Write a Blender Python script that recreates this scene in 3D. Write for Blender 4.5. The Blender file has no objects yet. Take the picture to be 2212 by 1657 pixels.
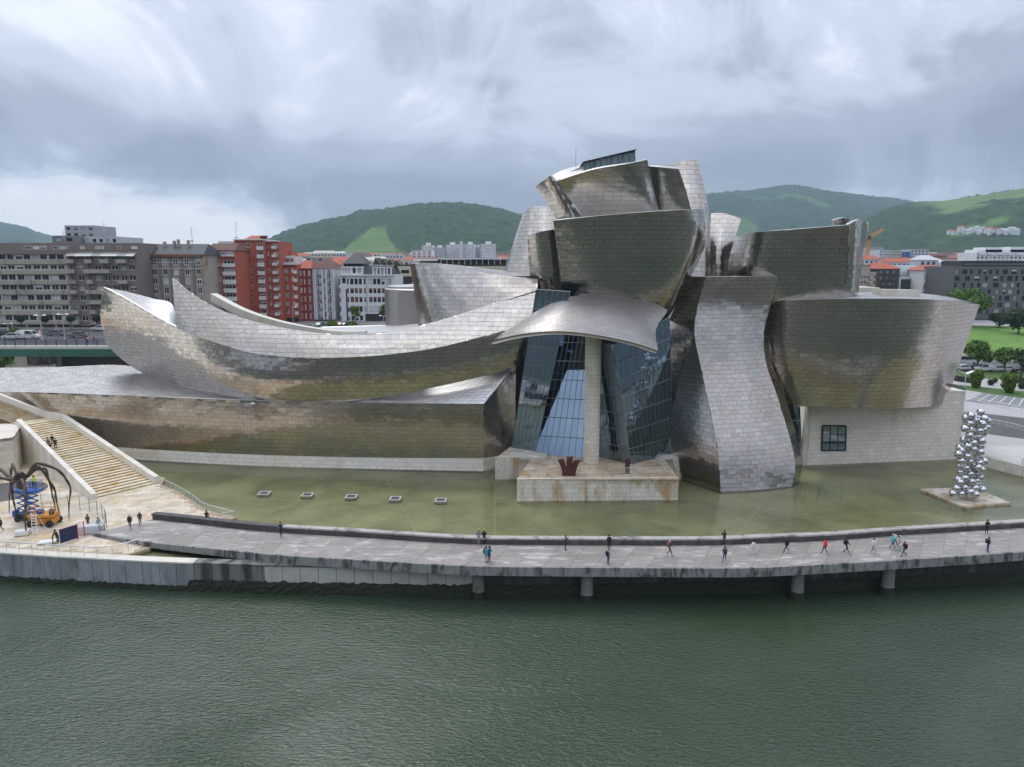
import bpy, bmesh, math, random
import numpy as np
from mathutils import Matrix, Vector
sc = bpy.context.scene
COL = sc.collection
R = math.radians
# ---------------------------------------------------------------- camera, sky, sun, exposure
F_PX, PITCH, CAM_Z = 1579.0, R(9.3), 35.0          # focal length in pixels of a 2212 px wide print, tilt, height above the river
cam = bpy.data.objects.new('camera', bpy.data.cameras.new('camera'))
COL.objects.link(cam); sc.camera = cam
cam.location = (0, 0, CAM_Z); cam.rotation_euler = (R(90) - PITCH, 0, 0)
cam.data.sensor_width = 36.0; cam.data.lens = 36.0 * F_PX / 2212.0
cam.data.clip_start = 0.5; cam.data.clip_end = 30000
SUN_EL, SUN_AZ = R(58), R(-30)                     # azimuth from +Y (view direction) towards +X
world = bpy.data.worlds.new('World'); sc.world = world; world.use_nodes = True
def build_world():
    nt = world.node_tree; nt.nodes.clear(); L = nt.links.new
    def n(t, **k):
        o = nt.nodes.new(t)
        for a, b in k.items(): setattr(o, a, b)
        return o
    def m(op, a, b=None, c=None, clamp=False):
        o = n('ShaderNodeMath', operation=op, use_clamp=clamp)
        for i, v in enumerate((a, b, c)):
            if v is None: continue
            if isinstance(v, (int, float)): o.inputs[i].default_value = v
            else: L(v, o.inputs[i])
        return o.outputs[0]
    def ramp(v, pts, cols=None):
        o = n('ShaderNodeValToRGB'); el = o.color_ramp.elements; o.color_ramp.interpolation = 'EASE'
        while len(el) < len(pts): el.new(0.5)
        for e, p in zip(el, pts):
            e.position = p[0]; c = p[1]; e.color = (*c, 1) if isinstance(c, tuple) else (c, c, c, 1)
        L(v, o.inputs[0]); return o.outputs[0]
    out = n('ShaderNodeOutputWorld'); bg = n('ShaderNodeBackground'); bg.inputs[1].default_value = 0.1
    sky = n('ShaderNodeTexSky', sky_type='NISHITA', sun_disc=False)
    sky.sun_elevation = SUN_EL; sky.sun_rotation = SUN_AZ
    tc = n('ShaderNodeTexCoord'); sp = n('ShaderNodeSeparateXYZ'); L(tc.outputs['Generated'], sp.inputs[0])
    X, Y, Z = sp.outputs
    zz = m('MAXIMUM', Z, 0.0)
    den = m('ADD', zz, 0.10)
    cx, cy = m('DIVIDE', X, den), m('DIVIDE', Y, den)
    cb = n('ShaderNodeCombineXYZ'); L(cx, cb.inputs[0]); L(cy, cb.inputs[1])
    def noise(vec, scale, detail, rough=.55, dist=0., off=(0, 0, 0), sc3=(1, 1, 1)):
        mp = n('ShaderNodeMapping'); mp.inputs['Location'].default_value = off; mp.inputs['Scale'].default_value = sc3; L(vec, mp.inputs[0])
        t = n('ShaderNodeTexNoise'); t.inputs['Scale'].default_value = scale; t.inputs['Detail'].default_value = detail
        t.inputs['Roughness'].default_value = rough; t.inputs['Distortion'].default_value = dist
        L(mp.outputs[0], t.inputs['Vector']); return t.outputs[0]
    big = noise(cb.outputs[0], 0.40, 3.0, .5, .4, (3.1, 1.7, 0), (1, .8, 1))
    mid = noise(cb.outputs[0], 1.05, 8.0, .56, .7, (0.4, 5.2, 0), (.8, 1, 1))
    puff = noise(tc.outputs['Generated'], 3.6, 10.0, .60, .8, (0.2, 0.3, 0.1), (1, 1, 1.35))
    el = m('ADD', Z, m('MULTIPLY', m('SUBTRACT', puff, .5), .10))
    az = m('ARCTAN2', X, Y)
    # the long dark cloud base: from 9 degrees up in the left down towards the hills in the middle, broad over the right
    mid_el = m('ADD', m('MULTIPLY', m('POWER', m('ABSOLUTE', m('SUBTRACT', az, .02)), 1.5), .17), .075)
    mid_el = m('MINIMUM', mid_el, .16)
    d = m('SUBTRACT', el, mid_el)
    band = m('POWER', 2.718, m('MULTIPLY', m('MULTIPLY', d, d), -420.0))
    wide = m('POWER', 2.718, m('MULTIPLY', m('MULTIPLY', m('SUBTRACT', el, .12), m('SUBTRACT', el, .12)), -40.0))
    dens = m('ADD', m('ADD', m('MULTIPLY', big, .40), m('MULTIPLY', mid, .36)), m('MULTIPLY', puff, 1.40))
    dens = m('SUBTRACT', dens, .505)
    dens = m('ADD', dens, m('MULTIPLY', band, .30)); dens = m('ADD', dens, m('MULTIPLY', wide, .05))
    # a bright opening near the horizon on the left
    aw = m('MULTIPLY', m('SUBTRACT', m('MULTIPLY', az, -1.0), .23), 5.0, clamp=True)
    lo = m('SUBTRACT', 1.0, m('MULTIPLY', m('SUBTRACT', el, .045), 18.0, clamp=True), clamp=True)
    dens = m('SUBTRACT', dens, m('MULTIPLY', m('MULTIPLY', aw, lo), .72))
    c = ramp(dens, [(.12, (.96, .975, 1.0)), (.36, (.76, .805, .885)), (.56, (.525, .58, .69)), (.76, (.35, .39, .475)), (1.0, (.25, .28, .35))])
    ground = n('ShaderNodeMix', data_type='RGBA')
    below = m('MULTIPLY', m('MULTIPLY', Z, -1.0), 20.0, clamp=True)
    scl = n('ShaderNodeVectorMath', operation='SCALE'); L(c, scl.inputs[0]); L(m('ADD', 9.2, m('MULTIPLY', m('MULTIPLY', zz, zz), 13.0)), scl.inputs['Scale'])   # an overcast sky brightens towards the zenith
    mx = n('ShaderNodeMix', data_type='RGBA'); mx.inputs[0].default_value = .92
    L(sky.outputs[0], mx.inputs[6]); L(scl.outputs[0], mx.inputs[7])
    L(mx.outputs[2], bg.inputs[0]); L(bg.outputs[0], out.inputs[0])
build_world()
sun = bpy.data.objects.new('sun', bpy.data.lights.new('sun', 'SUN')); COL.objects.link(sun)
sun.data.energy = 0.9; sun.data.angle = R(25); sun.data.color = (1.0, .96, .90)
sun.rotation_euler = Vector((math.sin(SUN_AZ) * math.cos(SUN_EL), math.cos(SUN_AZ) * math.cos(SUN_EL), math.sin(SUN_EL))).to_track_quat('Z', 'Y').to_euler()
sc.view_settings.view_transform = 'Standard'; sc.view_settings.look = 'None'
sc.view_settings.exposure = 0.44; sc.view_settings.gamma = 1.0; sc.view_settings.use_curve_mapping = False
sc.cycles.max_bounces = 6; sc.cycles.glossy_bounces = 4; sc.cycles.transparent_max_bounces = 12
sc.cycles.volume_bounces = 0; sc.cycles.use_denoising = True
# ---------------------------------------------------------------- measuring: print pixel -> ray -> point
cp_, sp_ = math.cos(PITCH), math.sin(PITCH)
def ray(x, y):
    a = (x - 1106) / F_PX; b = -(y - 828.5) / F_PX
    return np.array([a, cp_ + b * sp_, -sp_ + b * cp_])
def G(x, y, z):                                    # point of the level z seen at (x, y)
    r = ray(x, y); return np.array([0, 0, CAM_Z]) + r * ((z - CAM_Z) / r[2])
def P(x, y, Y):                                    # point at the distance Y seen at (x, y)
    r = ray(x, y); return np.array([0, 0, CAM_Z]) + r * (Y / r[1])
def PX(x, Y, y=600): return float(P(x, y, Y)[0])
def PZ(y, Y): return float(P(1106, y, Y)[2])
# ---------------------------------------------------------------- objects
def tag(o, label=None, cat=None, group=None, kind=None):
    if label: o['label'] = label
    if cat: o['category'] = cat
    if group: o['group'] = group
    if kind: o['kind'] = kind
    return o
def thing(name, label, cat, loc=(0, 0, 0), group=None):
    o = bpy.data.objects.new(name, None); COL.objects.link(o); o.empty_display_size = .3
    o.location = loc; return tag(o, label, cat, group)
def adopt(o, parent):
    if parent is not None:
        o.parent = parent
        l = Vector((0, 0, 0)); q = parent
        while q is not None:
            l += q.location
            if q.parent is not None: l += q.matrix_parent_inverse.translation
            q = q.parent
        o.matrix_parent_inverse = Matrix.Translation(-l)
    return o
def link(name, me, parent=None, kind=None):
    o = bpy.data.objects.new(name, me); COL.objects.link(o); adopt(o, parent)
    if kind: o['kind'] = kind
    return o
def make_mesh(name, V, Fs, mats, mi=None, smooth=False, attrs=None):
    me = bpy.data.meshes.new(name)
    V = np.asarray(V, dtype=np.float32).reshape(-1, 3)
    if isinstance(Fs, np.ndarray):
        n, k = Fs.shape
        me.vertices.add(len(V)); me.vertices.foreach_set('co', V.ravel())
        me.loops.add(n * k); me.loops.foreach_set('vertex_index', Fs.astype(np.int32).ravel())
        me.polygons.add(n); me.polygons.foreach_set('loop_start', np.arange(0, n * k, k, dtype=np.int32))
        me.update(calc_edges=True)
    else:
        me.from_pydata(V.tolist(), [], [list(f) for f in Fs]); me.update()
    for m_ in (mats if isinstance(mats, (list, tuple)) else [mats]): me.materials.append(m_)
    if mi is not None: me.polygons.foreach_set('material_index', np.asarray(mi, dtype=np.int32))
    if smooth: me.polygons.foreach_set('use_smooth', np.ones(len(me.polygons), dtype=bool))
    for k, (dom, arr) in (attrs or {}).items():
        a = me.attributes.new(k, 'FLOAT', dom); a.data.foreach_set('value', np.asarray(arr, dtype=np.float32))
    return me
class MB:                                          # mesh builder
    def __init__(s): s.v = []; s.f = []; s.m = []
    def add(s, V, Fs, m=0):
        b = len(s.v); s.v += [tuple(map(float, p)) for p in V]
        for f in Fs: s.f.append([i + b for i in f]); s.m.append(m)
        return s
    def box(s, a, b, m=0):
        (x0, y0, z0), (x1, y1, z1) = a, b
        return s.add([(x0, y0, z0), (x1, y0, z0), (x1, y1, z0), (x0, y1, z0), (x0, y0, z1), (x1, y0, z1), (x1, y1, z1), (x0, y1, z1)],
                     [(0, 3, 2, 1), (4, 5, 6, 7), (0, 1, 5, 4), (1, 2, 6, 5), (2, 3, 7, 6), (3, 0, 4, 7)], m)
    def obox(s, c, half, rz=0., m=0, tilt=None):   # box with centre, half sizes, turned by rz
        M = Matrix.Rotation(rz, 3, 'Z')
        if tilt is not None: M = M @ tilt
        c = Vector(c); hx, hy, hz = half
        V = [c + M @ Vector((x, y, z)) for z in (-hz, hz) for x, y in ((-hx, -hy), (hx, -hy), (hx, hy), (-hx, hy))]
        return s.add(V, [(0, 3, 2, 1), (4, 5, 6, 7), (0, 1, 5, 4), (1, 2, 6, 5), (2, 3, 7, 6), (3, 0, 4, 7)], m)
    def prism(s, pts, z0, z1, m=0):                # polygon outline pulled up (z may be per point)
        n = len(pts); z0 = z0 if hasattr(z0, '__len__') else [z0] * n; z1 = z1 if hasattr(z1, '__len__') else [z1] * n
        V = [(p[0], p[1], z0[i]) for i, p in enumerate(pts)] + [(p[0], p[1], z1[i]) for i, p in enumerate(pts)]
        return s.add(V, [tuple(range(n))[::-1], tuple(range(n, 2 * n))] + [(i, (i + 1) % n, n + (i + 1) % n, n + i) for i in range(n)], m)
    def tube(s, pts, r, n=6, m=0, cap=True):
        pts = [Vector(p) for p in pts]; rs = r if hasattr(r, '__len__') else [r] * len(pts)
        b = len(s.v); up = None
        for i, p in enumerate(pts):
            d = (pts[min(i + 1, len(pts) - 1)] - pts[max(i - 1, 0)])
            d = d.normalized() if d.length > 1e-6 else Vector((0, 0, 1))
            if up is None:
                up = Vector((0, 0, 1)) if abs(d.z) < .9 else Vector((1, 0, 0))
            x = (up - d * up.dot(d)); x = x.normalized() if x.length > 1e-5 else d.orthogonal().normalized()
            y = d.cross(x); up = x
            for k in range(n):
                a = 2 * math.pi * k / n; q = p + (x * math.cos(a) + y * math.sin(a)) * rs[i]; s.v.append((q.x, q.y, q.z))
        for i in range(len(pts) - 1):
            for k in range(n):
                s.f.append([b + i * n + k, b + i * n + (k + 1) % n, b + (i + 1) * n + (k + 1) % n, b + (i + 1) * n + k]); s.m.append(m)
        if cap:
            s.f.append([b + k for k in range(n)][::-1]); s.m.append(m)
            e = b + (len(pts) - 1) * n; s.f.append([e + k for k in range(n)]); s.m.append(m)
        return s
    def lathe(s, prof, c=(0, 0, 0), n=16, m=0):    # profile [(r, z)]
        b = len(s.v)
        for r, z in prof:
            for k in range(n):
                a = 2 * math.pi * k / n; s.v.append((c[0] + r * math.cos(a), c[1] + r * math.sin(a), c[2] + z))
        for i in range(len(prof) - 1):
            for k in range(n):
                s.f.append([b + i * n + k, b + i * n + (k + 1) % n, b + (i + 1) * n + (k + 1) % n, b + (i + 1) * n + k]); s.m.append(m)
        s.f.append([b + k for k in range(n)][::-1]); s.m.append(m)
        e = b + (len(prof) - 1) * n; s.f.append([e + k for k in range(n)]); s.m.append(m)
        return s
    def mesh(s, name, mats, smooth=False): return make_mesh(name, s.v, s.f, mats, s.m, smooth)
    def obj(s, name, mats, parent=None, smooth=False, kind=None): return link(name, s.mesh(name, mats, smooth), parent, kind)
_kids = None
def kids_of(o):
    return list(o.children)
def dup(root, loc, rz=0., scale=1., label=None, group=None):
    r = root.copy(); COL.objects.link(r); r.location = loc; r.rotation_euler = (0, 0, rz); r.scale = (scale,) * 3
    if label: r['label'] = label
    if group: r['group'] = group
    for ch in root.children:
        c = ch.copy(); COL.objects.link(c); c.parent = r
        for g in ch.children:
            d = g.copy(); COL.objects.link(d); d.parent = c
    return r
# ---------------------------------------------------------------- materials
MATS = {}
def mat(name, col, rough=.6, metal=0., var=0., vscale=.5, stain=None, sscale=.25, slo=.5, shi=.7, bump=0., bscale=4., coords='Object', stretch=(1, 1, 1),
        rnd=0., spec=.5, vary_rough=0., emit=None, streak=False, alpha=1., stain2=None):
    """principled material; var: tonal noise, stain: second colour in patches, rnd: strength of the per-piece 'rnd' attribute"""
    if name in MATS: return MATS[name]
    m_ = bpy.data.materials.new(name); m_.use_nodes = True; MATS[name] = m_
    nt = m_.node_tree; L = nt.links.new; b = nt.nodes['Principled BSDF']
    b.inputs['Roughness'].default_value = rough; b.inputs['Metallic'].default_value = metal
    b.inputs['Specular IOR Level'].default_value = spec
    b.inputs['Base Color'].default_value = (*col, 1)
    geo = nt.nodes.new('ShaderNodeNewGeometry')
    def noise(scale, detail=4, st=(1, 1, 1), dist=0.):
        mp = nt.nodes.new('ShaderNodeMapping'); mp.inputs['Scale'].default_value = st; L(geo.outputs['Position'], mp.inputs[0])
        t = nt.nodes.new('ShaderNodeTexNoise'); t.inputs['Scale'].default_value = scale; t.inputs['Detail'].default_value = detail
        t.inputs['Roughness'].default_value = .6; t.inputs['Distortion'].default_value = dist
        L(mp.outputs[0], t.inputs[0]); return t.outputs[0]
    cur = None
    def mixc(fac, c1, c2, mode='MIX'):
        x = nt.nodes.new('ShaderNodeMix'); x.data_type = 'RGBA'; x.blend_type = mode
        for v, i in ((fac, 0), (c1, 6), (c2, 7)):
            if isinstance(v, (int, float)): x.inputs[i].default_value = v
            elif isinstance(v, tuple): x.inputs[i].default_value = (*v, 1)
            else: L(v, x.inputs[i])
        return x.outputs[2]
    def mapr(v, a, b_, c, d):
        x = nt.nodes.new('ShaderNodeMapRange'); L(v, x.inputs[0])
        for i, k in enumerate((a, b_, c, d)): x.inputs[i + 1].default_value = k
        return x.outputs[0]
    cur = tuple(col)
    if stain: cur = mixc(mapr(noise(sscale, 6, stretch, .6), slo, shi, 0, 1), cur, tuple(stain))
    if stain2: cur = mixc(mapr(noise(sscale * 2.3, 6, stretch, .3), .52, .72, 0, .8), cur, tuple(stain2))
    if var: cur = mixc(1.0, cur, mixc(noise(vscale, 6, stretch), (1 - var,) * 3, (1 + var,) * 3), 'MULTIPLY')
    if rnd:
        at = nt.nodes.new('ShaderNodeAttribute'); at.attribute_name = 'rnd'
        cur = mixc(1.0, cur, mixc(at.outputs['Fac'], (1 - rnd,) * 3, (1 + rnd,) * 3), 'MULTIPLY')
    if not isinstance(cur, tuple): L(cur, b.inputs['Base Color'])
    if vary_rough: L(mapr(noise(vscale * .7, 4), .3, .7, max(.02, rough - vary_rough), rough + vary_rough), b.inputs['Roughness'])
    if bump:
        bp = nt.nodes.new('ShaderNodeBump'); bp.inputs['Strength'].default_value = 1; bp.inputs['Distance'].default_value = bump
        L(noise(bscale, 5, stretch), bp.inputs['Height']); L(bp.outputs[0], b.inputs['Normal'])
    if emit: b.inputs['Emission Color'].default_value = (*emit[0], 1); b.inputs['Emission Strength'].default_value = emit[1]
    return m_
def titanium():
    m_ = bpy.data.materials.new('titanium'); m_.use_nodes = True; nt = m_.node_tree; L = nt.links.new; b = nt.nodes['Principled BSDF']
    b.inputs['Metallic'].default_value = 1.0
    at = nt.nodes.new('ShaderNodeAttribute'); at.attribute_name = 'rnd'
    geo = nt.nodes.new('ShaderNodeNewGeometry')
    def noise(scale, detail=3):
        t = nt.nodes.new('ShaderNodeTexNoise'); t.inputs['Scale'].default_value = scale; t.inputs['Detail'].default_value = detail
        L(geo.outputs['Position'], t.inputs[0]); return t.outputs[0]
    def mixc(fac, c1, c2, mode='MIX'):
        x = nt.nodes.new('ShaderNodeMix'); x.data_type = 'RGBA'; x.blend_type = mode
        for v, i in ((fac, 0), (c1, 6), (c2, 7)):
            if isinstance(v, (int, float)): x.inputs[i].default_value = v
            elif isinstance(v, tuple): x.inputs[i].default_value = (*v, 1)
            else: L(v, x.inputs[i])
        return x.outputs[2]
    def mapr(v, a, b_, c, d):
        x = nt.nodes.new('ShaderNodeMapRange'); L(v, x.inputs[0])
        for i, k in enumerate((a, b_, c, d)): x.inputs[i + 1].default_value = k
        return x.outputs[0]
    c = mixc(at.outputs['Fac'], (.455, .41, .36), (.58, .545, .505))
    c = mixc(mapr(noise(.11), .46, .68, 0, .5), c, (.54, .45, .35))
    c = mixc(mapr(noise(.9, 5), .5, .75, 0, .35), c, (.33, .29, .26))
    mp = nt.nodes.new('ShaderNodeMapping'); mp.inputs['Scale'].default_value = (1, 1, .07); L(geo.outputs['Position'], mp.inputs[0])
    tv = nt.nodes.new('ShaderNodeTexNoise'); tv.inputs['Scale'].default_value = 1.3; tv.inputs['Detail'].default_value = 4; L(mp.outputs[0], tv.inputs[0])
    c = mixc(mapr(tv.outputs[0], .48, .75, 0, .35), c, (.38, .33, .28))
    L(c, b.inputs['Base Color'])
    L(mapr(at.outputs['Fac'], 0, 1, .20, .15), b.inputs['Roughness'])
    bp = nt.nodes.new('ShaderNodeBump'); bp.inputs['Strength'].default_value = 1; bp.inputs['Distance'].default_value = .016
    L(noise(1.7, 3), bp.inputs['Height']); L(bp.outputs[0], b.inputs['Normal'])
    MATS['titanium'] = m_; return m_
TI = titanium()
TI_BACK = mat('titanium_backing', (.22, .205, .19), .45, 1.0)
TI_ROOF = mat('titanium_roof', (.64, .63, .62), .45, 1.0, var=.08, vscale=.4, rnd=.16)
TI_EDGE = mat('titanium_edge', (.62, .60, .57), .4, 1.0, var=.1)
LIME = mat('limestone', (.74, .69, .595), .75, var=.12, vscale=.6, stain=(.62, .52, .36), sscale=.22, slo=.54, shi=.75, rnd=.10, bump=.01, bscale=6)
LIME_STAIN = mat('limestone_stained', (.70, .65, .555), .7, var=.15, vscale=.8, stain=(.48, .31, .14), sscale=.55, slo=.47, shi=.64, stretch=(1, 1, .4), rnd=.10, bump=.01, bscale=6)
LIME_JOINT = mat('limestone_joint', (.20, .17, .13), .9, var=.2)
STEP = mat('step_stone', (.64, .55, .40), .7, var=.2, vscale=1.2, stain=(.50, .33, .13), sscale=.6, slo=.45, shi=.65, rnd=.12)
PLAZA = mat('plaza_stone', (.66, .57, .44), .35, var=.2, vscale=.5, stain=(.52, .37, .20), sscale=.3, slo=.45, shi=.68, rnd=.16, spec=.5, stain2=(.70, .66, .60))
GLASS = mat('atrium_glass', (.012, .018, .02), .03, spec=1.0)
GLASS.node_tree.nodes['Principled BSDF'].inputs['IOR'].default_value = 2.5
GLASS.node_tree.nodes['Principled BSDF'].inputs['Specular Tint'].default_value = (.62, .80, 1.0, 1)
WGLASS = mat('window_glass', (.02, .024, .028), .08, spec=.8)
STEEL = mat('brushed_steel', (.62, .63, .64), .3, 1.0)
RAIL = mat('rail_steel', (.60, .61, .62), .4, .8)
DARKSTEEL = mat('dark_steel', (.07, .075, .08), .5, .6)
CONC = mat('concrete', (.34, .34, .33), .8, var=.25, vscale=.5, stain=(.20, .20, .19), sscale=.5, slo=.45, shi=.7, stretch=(1, 1, .5), rnd=.12, bump=.01)
CONC_DARK = mat('weathered_concrete', (.22, .215, .20), .8, var=.3, vscale=.8, stain=(.06, .06, .055), sscale=.9, slo=.44, shi=.6, stretch=(1, 1, .12), rnd=.1, bump=.01)
CONC_LIGHT = mat('pale_concrete', (.50, .49, .45), .8, var=.15, vscale=.5, stain=(.40, .34, .22), sscale=.5, slo=.5, shi=.8, rnd=.08)
MOSS = mat('algae_concrete', (.022, .026, .014), .7, var=.4, vscale=1.5, stain=(.018, .03, .012), sscale=.9, bump=.03, bscale=3)
DECK = mat('deck_paving', (.28, .25, .225), .6, var=.2, vscale=.5, stain=(.45, .42, .385), sscale=.9, slo=.54, shi=.63, stretch=(.45, 1.5, 1), rnd=.10, stain2=(.17, .155, .15))
# ---------------------------------------------------------------- surfaces through measured nets, clad in courses
def cr_axis(A, n):                                 # Catmull-Rom resampling along axis 0
    A = np.asarray(A, float); k = len(A)
    E_ = np.concatenate([[2 * A[0] - A[1]], A, [2 * A[-1] - A[-2]]])
    t = np.linspace(0, k - 1, n); i = np.minimum(t.astype(int), k - 2); f = (t - i).reshape((-1,) + (1,) * (A.ndim - 1))
    p0, p1, p2, p3 = E_[i], E_[i + 1], E_[i + 2], E_[i + 3]
    return .5 * (2 * p1 + (p2 - p0) * f + (2 * p0 - 5 * p1 + 4 * p2 - p3) * f * f + (3 * p1 - p0 - 3 * p2 + p3) * f ** 3)
def net(rows, nu=150, nv=50):                      # rows (bottom to top) of (x, y, Y) print points
    A = np.array([[P(*q) for q in r] for r in rows])
    A = cr_axis(A, nv)
    return cr_axis(A.transpose(1, 0, 2), nu).transpose(1, 0, 2)
def bil(S, V, U):                                  # S at fractional indices
    nv, nu = S.shape[:2]
    V = np.clip(V, 0, nv - 1); U = np.clip(U, 0, nu - 1)
    i = np.minimum(V.astype(int), nv - 2); j = np.minimum(U.astype(int), nu - 2)
    a = (V - i)[..., None]; b = (U - j)[..., None]
    return (S[i, j] * (1 - a) + S[i + 1, j] * a) * (1 - b) + (S[i, j + 1] * (1 - a) + S[i + 1, j + 1] * a) * b
def normals(S, toward=None):
    du = np.gradient(S, axis=1); dv = np.gradient(S, axis=0)
    N = np.cross(du, dv); N /= np.maximum(np.linalg.norm(N, axis=2, keepdims=True), 1e-9)
    t = np.array([0, 0, CAM_Z]) if toward is None else np.array(toward)
    return N * (1 if np.median(np.sum(N * (t - S), axis=2)) > 0 else -1)
def courses(S, N, h, w, seed=0, level=True, gap=.014, a=3, dent=.005, lift=.02, tilt=.014):
    """panels in courses of height h and width w: (V, F, rnd, centres); level=True: courses level in the world, else along the net"""
    rng = np.random.default_rng(seed); nv, nu = S.shape[:2]
    rows = []
    if level:
        Zc = np.maximum.accumulate(S[:, :, 2] + np.arange(nv)[:, None] * 1e-5, axis=0)
        z0 = Zc[0].min(); n = int(np.ceil((Zc[-1].max() - z0) / h)); idx = np.arange(nv, dtype=float)
        def vz(z): return np.array([np.interp(z, Zc[:, j], idx) for j in range(nu)])
        ks = range(n)
    else:
        ln = np.linalg.norm(np.diff(S, axis=0), axis=2).sum(0).max(); n = max(1, int(round(ln / h))); ks = range(n)
    out_V, out_F, out_R, out_C = [], [], [], []; base = 0; jj = np.arange(nu)
    for k in ks:
        if level: lo, hi = vz(z0 + k * h + gap), vz(z0 + (k + 1) * h - gap)
        else: lo = np.full(nu, (k / n) * (nv - 1) + gap / h * (nv - 1) / n); hi = np.full(nu, ((k + 1) / n) * (nv - 1) - gap / h * (nv - 1) / n)
        mid = bil(S, (lo + hi) / 2, jj.astype(float))
        s = np.concatenate([[0], np.cumsum(np.linalg.norm(np.diff(mid, axis=0), axis=1))])
        b = np.arange(-w + (k % 2) * w * .5 + rng.uniform(-.12, .12) * w, s[-1], w)
        s0 = np.clip(b + gap, 0, s[-1]); s1 = np.clip(b + w - gap, 0, s[-1])
        ok = s1 - s0 > .08
        s0, s1 = s0[ok], s1[ok]
        if not len(s0): continue
        t = np.linspace(0, 1, a + 1)
        U = np.interp(s0[:, None] + (s1 - s0)[:, None] * t, s, jj)          # panels x (a+1)
        vl = np.interp(U, jj, lo); vh = np.interp(U, jj, hi)
        ok = (vh - vl).max(1) > 1e-2
        U, vl, vh = U[ok], vl[ok], vh[ok]; n_p = len(U)
        if not n_p: continue
        q = np.array([0, .5, 1.0])
        VV = vl[:, None, :] + (vh - vl)[:, None, :] * q[None, :, None]      # panels x 3 x (a+1)
        UU = np.repeat(U[:, None, :], 3, 1)
        pts = bil(S, VV, UU); nn = bil(N, VV, UU)
        off = lift + rng.uniform(-tilt, tilt, (n_p, 1, 1)) * (q - .5)[None, :, None] + rng.uniform(-tilt, tilt, (n_p, 1, 1)) * (t - .5)[None, None, :]
        off = off + (1 - q)[None, :, None] * .012 + rng.uniform(-dent, dent * 1.6, (n_p, 3, a + 1))
        pts = pts + nn * off[..., None]
        ip = base + np.arange(n_p)[:, None] * (3 * (a + 1))
        quad = np.array([[r_ * (a + 1) + c, r_ * (a + 1) + c + 1, (r_ + 1) * (a + 1) + c + 1, (r_ + 1) * (a + 1) + c] for r_ in range(2) for c in range(a)])
        out_V.append(pts.reshape(-1, 3)); out_F.append((ip[:, :, None] + quad[None]).reshape(-1, 4))
        rr = np.clip(rng.normal(.36, .15, n_p), 0, 1); rr[rng.random(n_p) < .05] += .4
        out_R.append(rr); out_C.append(pts.mean((1, 2))); base += n_p * 3 * (a + 1)
    return np.concatenate(out_V), np.concatenate(out_F), np.concatenate(out_R), np.concatenate(out_C), 2 * a, 3 * (a + 1)
def orient(S, N, F):                               # face winding so that normals follow N
    du = S[0, 1] - S[0, 0]; 
    N0 = np.cross(np.gradient(S, axis=1), np.gradient(S, axis=0))
    return F if np.median(np.sum(N0 * N, axis=2)) > 0 else F[:, ::-1]
def shell_mesh(name, S, N, mats, inset=.03, thick=.5, st=(2, 3)):
    A = S[::st[0], ::st[1]]; B = N[::st[0], ::st[1]]
    if (S.shape[0] - 1) % st[0]: A = np.concatenate([A, S[-1:, ::st[1]]]); B = np.concatenate([B, N[-1:, ::st[1]]])
    if (S.shape[1] - 1) % st[1]:
        c = S[::st[0], -1:]; d = N[::st[0], -1:]
        if len(c) < len(A): c = np.concatenate([c, S[-1:, -1:]]); d = np.concatenate([d, N[-1:, -1:]])
        A = np.concatenate([A, c], 1); B = np.concatenate([B, d], 1)
    nv, nu = A.shape[:2]
    V = np.concatenate([(A - B * inset).reshape(-1, 3), (A - B * (inset + thick)).reshape(-1, 3)])
    i, j = np.meshgrid(np.arange(nv - 1), np.arange(nu - 1), indexing='ij'); o = (i * nu + j).ravel(); K = nv * nu
    f = np.stack([o, o + 1, o + nu + 1, o + nu], 1); f = orient(S, N, f)
    back = f[:, ::-1] + K
    edge = []
    def side(ids):
        for p, q in zip(ids[:-1], ids[1:]): edge.append([p, q, q + K, p + K])
    side(list(range(nu))); side([(nv - 1) * nu + x for x in range(nu)][::-1]); side([y * nu for y in range(nv)][::-1]); side([y * nu + nu - 1 for y in range(nv)])
    e = np.array(edge)
    Fa = np.concatenate([f, back, e]); mi = np.concatenate([np.zeros(len(f)), np.zeros(len(back)), np.ones(len(e))])
    return make_mesh(name, V, Fa, mats, mi, smooth=False)
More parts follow.
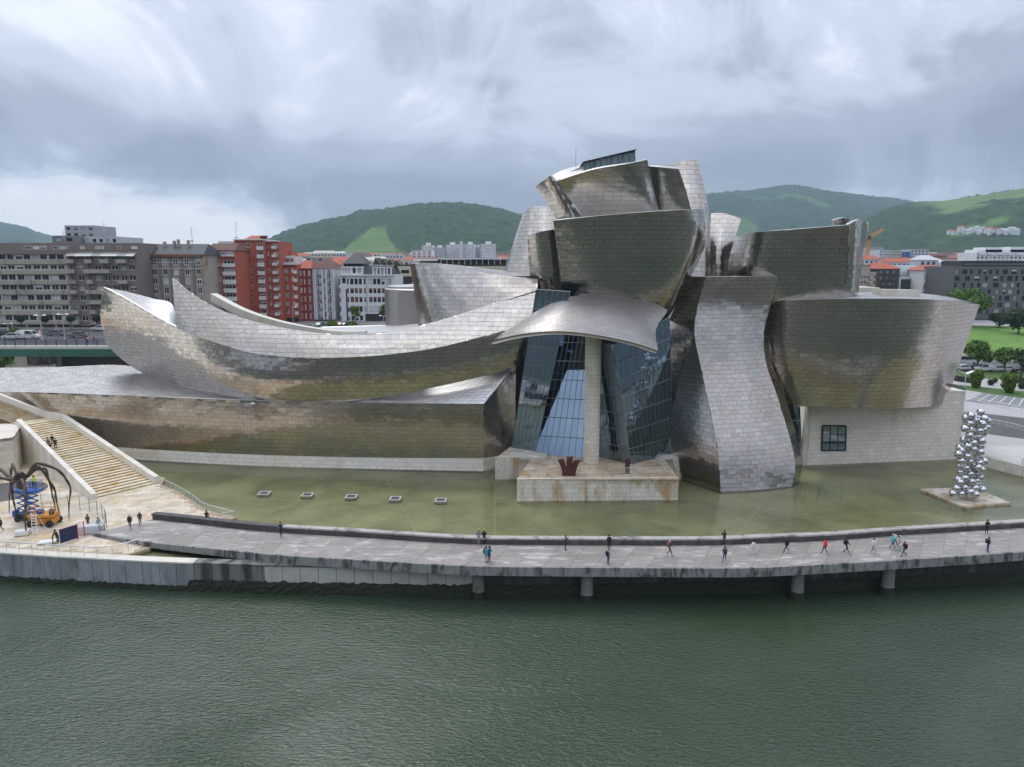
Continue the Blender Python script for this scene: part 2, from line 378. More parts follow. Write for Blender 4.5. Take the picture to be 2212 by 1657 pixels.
def clad(part, panel, S, parent, h=.66, w=1.25, seed=1, level=True, singles=0, mat_=None, back=None, edge=None, toward=None, thick=.5, label=None, pick=None, **kw):
    """a part of the building: backing shell + its cladding panels (the first 'singles' nearest to pick as objects, the rest joined)"""
    N = normals(S, toward)
    sh = link(part, shell_mesh(part, S, N, [back or TI_BACK, edge or TI_EDGE], thick=thick), parent)
    if label: sh['label'] = label
    V, Fa, Rn, C, fp, vp = courses(S, N, h, w, seed, level, **kw)
    Fa = orient(S, N, Fa); n = len(Rn); m_ = mat_ or TI
    take = np.zeros(n, bool)
    if singles:
        c = np.array(pick) if pick is not None else C.mean(0)
        take[np.argsort(np.linalg.norm(C - c, axis=1))[:singles]] = True
        loc = orient(S, N, np.array([[r_ * (vp // 3) + q, r_ * (vp // 3) + q + 1, (r_ + 1) * (vp // 3) + q + 1, (r_ + 1) * (vp // 3) + q] for r_ in range(2) for q in range(vp // 3 - 1)]))
        for i in np.nonzero(take)[0]:
            link(panel, make_mesh(panel, V[i * vp:(i + 1) * vp], loc, m_, attrs={'rnd': ('FACE', [Rn[i]] * fp)}), sh)
    keep = np.nonzero(~take)[0]
    if len(keep):
        vi = (keep[:, None] * vp + np.arange(vp)).ravel(); mp = -np.ones(len(V), int); mp[vi] = np.arange(len(vi))
        ff = mp[Fa.reshape(n, fp, 4)[keep].reshape(-1, 4)]
        link(panel + '_cladding', make_mesh(panel, V[vi], ff, m_, attrs={'rnd': ('FACE', np.repeat(Rn[keep], fp))}), sh, 'stuff')
    return sh
# ---------------------------------------------------------------- the museum
museum = thing('museum', 'huge museum of curling silver titanium shells beside the river', 'museum', tuple(G(1106, 985, 3)))
PLZ, TER, POOL = 3.3, 6.1, 3.0
# limestone plinth of the long gallery
pl_b = [(-60, 962, 127), (120, 972, 121.5), (275, 992, 118.0), (530, 1005, 114), (800, 1013, 111.9), (1045, 1018.5, 110.6)]
pl_t = [(-60, 938, 127.2), (120, 950, 121.7), (275, 967, 118.2), (530, 981, 114.2), (800, 988, 112.1), (1045, 990, 110.8)]
LIMEBACK = dict(mat_=LIME, back=LIME_JOINT, edge=LIME, gap=.012, dent=.0, tilt=.006, a=1, lift=.012)
clad('gallery_plinth', 'limestone_block', net([pl_b, pl_t]), museum, h=.62, w=1.2, seed=3, singles=70, pick=P(880, 1000, 111), **LIMEBACK)
pc = P(1045, 1018.5, 110.6); pd = P(1110, 1000, 114.5)
S_ = np.array([[[pc[0], pc[1], 2.5], [pd[0], pd[1], 2.5]], [[pc[0], pc[1], PZ(990, 110.6)], [pd[0], pd[1], PZ(990, 110.6)]]])
S_ = cr_axis(cr_axis(S_, 10).transpose(1, 0, 2), 20).transpose(1, 0, 2)
clad('plinth_return', 'limestone_block', S_, museum, h=.62, w=1.2, seed=4, **LIMEBACK)
# lower gallery wall, dark titanium
low_b = pl_t
low_m = [(-60, 892, 126.6), (120, 902, 121.2), (275, 911, 117.6), (530, 923, 113.6), (800, 929, 111.5), (1045, 931, 110.4)]
low_t = [(-60, 846, 126.0), (120, 849, 120.8), (275, 855, 117.3), (530, 865, 113.3), (800, 870, 111.2), (1045, 873, 110.2)]
clad('gallery_wall', 'titanium_panel', net([low_b, low_m, low_t], 200, 40), museum, seed=11)
clad('gallery_end_wall', 'titanium_panel', net([[(1045, 990, 110.8), (1080, 982, 112.5), (1112, 975, 114.5)], [(1045, 931, 110.4), (1082, 895, 112.5), (1113, 884, 114.8)], [(1045, 873, 110.2), (1082, 830, 112.4), (1114, 788, 115.6)]], 60, 40), museum, seed=12)
# roofs of the lower gallery
clad('gallery_roof', 'roof_panel', net([[(-60, 846, 126.0), (120, 849, 120.8), (275, 855, 117.3), (410, 860.5, 115.3), (552, 866, 113.0)],
     [(-60, 820, 133), (120, 818, 131), (275, 818, 128), (410, 840, 121.6), (551, 864.5, 114.0)],
     [(-60, 796, 141), (120, 793, 140), (275, 790, 140), (410, 826, 126), (550, 863, 115)]], 150, 40), museum, h=.75, w=1.3, seed=13, level=False, toward=(-40, 120, 80), mat_=TI_ROOF, tilt=.012, gap=.05)
clad('gallery_prow_roof', 'roof_panel', net([[(742, 869.3, 111.6), (900, 871.5, 110.8), (1045, 873, 110.2)],
     [(742, 868.8, 111.9), (925, 848, 113.2), (1080, 830, 113.0)], [(742, 868.2, 112.4), (950, 826, 115.2), (1114, 788, 115.9)]], 90, 36), museum, h=.75, w=1.3, seed=14, level=False, toward=(0, 100, 90), mat_=TI_ROOF, gap=.03)
# the long boat-shaped hull
A_bot = [(228, 742, 133), (262, 775, 133), (300, 801, 132.5), (345, 825, 129.5), (400, 842, 123), (470, 857, 118), (550, 867, 114.2), (640, 871, 112.6), (750, 869, 112.2), (850, 854, 112.2), (950, 834, 112.7), (1050, 811, 113.3), (1130, 786, 114.1)]
A_top = [(222, 620, 130), (262, 641, 128), (300, 663, 126), (350, 692, 123.3), (418, 724, 119.3), (485, 746, 116.0), (548, 763, 113.6), (640, 772, 111.6), (750, 772, 111.0), (850, 765, 111.4), (950, 750, 112.0), (1050, 725, 112.8), (1146, 700, 113.6)]
A_mid = [((b[0] + t[0]) / 2 + (-8 if i == 0 else 0), (b[1] + t[1]) / 2, (b[2] + t[2]) / 2 - (.7 if i < 8 else .25)) for i, (b, t) in enumerate(zip(A_bot, A_top))]
clad('hull_shell', 'titanium_panel', net([A_bot, A_mid, A_top], 240, 40), museum, seed=15, dent=.012, tilt=.02)
B_bot = [(381, 707, 121.4), (418, 724, 119.3), (485, 746, 116.0), (548, 763, 113.6), (640, 772, 111.6), (750, 772, 111.0), (850, 765, 111.4), (950, 750, 112.0), (1050, 725, 112.8), (1146, 700, 113.6)]
B_top = [(372, 600, 124.5), (412, 632, 122.5), (472, 667, 119.6), (545, 693, 117.2), (640, 713, 114.6), (750, 724, 113.8), (850, 716, 114.3), (950, 692, 115.6), (1050, 661, 117), (1160, 625, 117.6)]
B_mid = [((b[0] + t[0]) / 2, (b[1] + t[1]) / 2, (b[2] + t[2]) / 2 - .25) for b, t in zip(B_bot, B_top)]
clad('sail_shell', 'titanium_panel', net([B_bot, B_mid, B_top], 220, 40), museum, seed=16, dent=.012, tilt=.02)
C_bot = [(908, 702, 131), (906, 702, 126.5), (930, 697, 121.5), (1000, 679, 118.2), (1070, 656, 117.2), (1160, 627, 117.2)]
C_top = [(890, 568.5, 132), (887, 569, 127), (915, 571, 123), (1000, 582, 121.0), (1070, 593, 120.2), (1162, 603, 119.6)]
clad('upper_gallery_shell', 'titanium_panel', net([C_bot, [((b[0] + t[0]) / 2, (b[1] + t[1]) / 2, (b[2] + t[2]) / 2 - .2) for b, t in zip(C_bot, C_top)], C_top], 120, 40), museum, seed=17, h=.7)
def sheet(name, a, b, mats, parent, n=30, m_=8, thick=.3, toward=(0, 100, 120), **kw):
    S = net([a, b], n, m_); N = normals(S, toward)
    return link(name, shell_mesh(name, S, N, mats, inset=0, thick=thick, st=(1, 1)), parent)
clad('hull_roof', 'roof_panel', net([[(222, 620.5, 130.2), (262, 641.5, 128.2), (300, 663.5, 126.2), (345, 690, 123.9), (381, 707.5, 121.8)],
     [(224, 620, 132), (280, 632, 134), (330, 645, 134.5), (371, 657, 131), (382, 706, 124.5)]], 60, 24), museum, h=.8, w=1.4, seed=18, level=False, toward=(-40, 130, 90), mat_=TI_ROOF, dent=.003, tilt=.006, gap=.03)
sheet('sail_roof', [(700, 723, 115.5), (760, 724, 115), (850, 716, 115.3), (905, 706, 116)], [(690, 706, 145), (760, 704, 145), (850, 701, 140), (905, 699, 128)], [TI_ROOF], museum)
clad('upper_gallery_roof', 'roof_panel', net([[(889, 569.5, 128), (915, 571.5, 123.4), (1000, 582.5, 121.4), (1070, 593.5, 120.6), (1162, 603.5, 120)], [(890, 566.5, 140), (930, 568, 140), (1000, 574, 140), (1070, 583, 138), (1150, 590, 136)]], 50, 20), museum, h=1., w=1.6, level=False, toward=(0, 120, 90), seed=19, mat_=TI_ROOF, dent=.003, tilt=.008, gap=.035)
# stone parapet that follows the rim of the sail
par = MB(); a_ = cr_axis(np.array([P(454, 634, 124.6), P(520, 668, 121.6), P(600, 694, 119.4), P(690, 711, 117.6), P(740, 716, 117.0), P(788, 715.5, 116.6)]), 26)
for i in range(25):
    p, q = a_[i], a_[i + 1]; d = (q - p); nrm = np.array([-d[1], d[0], 0]); nrm /= np.linalg.norm(nrm)
    e = d * .004
    pts = [p + e, q - e, q - e + nrm * 1.4, p + e + nrm * 1.4]
    par.add([(*x[:2], x[2] - 1.3) for x in pts] + [tuple(x) for x in pts], [(0, 3, 2, 1), (4, 5, 6, 7), (0, 1, 5, 4), (1, 2, 6, 5), (2, 3, 7, 6), (3, 0, 4, 7)])
par.obj('roof_parapet', LIME, museum)
# round drum behind the upper gallery
dr = P(935, 660, 140); dz = PZ(622, 140)
MB().lathe([(8.2, 5), (8.2, dz - .2), (7.8, dz)], (dr[0] - 1.0, 141, 0), 40).obj('drum_wall', [mat('drum_titanium', (.42, .40, .38), .4, 1., var=.12, vscale=.8)], museum)
MB().lathe([(7.6, dz), (7.6, dz + .35), (6.8, dz + .45), (0.2, dz + .9)], (dr[0] - 1.0, 141, 0), 40).obj('drum_roof', [TI_ROOF], museum)
# white cone
cone_b = [(1086, 597, 142), (1092, 602, 134), (1130, 608, 130), (1180, 612, 129.5), (1225, 612, 131)]
cone_m = [(1107, 530, 142.5), (1110, 530, 135.5), (1142, 530, 132), (1182, 530, 131.5), (1222, 530, 133)]
cone_t = [(1130, 462, 143), (1130, 462, 138), (1146, 449, 135.5), (1178, 447, 135), (1210, 455, 136)]
clad('cone_shell', 'titanium_panel', net([cone_b, cone_m, cone_t], 110, 50), museum, seed=20, h=.7)
sheet('cone_roof', [(1130, 462, 138), (1146, 449.5, 135.6), (1178, 447.5, 135.1), (1210, 455, 136)], [(1130, 461, 143), (1150, 448, 144), (1178, 446.5, 144), (1210, 453, 143)], [TI_ROOF], museum)
clad('side_slab', 'titanium_panel', net([[(1148, 640, 122.5), (1185, 640, 120.5), (1222, 640, 120.5)], [(1143, 570, 122), (1178, 568, 120), (1216, 566, 120)], [(1139, 509, 121.5), (1170, 500, 119.6), (1212, 493, 119.6)]], 60, 40), museum, seed=21)
# the tall sail in the middle
F_net = [[(1222, 690, 111.5), (1300, 690, 108.8), (1380, 690, 108.2), (1430, 690, 109.5), (1446, 690, 112.5), (1450, 690, 117)],
         [(1214, 628, 111.0), (1300, 628, 107.8), (1385, 628, 106.8), (1455, 628, 107.8), (1476, 626, 111), (1482, 624, 116)],
         [(1207, 565, 110.2), (1300, 562, 106.8), (1395, 558, 105.6), (1478, 552, 106.6), (1509, 548, 109.4), (1518, 546, 114)],
         [(1200, 515, 109.4), (1300, 508, 106.0), (1400, 500, 104.8), (1488, 494, 106.0), (1519, 492, 108.4), (1528, 492, 113)],
         [(1195, 477, 108.6), (1300, 466, 105.4), (1400, 458, 104.2), (1480, 453, 105.4), (1512, 451, 107.6), (1524, 453, 112)]]
clad('tower_sail', 'titanium_panel', net(F_net, 150, 60), museum, seed=22, h=.64, w=1.25, singles=300, pick=P(1340, 540, 106), tilt=.012, dent=.005)
sheet('tower_sail_roof', [(1195, 477, 109), (1300, 466, 105.8), (1400, 458, 104.6), (1480, 453, 105.8), (1514, 452, 108)], [(1200, 475, 118), (1300, 465.5, 118), (1400, 458, 118), (1480, 454, 118), (1514, 453, 118)], [TI_ROOF], museum)
clad('white_sail', 'titanium_panel', net([[(1430, 640, 113.5), (1480, 640, 112.5), (1520, 635, 112.3), (1536, 632, 114)], [(1432, 530, 115), (1480, 530, 114), (1520, 530, 114), (1534, 530, 115.5)],
     [(1436, 440, 117), (1480, 440, 116.3), (1514, 440, 116.5), (1529, 445, 118)], [(1438, 358, 119.5), (1470, 348, 119), (1494, 345.5, 119.3), (1508, 347, 120)]], 70, 60), museum, seed=23, h=.75, w=1.3)
clad('top_block', 'titanium_panel', net([[(1262, 476, 113.2), (1330, 470, 111.0), (1390, 464, 110.6), (1424, 462, 111.6)], [(1236, 434, 112.6), (1310, 418, 110.0), (1380, 404, 109.4), (1410, 400, 110.6)],
     [(1203, 391, 111.6), (1280, 367, 108.6), (1350, 355, 107.8), (1398, 345, 109)]], 90, 40), museum, seed=24)
clad('top_fin', 'titanium_panel', net([[(1206, 482, 116.5), (1222, 480, 113.8), (1240, 478, 112.8), (1262, 477, 114)], [(1183, 442, 116.5), (1202, 436, 113.6), (1218, 430, 112.6), (1234, 434, 113.5)],
     [(1157, 402, 116.5), (1176, 389, 113.6), (1190, 380, 112.6), (1203, 391, 113.2)]], 60, 40), museum, seed=25)
sheet('top_roof', [(1203, 391, 113), (1228, 381, 112.4), (1262, 371, 111.4), (1300, 364, 110.6), (1350, 356, 109.6)], [(1190, 380, 117), (1215, 367, 119), (1262, 355, 121), (1300, 352, 121), (1350, 348, 121)], [TI_ROOF], museum)
tb = MB()                                          # low roof structure left of the glass lantern
for (x0, y0, x1, y1) in [(1203, 384, 1262, 357)]:
    a, b = P(x0, y0 + 5, 116), P(x1, y1 + 14, 115); c, d = P(x1, y1, 115), P(x0, y0, 116)
    q = np.array([0, 5, 0]); tb.add([a, b, b + q, a + q, d, c, c + q, d + q], [(0, 3, 2, 1), (4, 5, 6, 7), (0, 1, 5, 4), (1, 2, 6, 5), (2, 3, 7, 6), (3, 0, 4, 7)])
tb.obj('roof_upstand', TI_ROOF, museum)
clad('top_side_block', 'titanium_panel', net([[(1418, 462, 113.5), (1456, 456, 112.6), (1494, 455, 113.2)], [(1410, 408, 113.0), (1446, 406, 112.0), (1480, 406, 112.6)], [(1400, 359, 112.4), (1434, 362, 111.2), (1466, 365, 111.8)]], 50, 36), museum, seed=26)
sheet('top_side_roof', [(1400, 359, 112.6), (1434, 362, 111.4), (1466, 365, 112)], [(1400, 357, 118), (1440, 359, 118), (1466, 362, 118)], [TI_ROOF], museum)
# glass lantern on the roof
def bars(mb, quad, nx, ny, r, skip_edge=False):
    a, b, c, d = [Vector(q) for q in quad]
    for i in range(nx + 1):
        t = i / nx; mb.tube([a.lerp(b, t), d.lerp(c, t)], r, 4)
    for j in range(ny + 1):
        t = j / ny; mb.tube([a.lerp(d, t), b.lerp(c, t)], r, 4)
lq = [P(1264, 374, 112.5), P(1372, 357, 111.5), P(1371, 326, 111.5), P(1262, 353, 112.5)]
lb = MB(); bars(lb, lq, 9, 1, .09)
for k in (1, 4, 6):
    t0, t1 = k / 9, (k + 1) / 9; lb.tube([Vector(lq[0]).lerp(Vector(lq[1]), t0), Vector(lq[3]).lerp(Vector(lq[2]), t1)], .07, 4)
lb.obj('lantern_frame', mat('lantern_steel', (.20, .21, .22), .4, .7), museum)
for i in range(9):
    t0, t1 = i / 9 + .008, (i + 1) / 9 - .008; a, b, c, d = [Vector(q) for q in lq]; q = Vector((0, .06, 0))
    p4 = [a.lerp(b, t0) + q, a.lerp(b, t1) + q, d.lerp(c, t1) + q, d.lerp(c, t0) + q]
    MB().add([*p4, *[x + Vector((0, .04, 0)) for x in p4]], [(0, 1, 2, 3), (7, 6, 5, 4), (0, 4, 5, 1), (1, 5, 6, 2), (2, 6, 7, 3), (3, 7, 4, 0)]).obj('glass_pane', [mat('lantern_glass', (.20, .29, .30), .06, spec=.9)], museum)
lr = [Vector(lq[3]) + Vector((-.2, -.3, .1)), Vector(lq[2]) + Vector((.2, -.3, .1)), Vector(lq[2]) + Vector((.2, 7, .1)), Vector(lq[3]) + Vector((-.2, 7, .1))]
MB().add([*lr, *[v + Vector((0, 0, .12)) for v in lr]], [(0, 3, 2, 1), (4, 5, 6, 7), (0, 1, 5, 4), (1, 2, 6, 5), (2, 3, 7, 6), (3, 0, 4, 7)]).obj('lantern_roof', [DARKSTEEL], museum)
ls = [Vector(lq[1]), Vector(lq[2])]
MB().add([ls[0], ls[0] + Vector((0.3, 7, 0)), ls[1] + Vector((.3, 7, 0)), ls[1]], [(0, 1, 2, 3)]).obj('lantern_side', [DARKSTEEL], museum)
MB().tube([P(1244, 362, 118), P(1244, 320, 118)], .05, 5).obj('roof_mast', STEEL, museum)
# second white tower and the right-hand sails
clad('rear_white_shell', 'titanium_panel', net([[(1530, 640, 122.6), (1555, 640, 122), (1590, 640, 122.5)], [(1532, 545, 123.2), (1556, 545, 122.6), (1580, 552, 123)], [(1534, 500, 124.5), (1558, 500, 124), (1590, 507, 124)], [(1536, 461, 126.4), (1566, 461, 126), (1601, 473, 125.6)]], 50, 40), museum, seed=27, h=.75, w=1.3)
clad('right_sail', 'titanium_panel', net([[(1590, 665, 118), (1650, 660, 113.6), (1730, 652, 111.0), (1826, 645, 110.6)], [(1574, 596, 118.2), (1630, 592, 113.2), (1726, 588, 110.4), (1829, 580, 110.0)],
     [(1577, 552, 118.2), (1632, 546, 112.8), (1724, 540, 109.8), (1832, 533, 109.4)], [(1589, 512, 118.4), (1632, 502, 112.8), (1722, 495, 109.4), (1834, 486, 109.0)]], 120, 50), museum, seed=28)
clad('right_fin', 'titanium_panel', net([[(1826, 640, 110.6), (1843, 638, 111.3), (1854, 634, 115)], [(1831, 560, 110.0), (1850, 562, 111.0), (1863, 562, 115)], [(1834, 484, 109.0), (1858, 474, 110.4), (1873, 481, 115)]], 50, 50), museum, seed=29)
clad('right_fin_back', 'titanium_panel', net([[(1803, 500, 114), (1825, 500, 118), (1872, 500, 115.4)], [(1804, 474, 114), (1832, 470, 118), (1873, 481, 115.4)]], 40, 16), museum, seed=30)
sheet('right_sail_roof', [(1589, 512.5, 118.6), (1632, 503, 113.4), (1722, 496, 110.0), (1803, 489, 110)], [(1600, 509, 124), (1640, 501, 124), (1722, 494.5, 122), (1803, 488, 120)], [TI_ROOF], museum)
# S-shaped tower at the water
SL = [(1557, 1064, 100.2), (1549, 965, 101.9), (1531, 872, 104.4), (1512, 785, 106.3), (1500, 720, 107.2), (1507, 660, 108.1), (1524, 598, 108.4)]
SR = [(1711, 1051, 103.0), (1716, 990, 104.3), (1684, 872, 107.3), (1655, 785, 109.5), (1650, 720, 110.4), (1664, 660, 111.3), (1683, 597, 111.6)]
SM = [((l[0] + r[0]) / 2 + 4, (l[1] + r[1]) / 2 + (3 if i == 0 else 0), (l[2] + r[2]) / 2 - .5) for i, (l, r) in enumerate(zip(SL, SR))]
clad('tower_front', 'titanium_panel', net([[l, m2, r] for l, m2, r in zip(SL, SM, SR)], 80, 90), museum, seed=31, h=.62)
SB = [(1478, 1046, 106.3), (1450, 960, 107.7), (1438, 868, 109.3), (1432, 785, 110.8), (1438, 720, 111.2), (1460, 660, 111.4), (1491, 597, 111.2)]
clad('tower_side', 'titanium_panel', net([[b, ((b[0] + l[0]) / 2, (b[1] + l[1]) / 2, (b[2] + l[2]) / 2), l] for b, l in zip(SB, SL)], 80, 90), museum, seed=32, h=.62)
S2 = [(1728, 1036, 106.3), (1731, 985, 107.5), (1700, 872, 110), (1668, 785, 112.4), (1662, 720, 113.4), (1676, 660, 114.2), (1692, 599, 114.4)]
clad('tower_return', 'titanium_panel', net([[r, b] for r, b in zip(SR, S2)], 30, 90), museum, seed=33, h=.62)
sheet('tower_top', [(1524, 598, 108.5), (1683, 597, 111.7)], [(1491, 597, 111.3), (1680, 596.2, 114.6)], [TI_ROOF], museum)
# big oval shell on the right
R_b = [(1655, 862, 116), (1690, 874, 112.4), (1757, 879, 110.0), (1843, 883, 109.0), (1929, 882, 110.2), (2001, 879, 113.6), (2042, 874, 118.0)]
R_m = [(1642, 765, 115.4), (1690, 765, 111.0), (1770, 764, 108.4), (1868, 763, 107.2), (1968, 762, 108.6), (2040, 762, 112.6), (2079, 765, 118.4)]
R_t = [(1652, 652, 114.8), (1700, 649, 110.4), (1790, 646, 107.4), (1890, 645, 106.0), (1985, 646, 107.6), (2062, 651, 111.8), (2116, 658, 118.6)]
clad('oval_shell', 'titanium_panel', net([R_b, R_m, R_t], 220, 50), museum, seed=34, h=.64, tilt=.012, dent=.005)
clad('oval_roof', 'roof_panel', net([[(x, y - .4, Y + .7) for x, y, Y in R_t], [(1690, 640, 122), (1730, 638, 121), (1800, 633, 121), (1890, 632, 121), (1985, 634, 121), (2050, 642, 121), (2114, 657, 120)]], 60, 14), museum, h=1.2, w=1.2, level=False, toward=(60, 115, 120), seed=35, mat_=TI_ROOF, dent=.003, tilt=.008, gap=.035)
a, b = P(1903, 640, 113), P(1988, 642, 112.5); rc = MB(); q = np.array([0, 3, 0]); up = np.array([0, 0, 1.05])
rc.add([a, b, b + q, a + q, a + up, b + up, b + q + up, a + q + up], [(0, 3, 2, 1), (4, 5, 6, 7), (0, 1, 5, 4), (1, 2, 6, 5), (2, 3, 7, 6), (3, 0, 4, 7)]).obj('roof_curb', LIME, museum)
MB().box((PX(1850, 135), 135, 20), (PX(1903, 135), 142, PZ(621, 135))).obj('rear_stone_wall', LIME, museum)
# limestone wall under the oval shell
def quadnet(bl, br, tr, tl, n=60, k=24): return cr_axis(cr_axis(np.array([[bl, br], [tl, tr]], float), k).transpose(1, 0, 2), n).transpose(1, 0, 2)
wl, wr = G(1735, 1006, POOL), G(2060, 993, POOL)
zt = 17.0
clad('stone_wall', 'limestone_block', quadnet((wl[0], wl[1], 2.4), (wr[0], wr[1], 2.4), (wr[0], wr[1], zt - 2.7), (wl[0] + .3, wl[1] + .4, zt - 1.0)), museum, h=.62, w=1.2, seed=36, singles=140, pick=P(1850, 950, 115), **LIMEBACK)
wk = G(1722, 985, POOL)
clad('stone_wall_return', 'limestone_block', quadnet((wk[0], wk[1] + 1, 2.4), (wl[0], wl[1], 2.4), (wl[0] + .3, wl[1] + .4, zt - 1), (wk[0] + .4, wk[1] + 1, zt - 1)), museum, h=.62, w=1.2, seed=37, **LIMEBACK)
MB().box((wr[0] - 3.2, wr[1] - .02, zt - 2.7), (wr[0] + .9, wr[1] + 8, zt - 2.45)).box((wr[0] + .03, wr[1] + .1, 2.4), (wr[0] + .9, wr[1] + 8, zt - 2.7)).obj('wall_end', [LIME], museum)
# its window
w0, w1, w2, w3 = P(1774, 972, 114.3), P(1825, 972, 114.9), P(1826, 920, 114.9), P(1776, 919, 114.3)
wf = MB(); bars(wf, [v + np.array([0, -.35, 0]) for v in (w0, w1, w2, w3)], 3, 3, .045)
for p, q in ((w0, w1), (w1, w2), (w2, w3), (w3, w0)): wf.tube([p + np.array([0, -.2, 0]), q + np.array([0, -.2, 0])], .16, 4)
win = wf.obj('window', DARKSTEEL, museum)
for i in range(3):
    for j in range(3):
        A_, B_, C_, D_ = [Vector(v) + Vector((0, -.25, 0)) for v in (w0, w1, w2, w3)]
        def pt(s, t): return A_.lerp(B_, s).lerp(D_.lerp(C_, s), t)
        s0, s1, t0, t1 = i / 3 + .015, (i + 1) / 3 - .015, j / 3 + .015, (j + 1) / 3 - .015
        f4 = [pt(s0, t0), pt(s1, t0), pt(s1, t1), pt(s0, t1)]; bk = [v + Vector((0, .05, 0)) for v in f4]
        MB().add(f4 + bk, [(0, 1, 2, 3), (7, 6, 5, 4), (0, 4, 5, 1), (1, 5, 6, 2), (2, 6, 7, 3), (3, 7, 4, 0)]).obj('glass_pane', GLASS, win)
# atrium curtain wall
def curtain(name, quad, nx, ny, r=.042, m_=GLASS):
    a, b, c, d = [Vector(q) for q in quad]                      # bottom left, bottom right, top right, top left
    mb = MB(); bars(mb, quad, nx, ny, r)
    fr = mb.obj(name, mat('mullion_steel', (.25, .27, .28), .4, .7), museum)
    n = (b - a).cross(d - a).normalized()
    if n.y > 0: n = -n
    def pt(s, t): return a.lerp(b, s).lerp(d.lerp(c, s), t)
    rr = random.Random(name)
    for i in range(nx):
        for j in range(ny):
            e = .02; s0, s1, t0, t1 = (i + e) / nx, (i + 1 - e) / nx, (j + e) / ny, (j + 1 - e) / ny
            k = [n * rr.uniform(-.003, .003) for _ in range(4)]
            f4 = [pt(s0, t0) + k[0], pt(s1, t0) + k[1], pt(s1, t1) + k[2], pt(s0, t1) + k[3]]; bk = [v - n * .05 for v in f4]
            link('glass_pane', MB().add(f4 + bk, [(0, 1, 2, 3), (7, 6, 5, 4), (0, 4, 5, 1), (1, 5, 6, 2), (2, 6, 7, 3), (3, 7, 4, 0)]).mesh('glass_pane', m_), fr)
    bk = [v - n * .7 for v in (a, b, c, d)]
    return fr
curtain('curtain_wall', [P(1104, 976, 112.5), P(1156, 981, 110.2), P(1232, 630, 106.6), P(1158, 625, 109.6)], 6, 9)
curtain('curtain_wall', [P(1156, 982, 109.4), P(1270, 990, 107.0), P(1290, 700, 113.0), P(1216, 700, 114.2)], 8, 7)
curtain('curtain_wall', [P(1292, 986, 107.6), P(1364, 1006, 103.6), P(1326, 744, 101.6), P(1270, 738, 106.8)], 7, 7)
curtain('curtain_wall', [P(1364, 1006, 103.4), P(1454, 985, 109.0), P(1446, 686, 107.0), P(1326, 744, 101.4)], 11, 7)
curtain('entrance_glazing', [P(1692, 968, 117.5), P(1732, 978, 116.5), P(1728, 876, 116.8), P(1684, 874, 118)], 4, 3)
# dark room behind the glass
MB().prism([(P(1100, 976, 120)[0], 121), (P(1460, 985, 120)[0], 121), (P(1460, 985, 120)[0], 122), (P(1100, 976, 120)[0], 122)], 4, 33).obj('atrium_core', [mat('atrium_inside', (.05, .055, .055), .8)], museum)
# stone column
cc = G(1279, 1003, TER)
def cyl(c, r0, r1, z0, z1, nu=60, nv=12):
    th = np.linspace(-math.pi * 1.05, math.pi * 0.05 + .0, nu); zz = np.linspace(z0, z1, nv); rr = np.linspace(r0, r1, nv)
    return np.stack([np.stack([c[0] + r_ * np.cos(th), c[1] + r_ * np.sin(th), np.full(nu, z)], 1) for r_, z in zip(rr, zz)])
czt = 25.6
MB().lathe([(.99, TER - .2), (1.03, czt)], (cc[0], cc[1] + 1.0, 0), 24).obj('column_core', LIME_JOINT, museum, smooth=True)
clad('canopy_column', 'limestone_block', cyl((cc[0], cc[1] + 1.0), 1.07, 1.14, TER, czt), museum, h=.6, w=1.05, seed=40, singles=60, pick=(cc[0], cc[1], 16), thick=.03, **{**LIMEBACK, 'a': 3, 'tilt': 0., 'lift': .03})
# canopy
Cn = net([[(1060, 737, 101.5), (1120, 723, 99.6), (1190, 716, 98.6), (1250, 719, 98.2), (1310, 728, 98.0), (1370, 741, 97.6), (1421, 758, 97.2)],
          [(1062, 736, 103.5), (1122, 706, 103), (1192, 676, 103), (1252, 666, 103.2), (1312, 668, 103), (1372, 684, 102.6), (1417, 712, 102.2)],
          [(1064, 734.5, 106.5), (1126, 693, 107), (1198, 652, 108), (1258, 637, 108.4), (1318, 633, 108.4), (1384, 642, 108), (1443, 670, 107)]], 110, 44)
clad('canopy', 'canopy_panel', Cn, museum, h=.55, w=1.5, seed=41, level=False, toward=(12, 90, 120), thick=.45, dent=.004, tilt=.008, mat_=mat('canopy_titanium', (.39, .37, .36), .45, 1., var=.05, vscale=.6, rnd=.08))
# stone terraces in front of the glass
def block(name, corners, zb, zt, lab=None, h=.62, singles=0):
    """stone block: corners (x, y) anticlockwise from the front left; front and sides clad"""
    core = MB().prism([(x, y) for x, y in corners], zb, zt).obj(name, [LIME_STAIN], museum)
    return core
fl, fr_ = G(1117, 1083, POOL), G(1464, 1080, POOL)
bl = G(1210, 990, TER); bR = G(1420, 990, TER)
ST = dict(LIMEBACK); ST['mat_'] = LIME_STAIN
MB().prism([(fl[0] + .05, fl[1] + .05), (fr_[0] - .05, fr_[1] + .05), (bR[0] + 3, 112), (bl[0] - 6, 112)], 2.2, TER - .06).obj('terrace', [LIME_JOINT], museum)
clad('terrace_front', 'limestone_block', quadnet((fl[0], fl[1], 2.3), (fr_[0], fr_[1], 2.3), (fr_[0], fr_[1], TER + .02), (fl[0], fl[1], TER + .02), 60, 10), museum, h=.62, w=1.0, seed=42, singles=30, pick=P(1290, 1060, 96), **ST)
sl0, sl1 = G(1070, 1036, POOL), G(1140, 1034, POOL)
MB().prism([(sl0[0] + .05, sl0[1] + .05), (sl1[0] + 3, sl1[1] + .05), (sl1[0] + 3, 113), (sl0[0] + 2.2, 113)], 2.2, TER + .2).obj('side_terrace', [LIME_STAIN], museum)
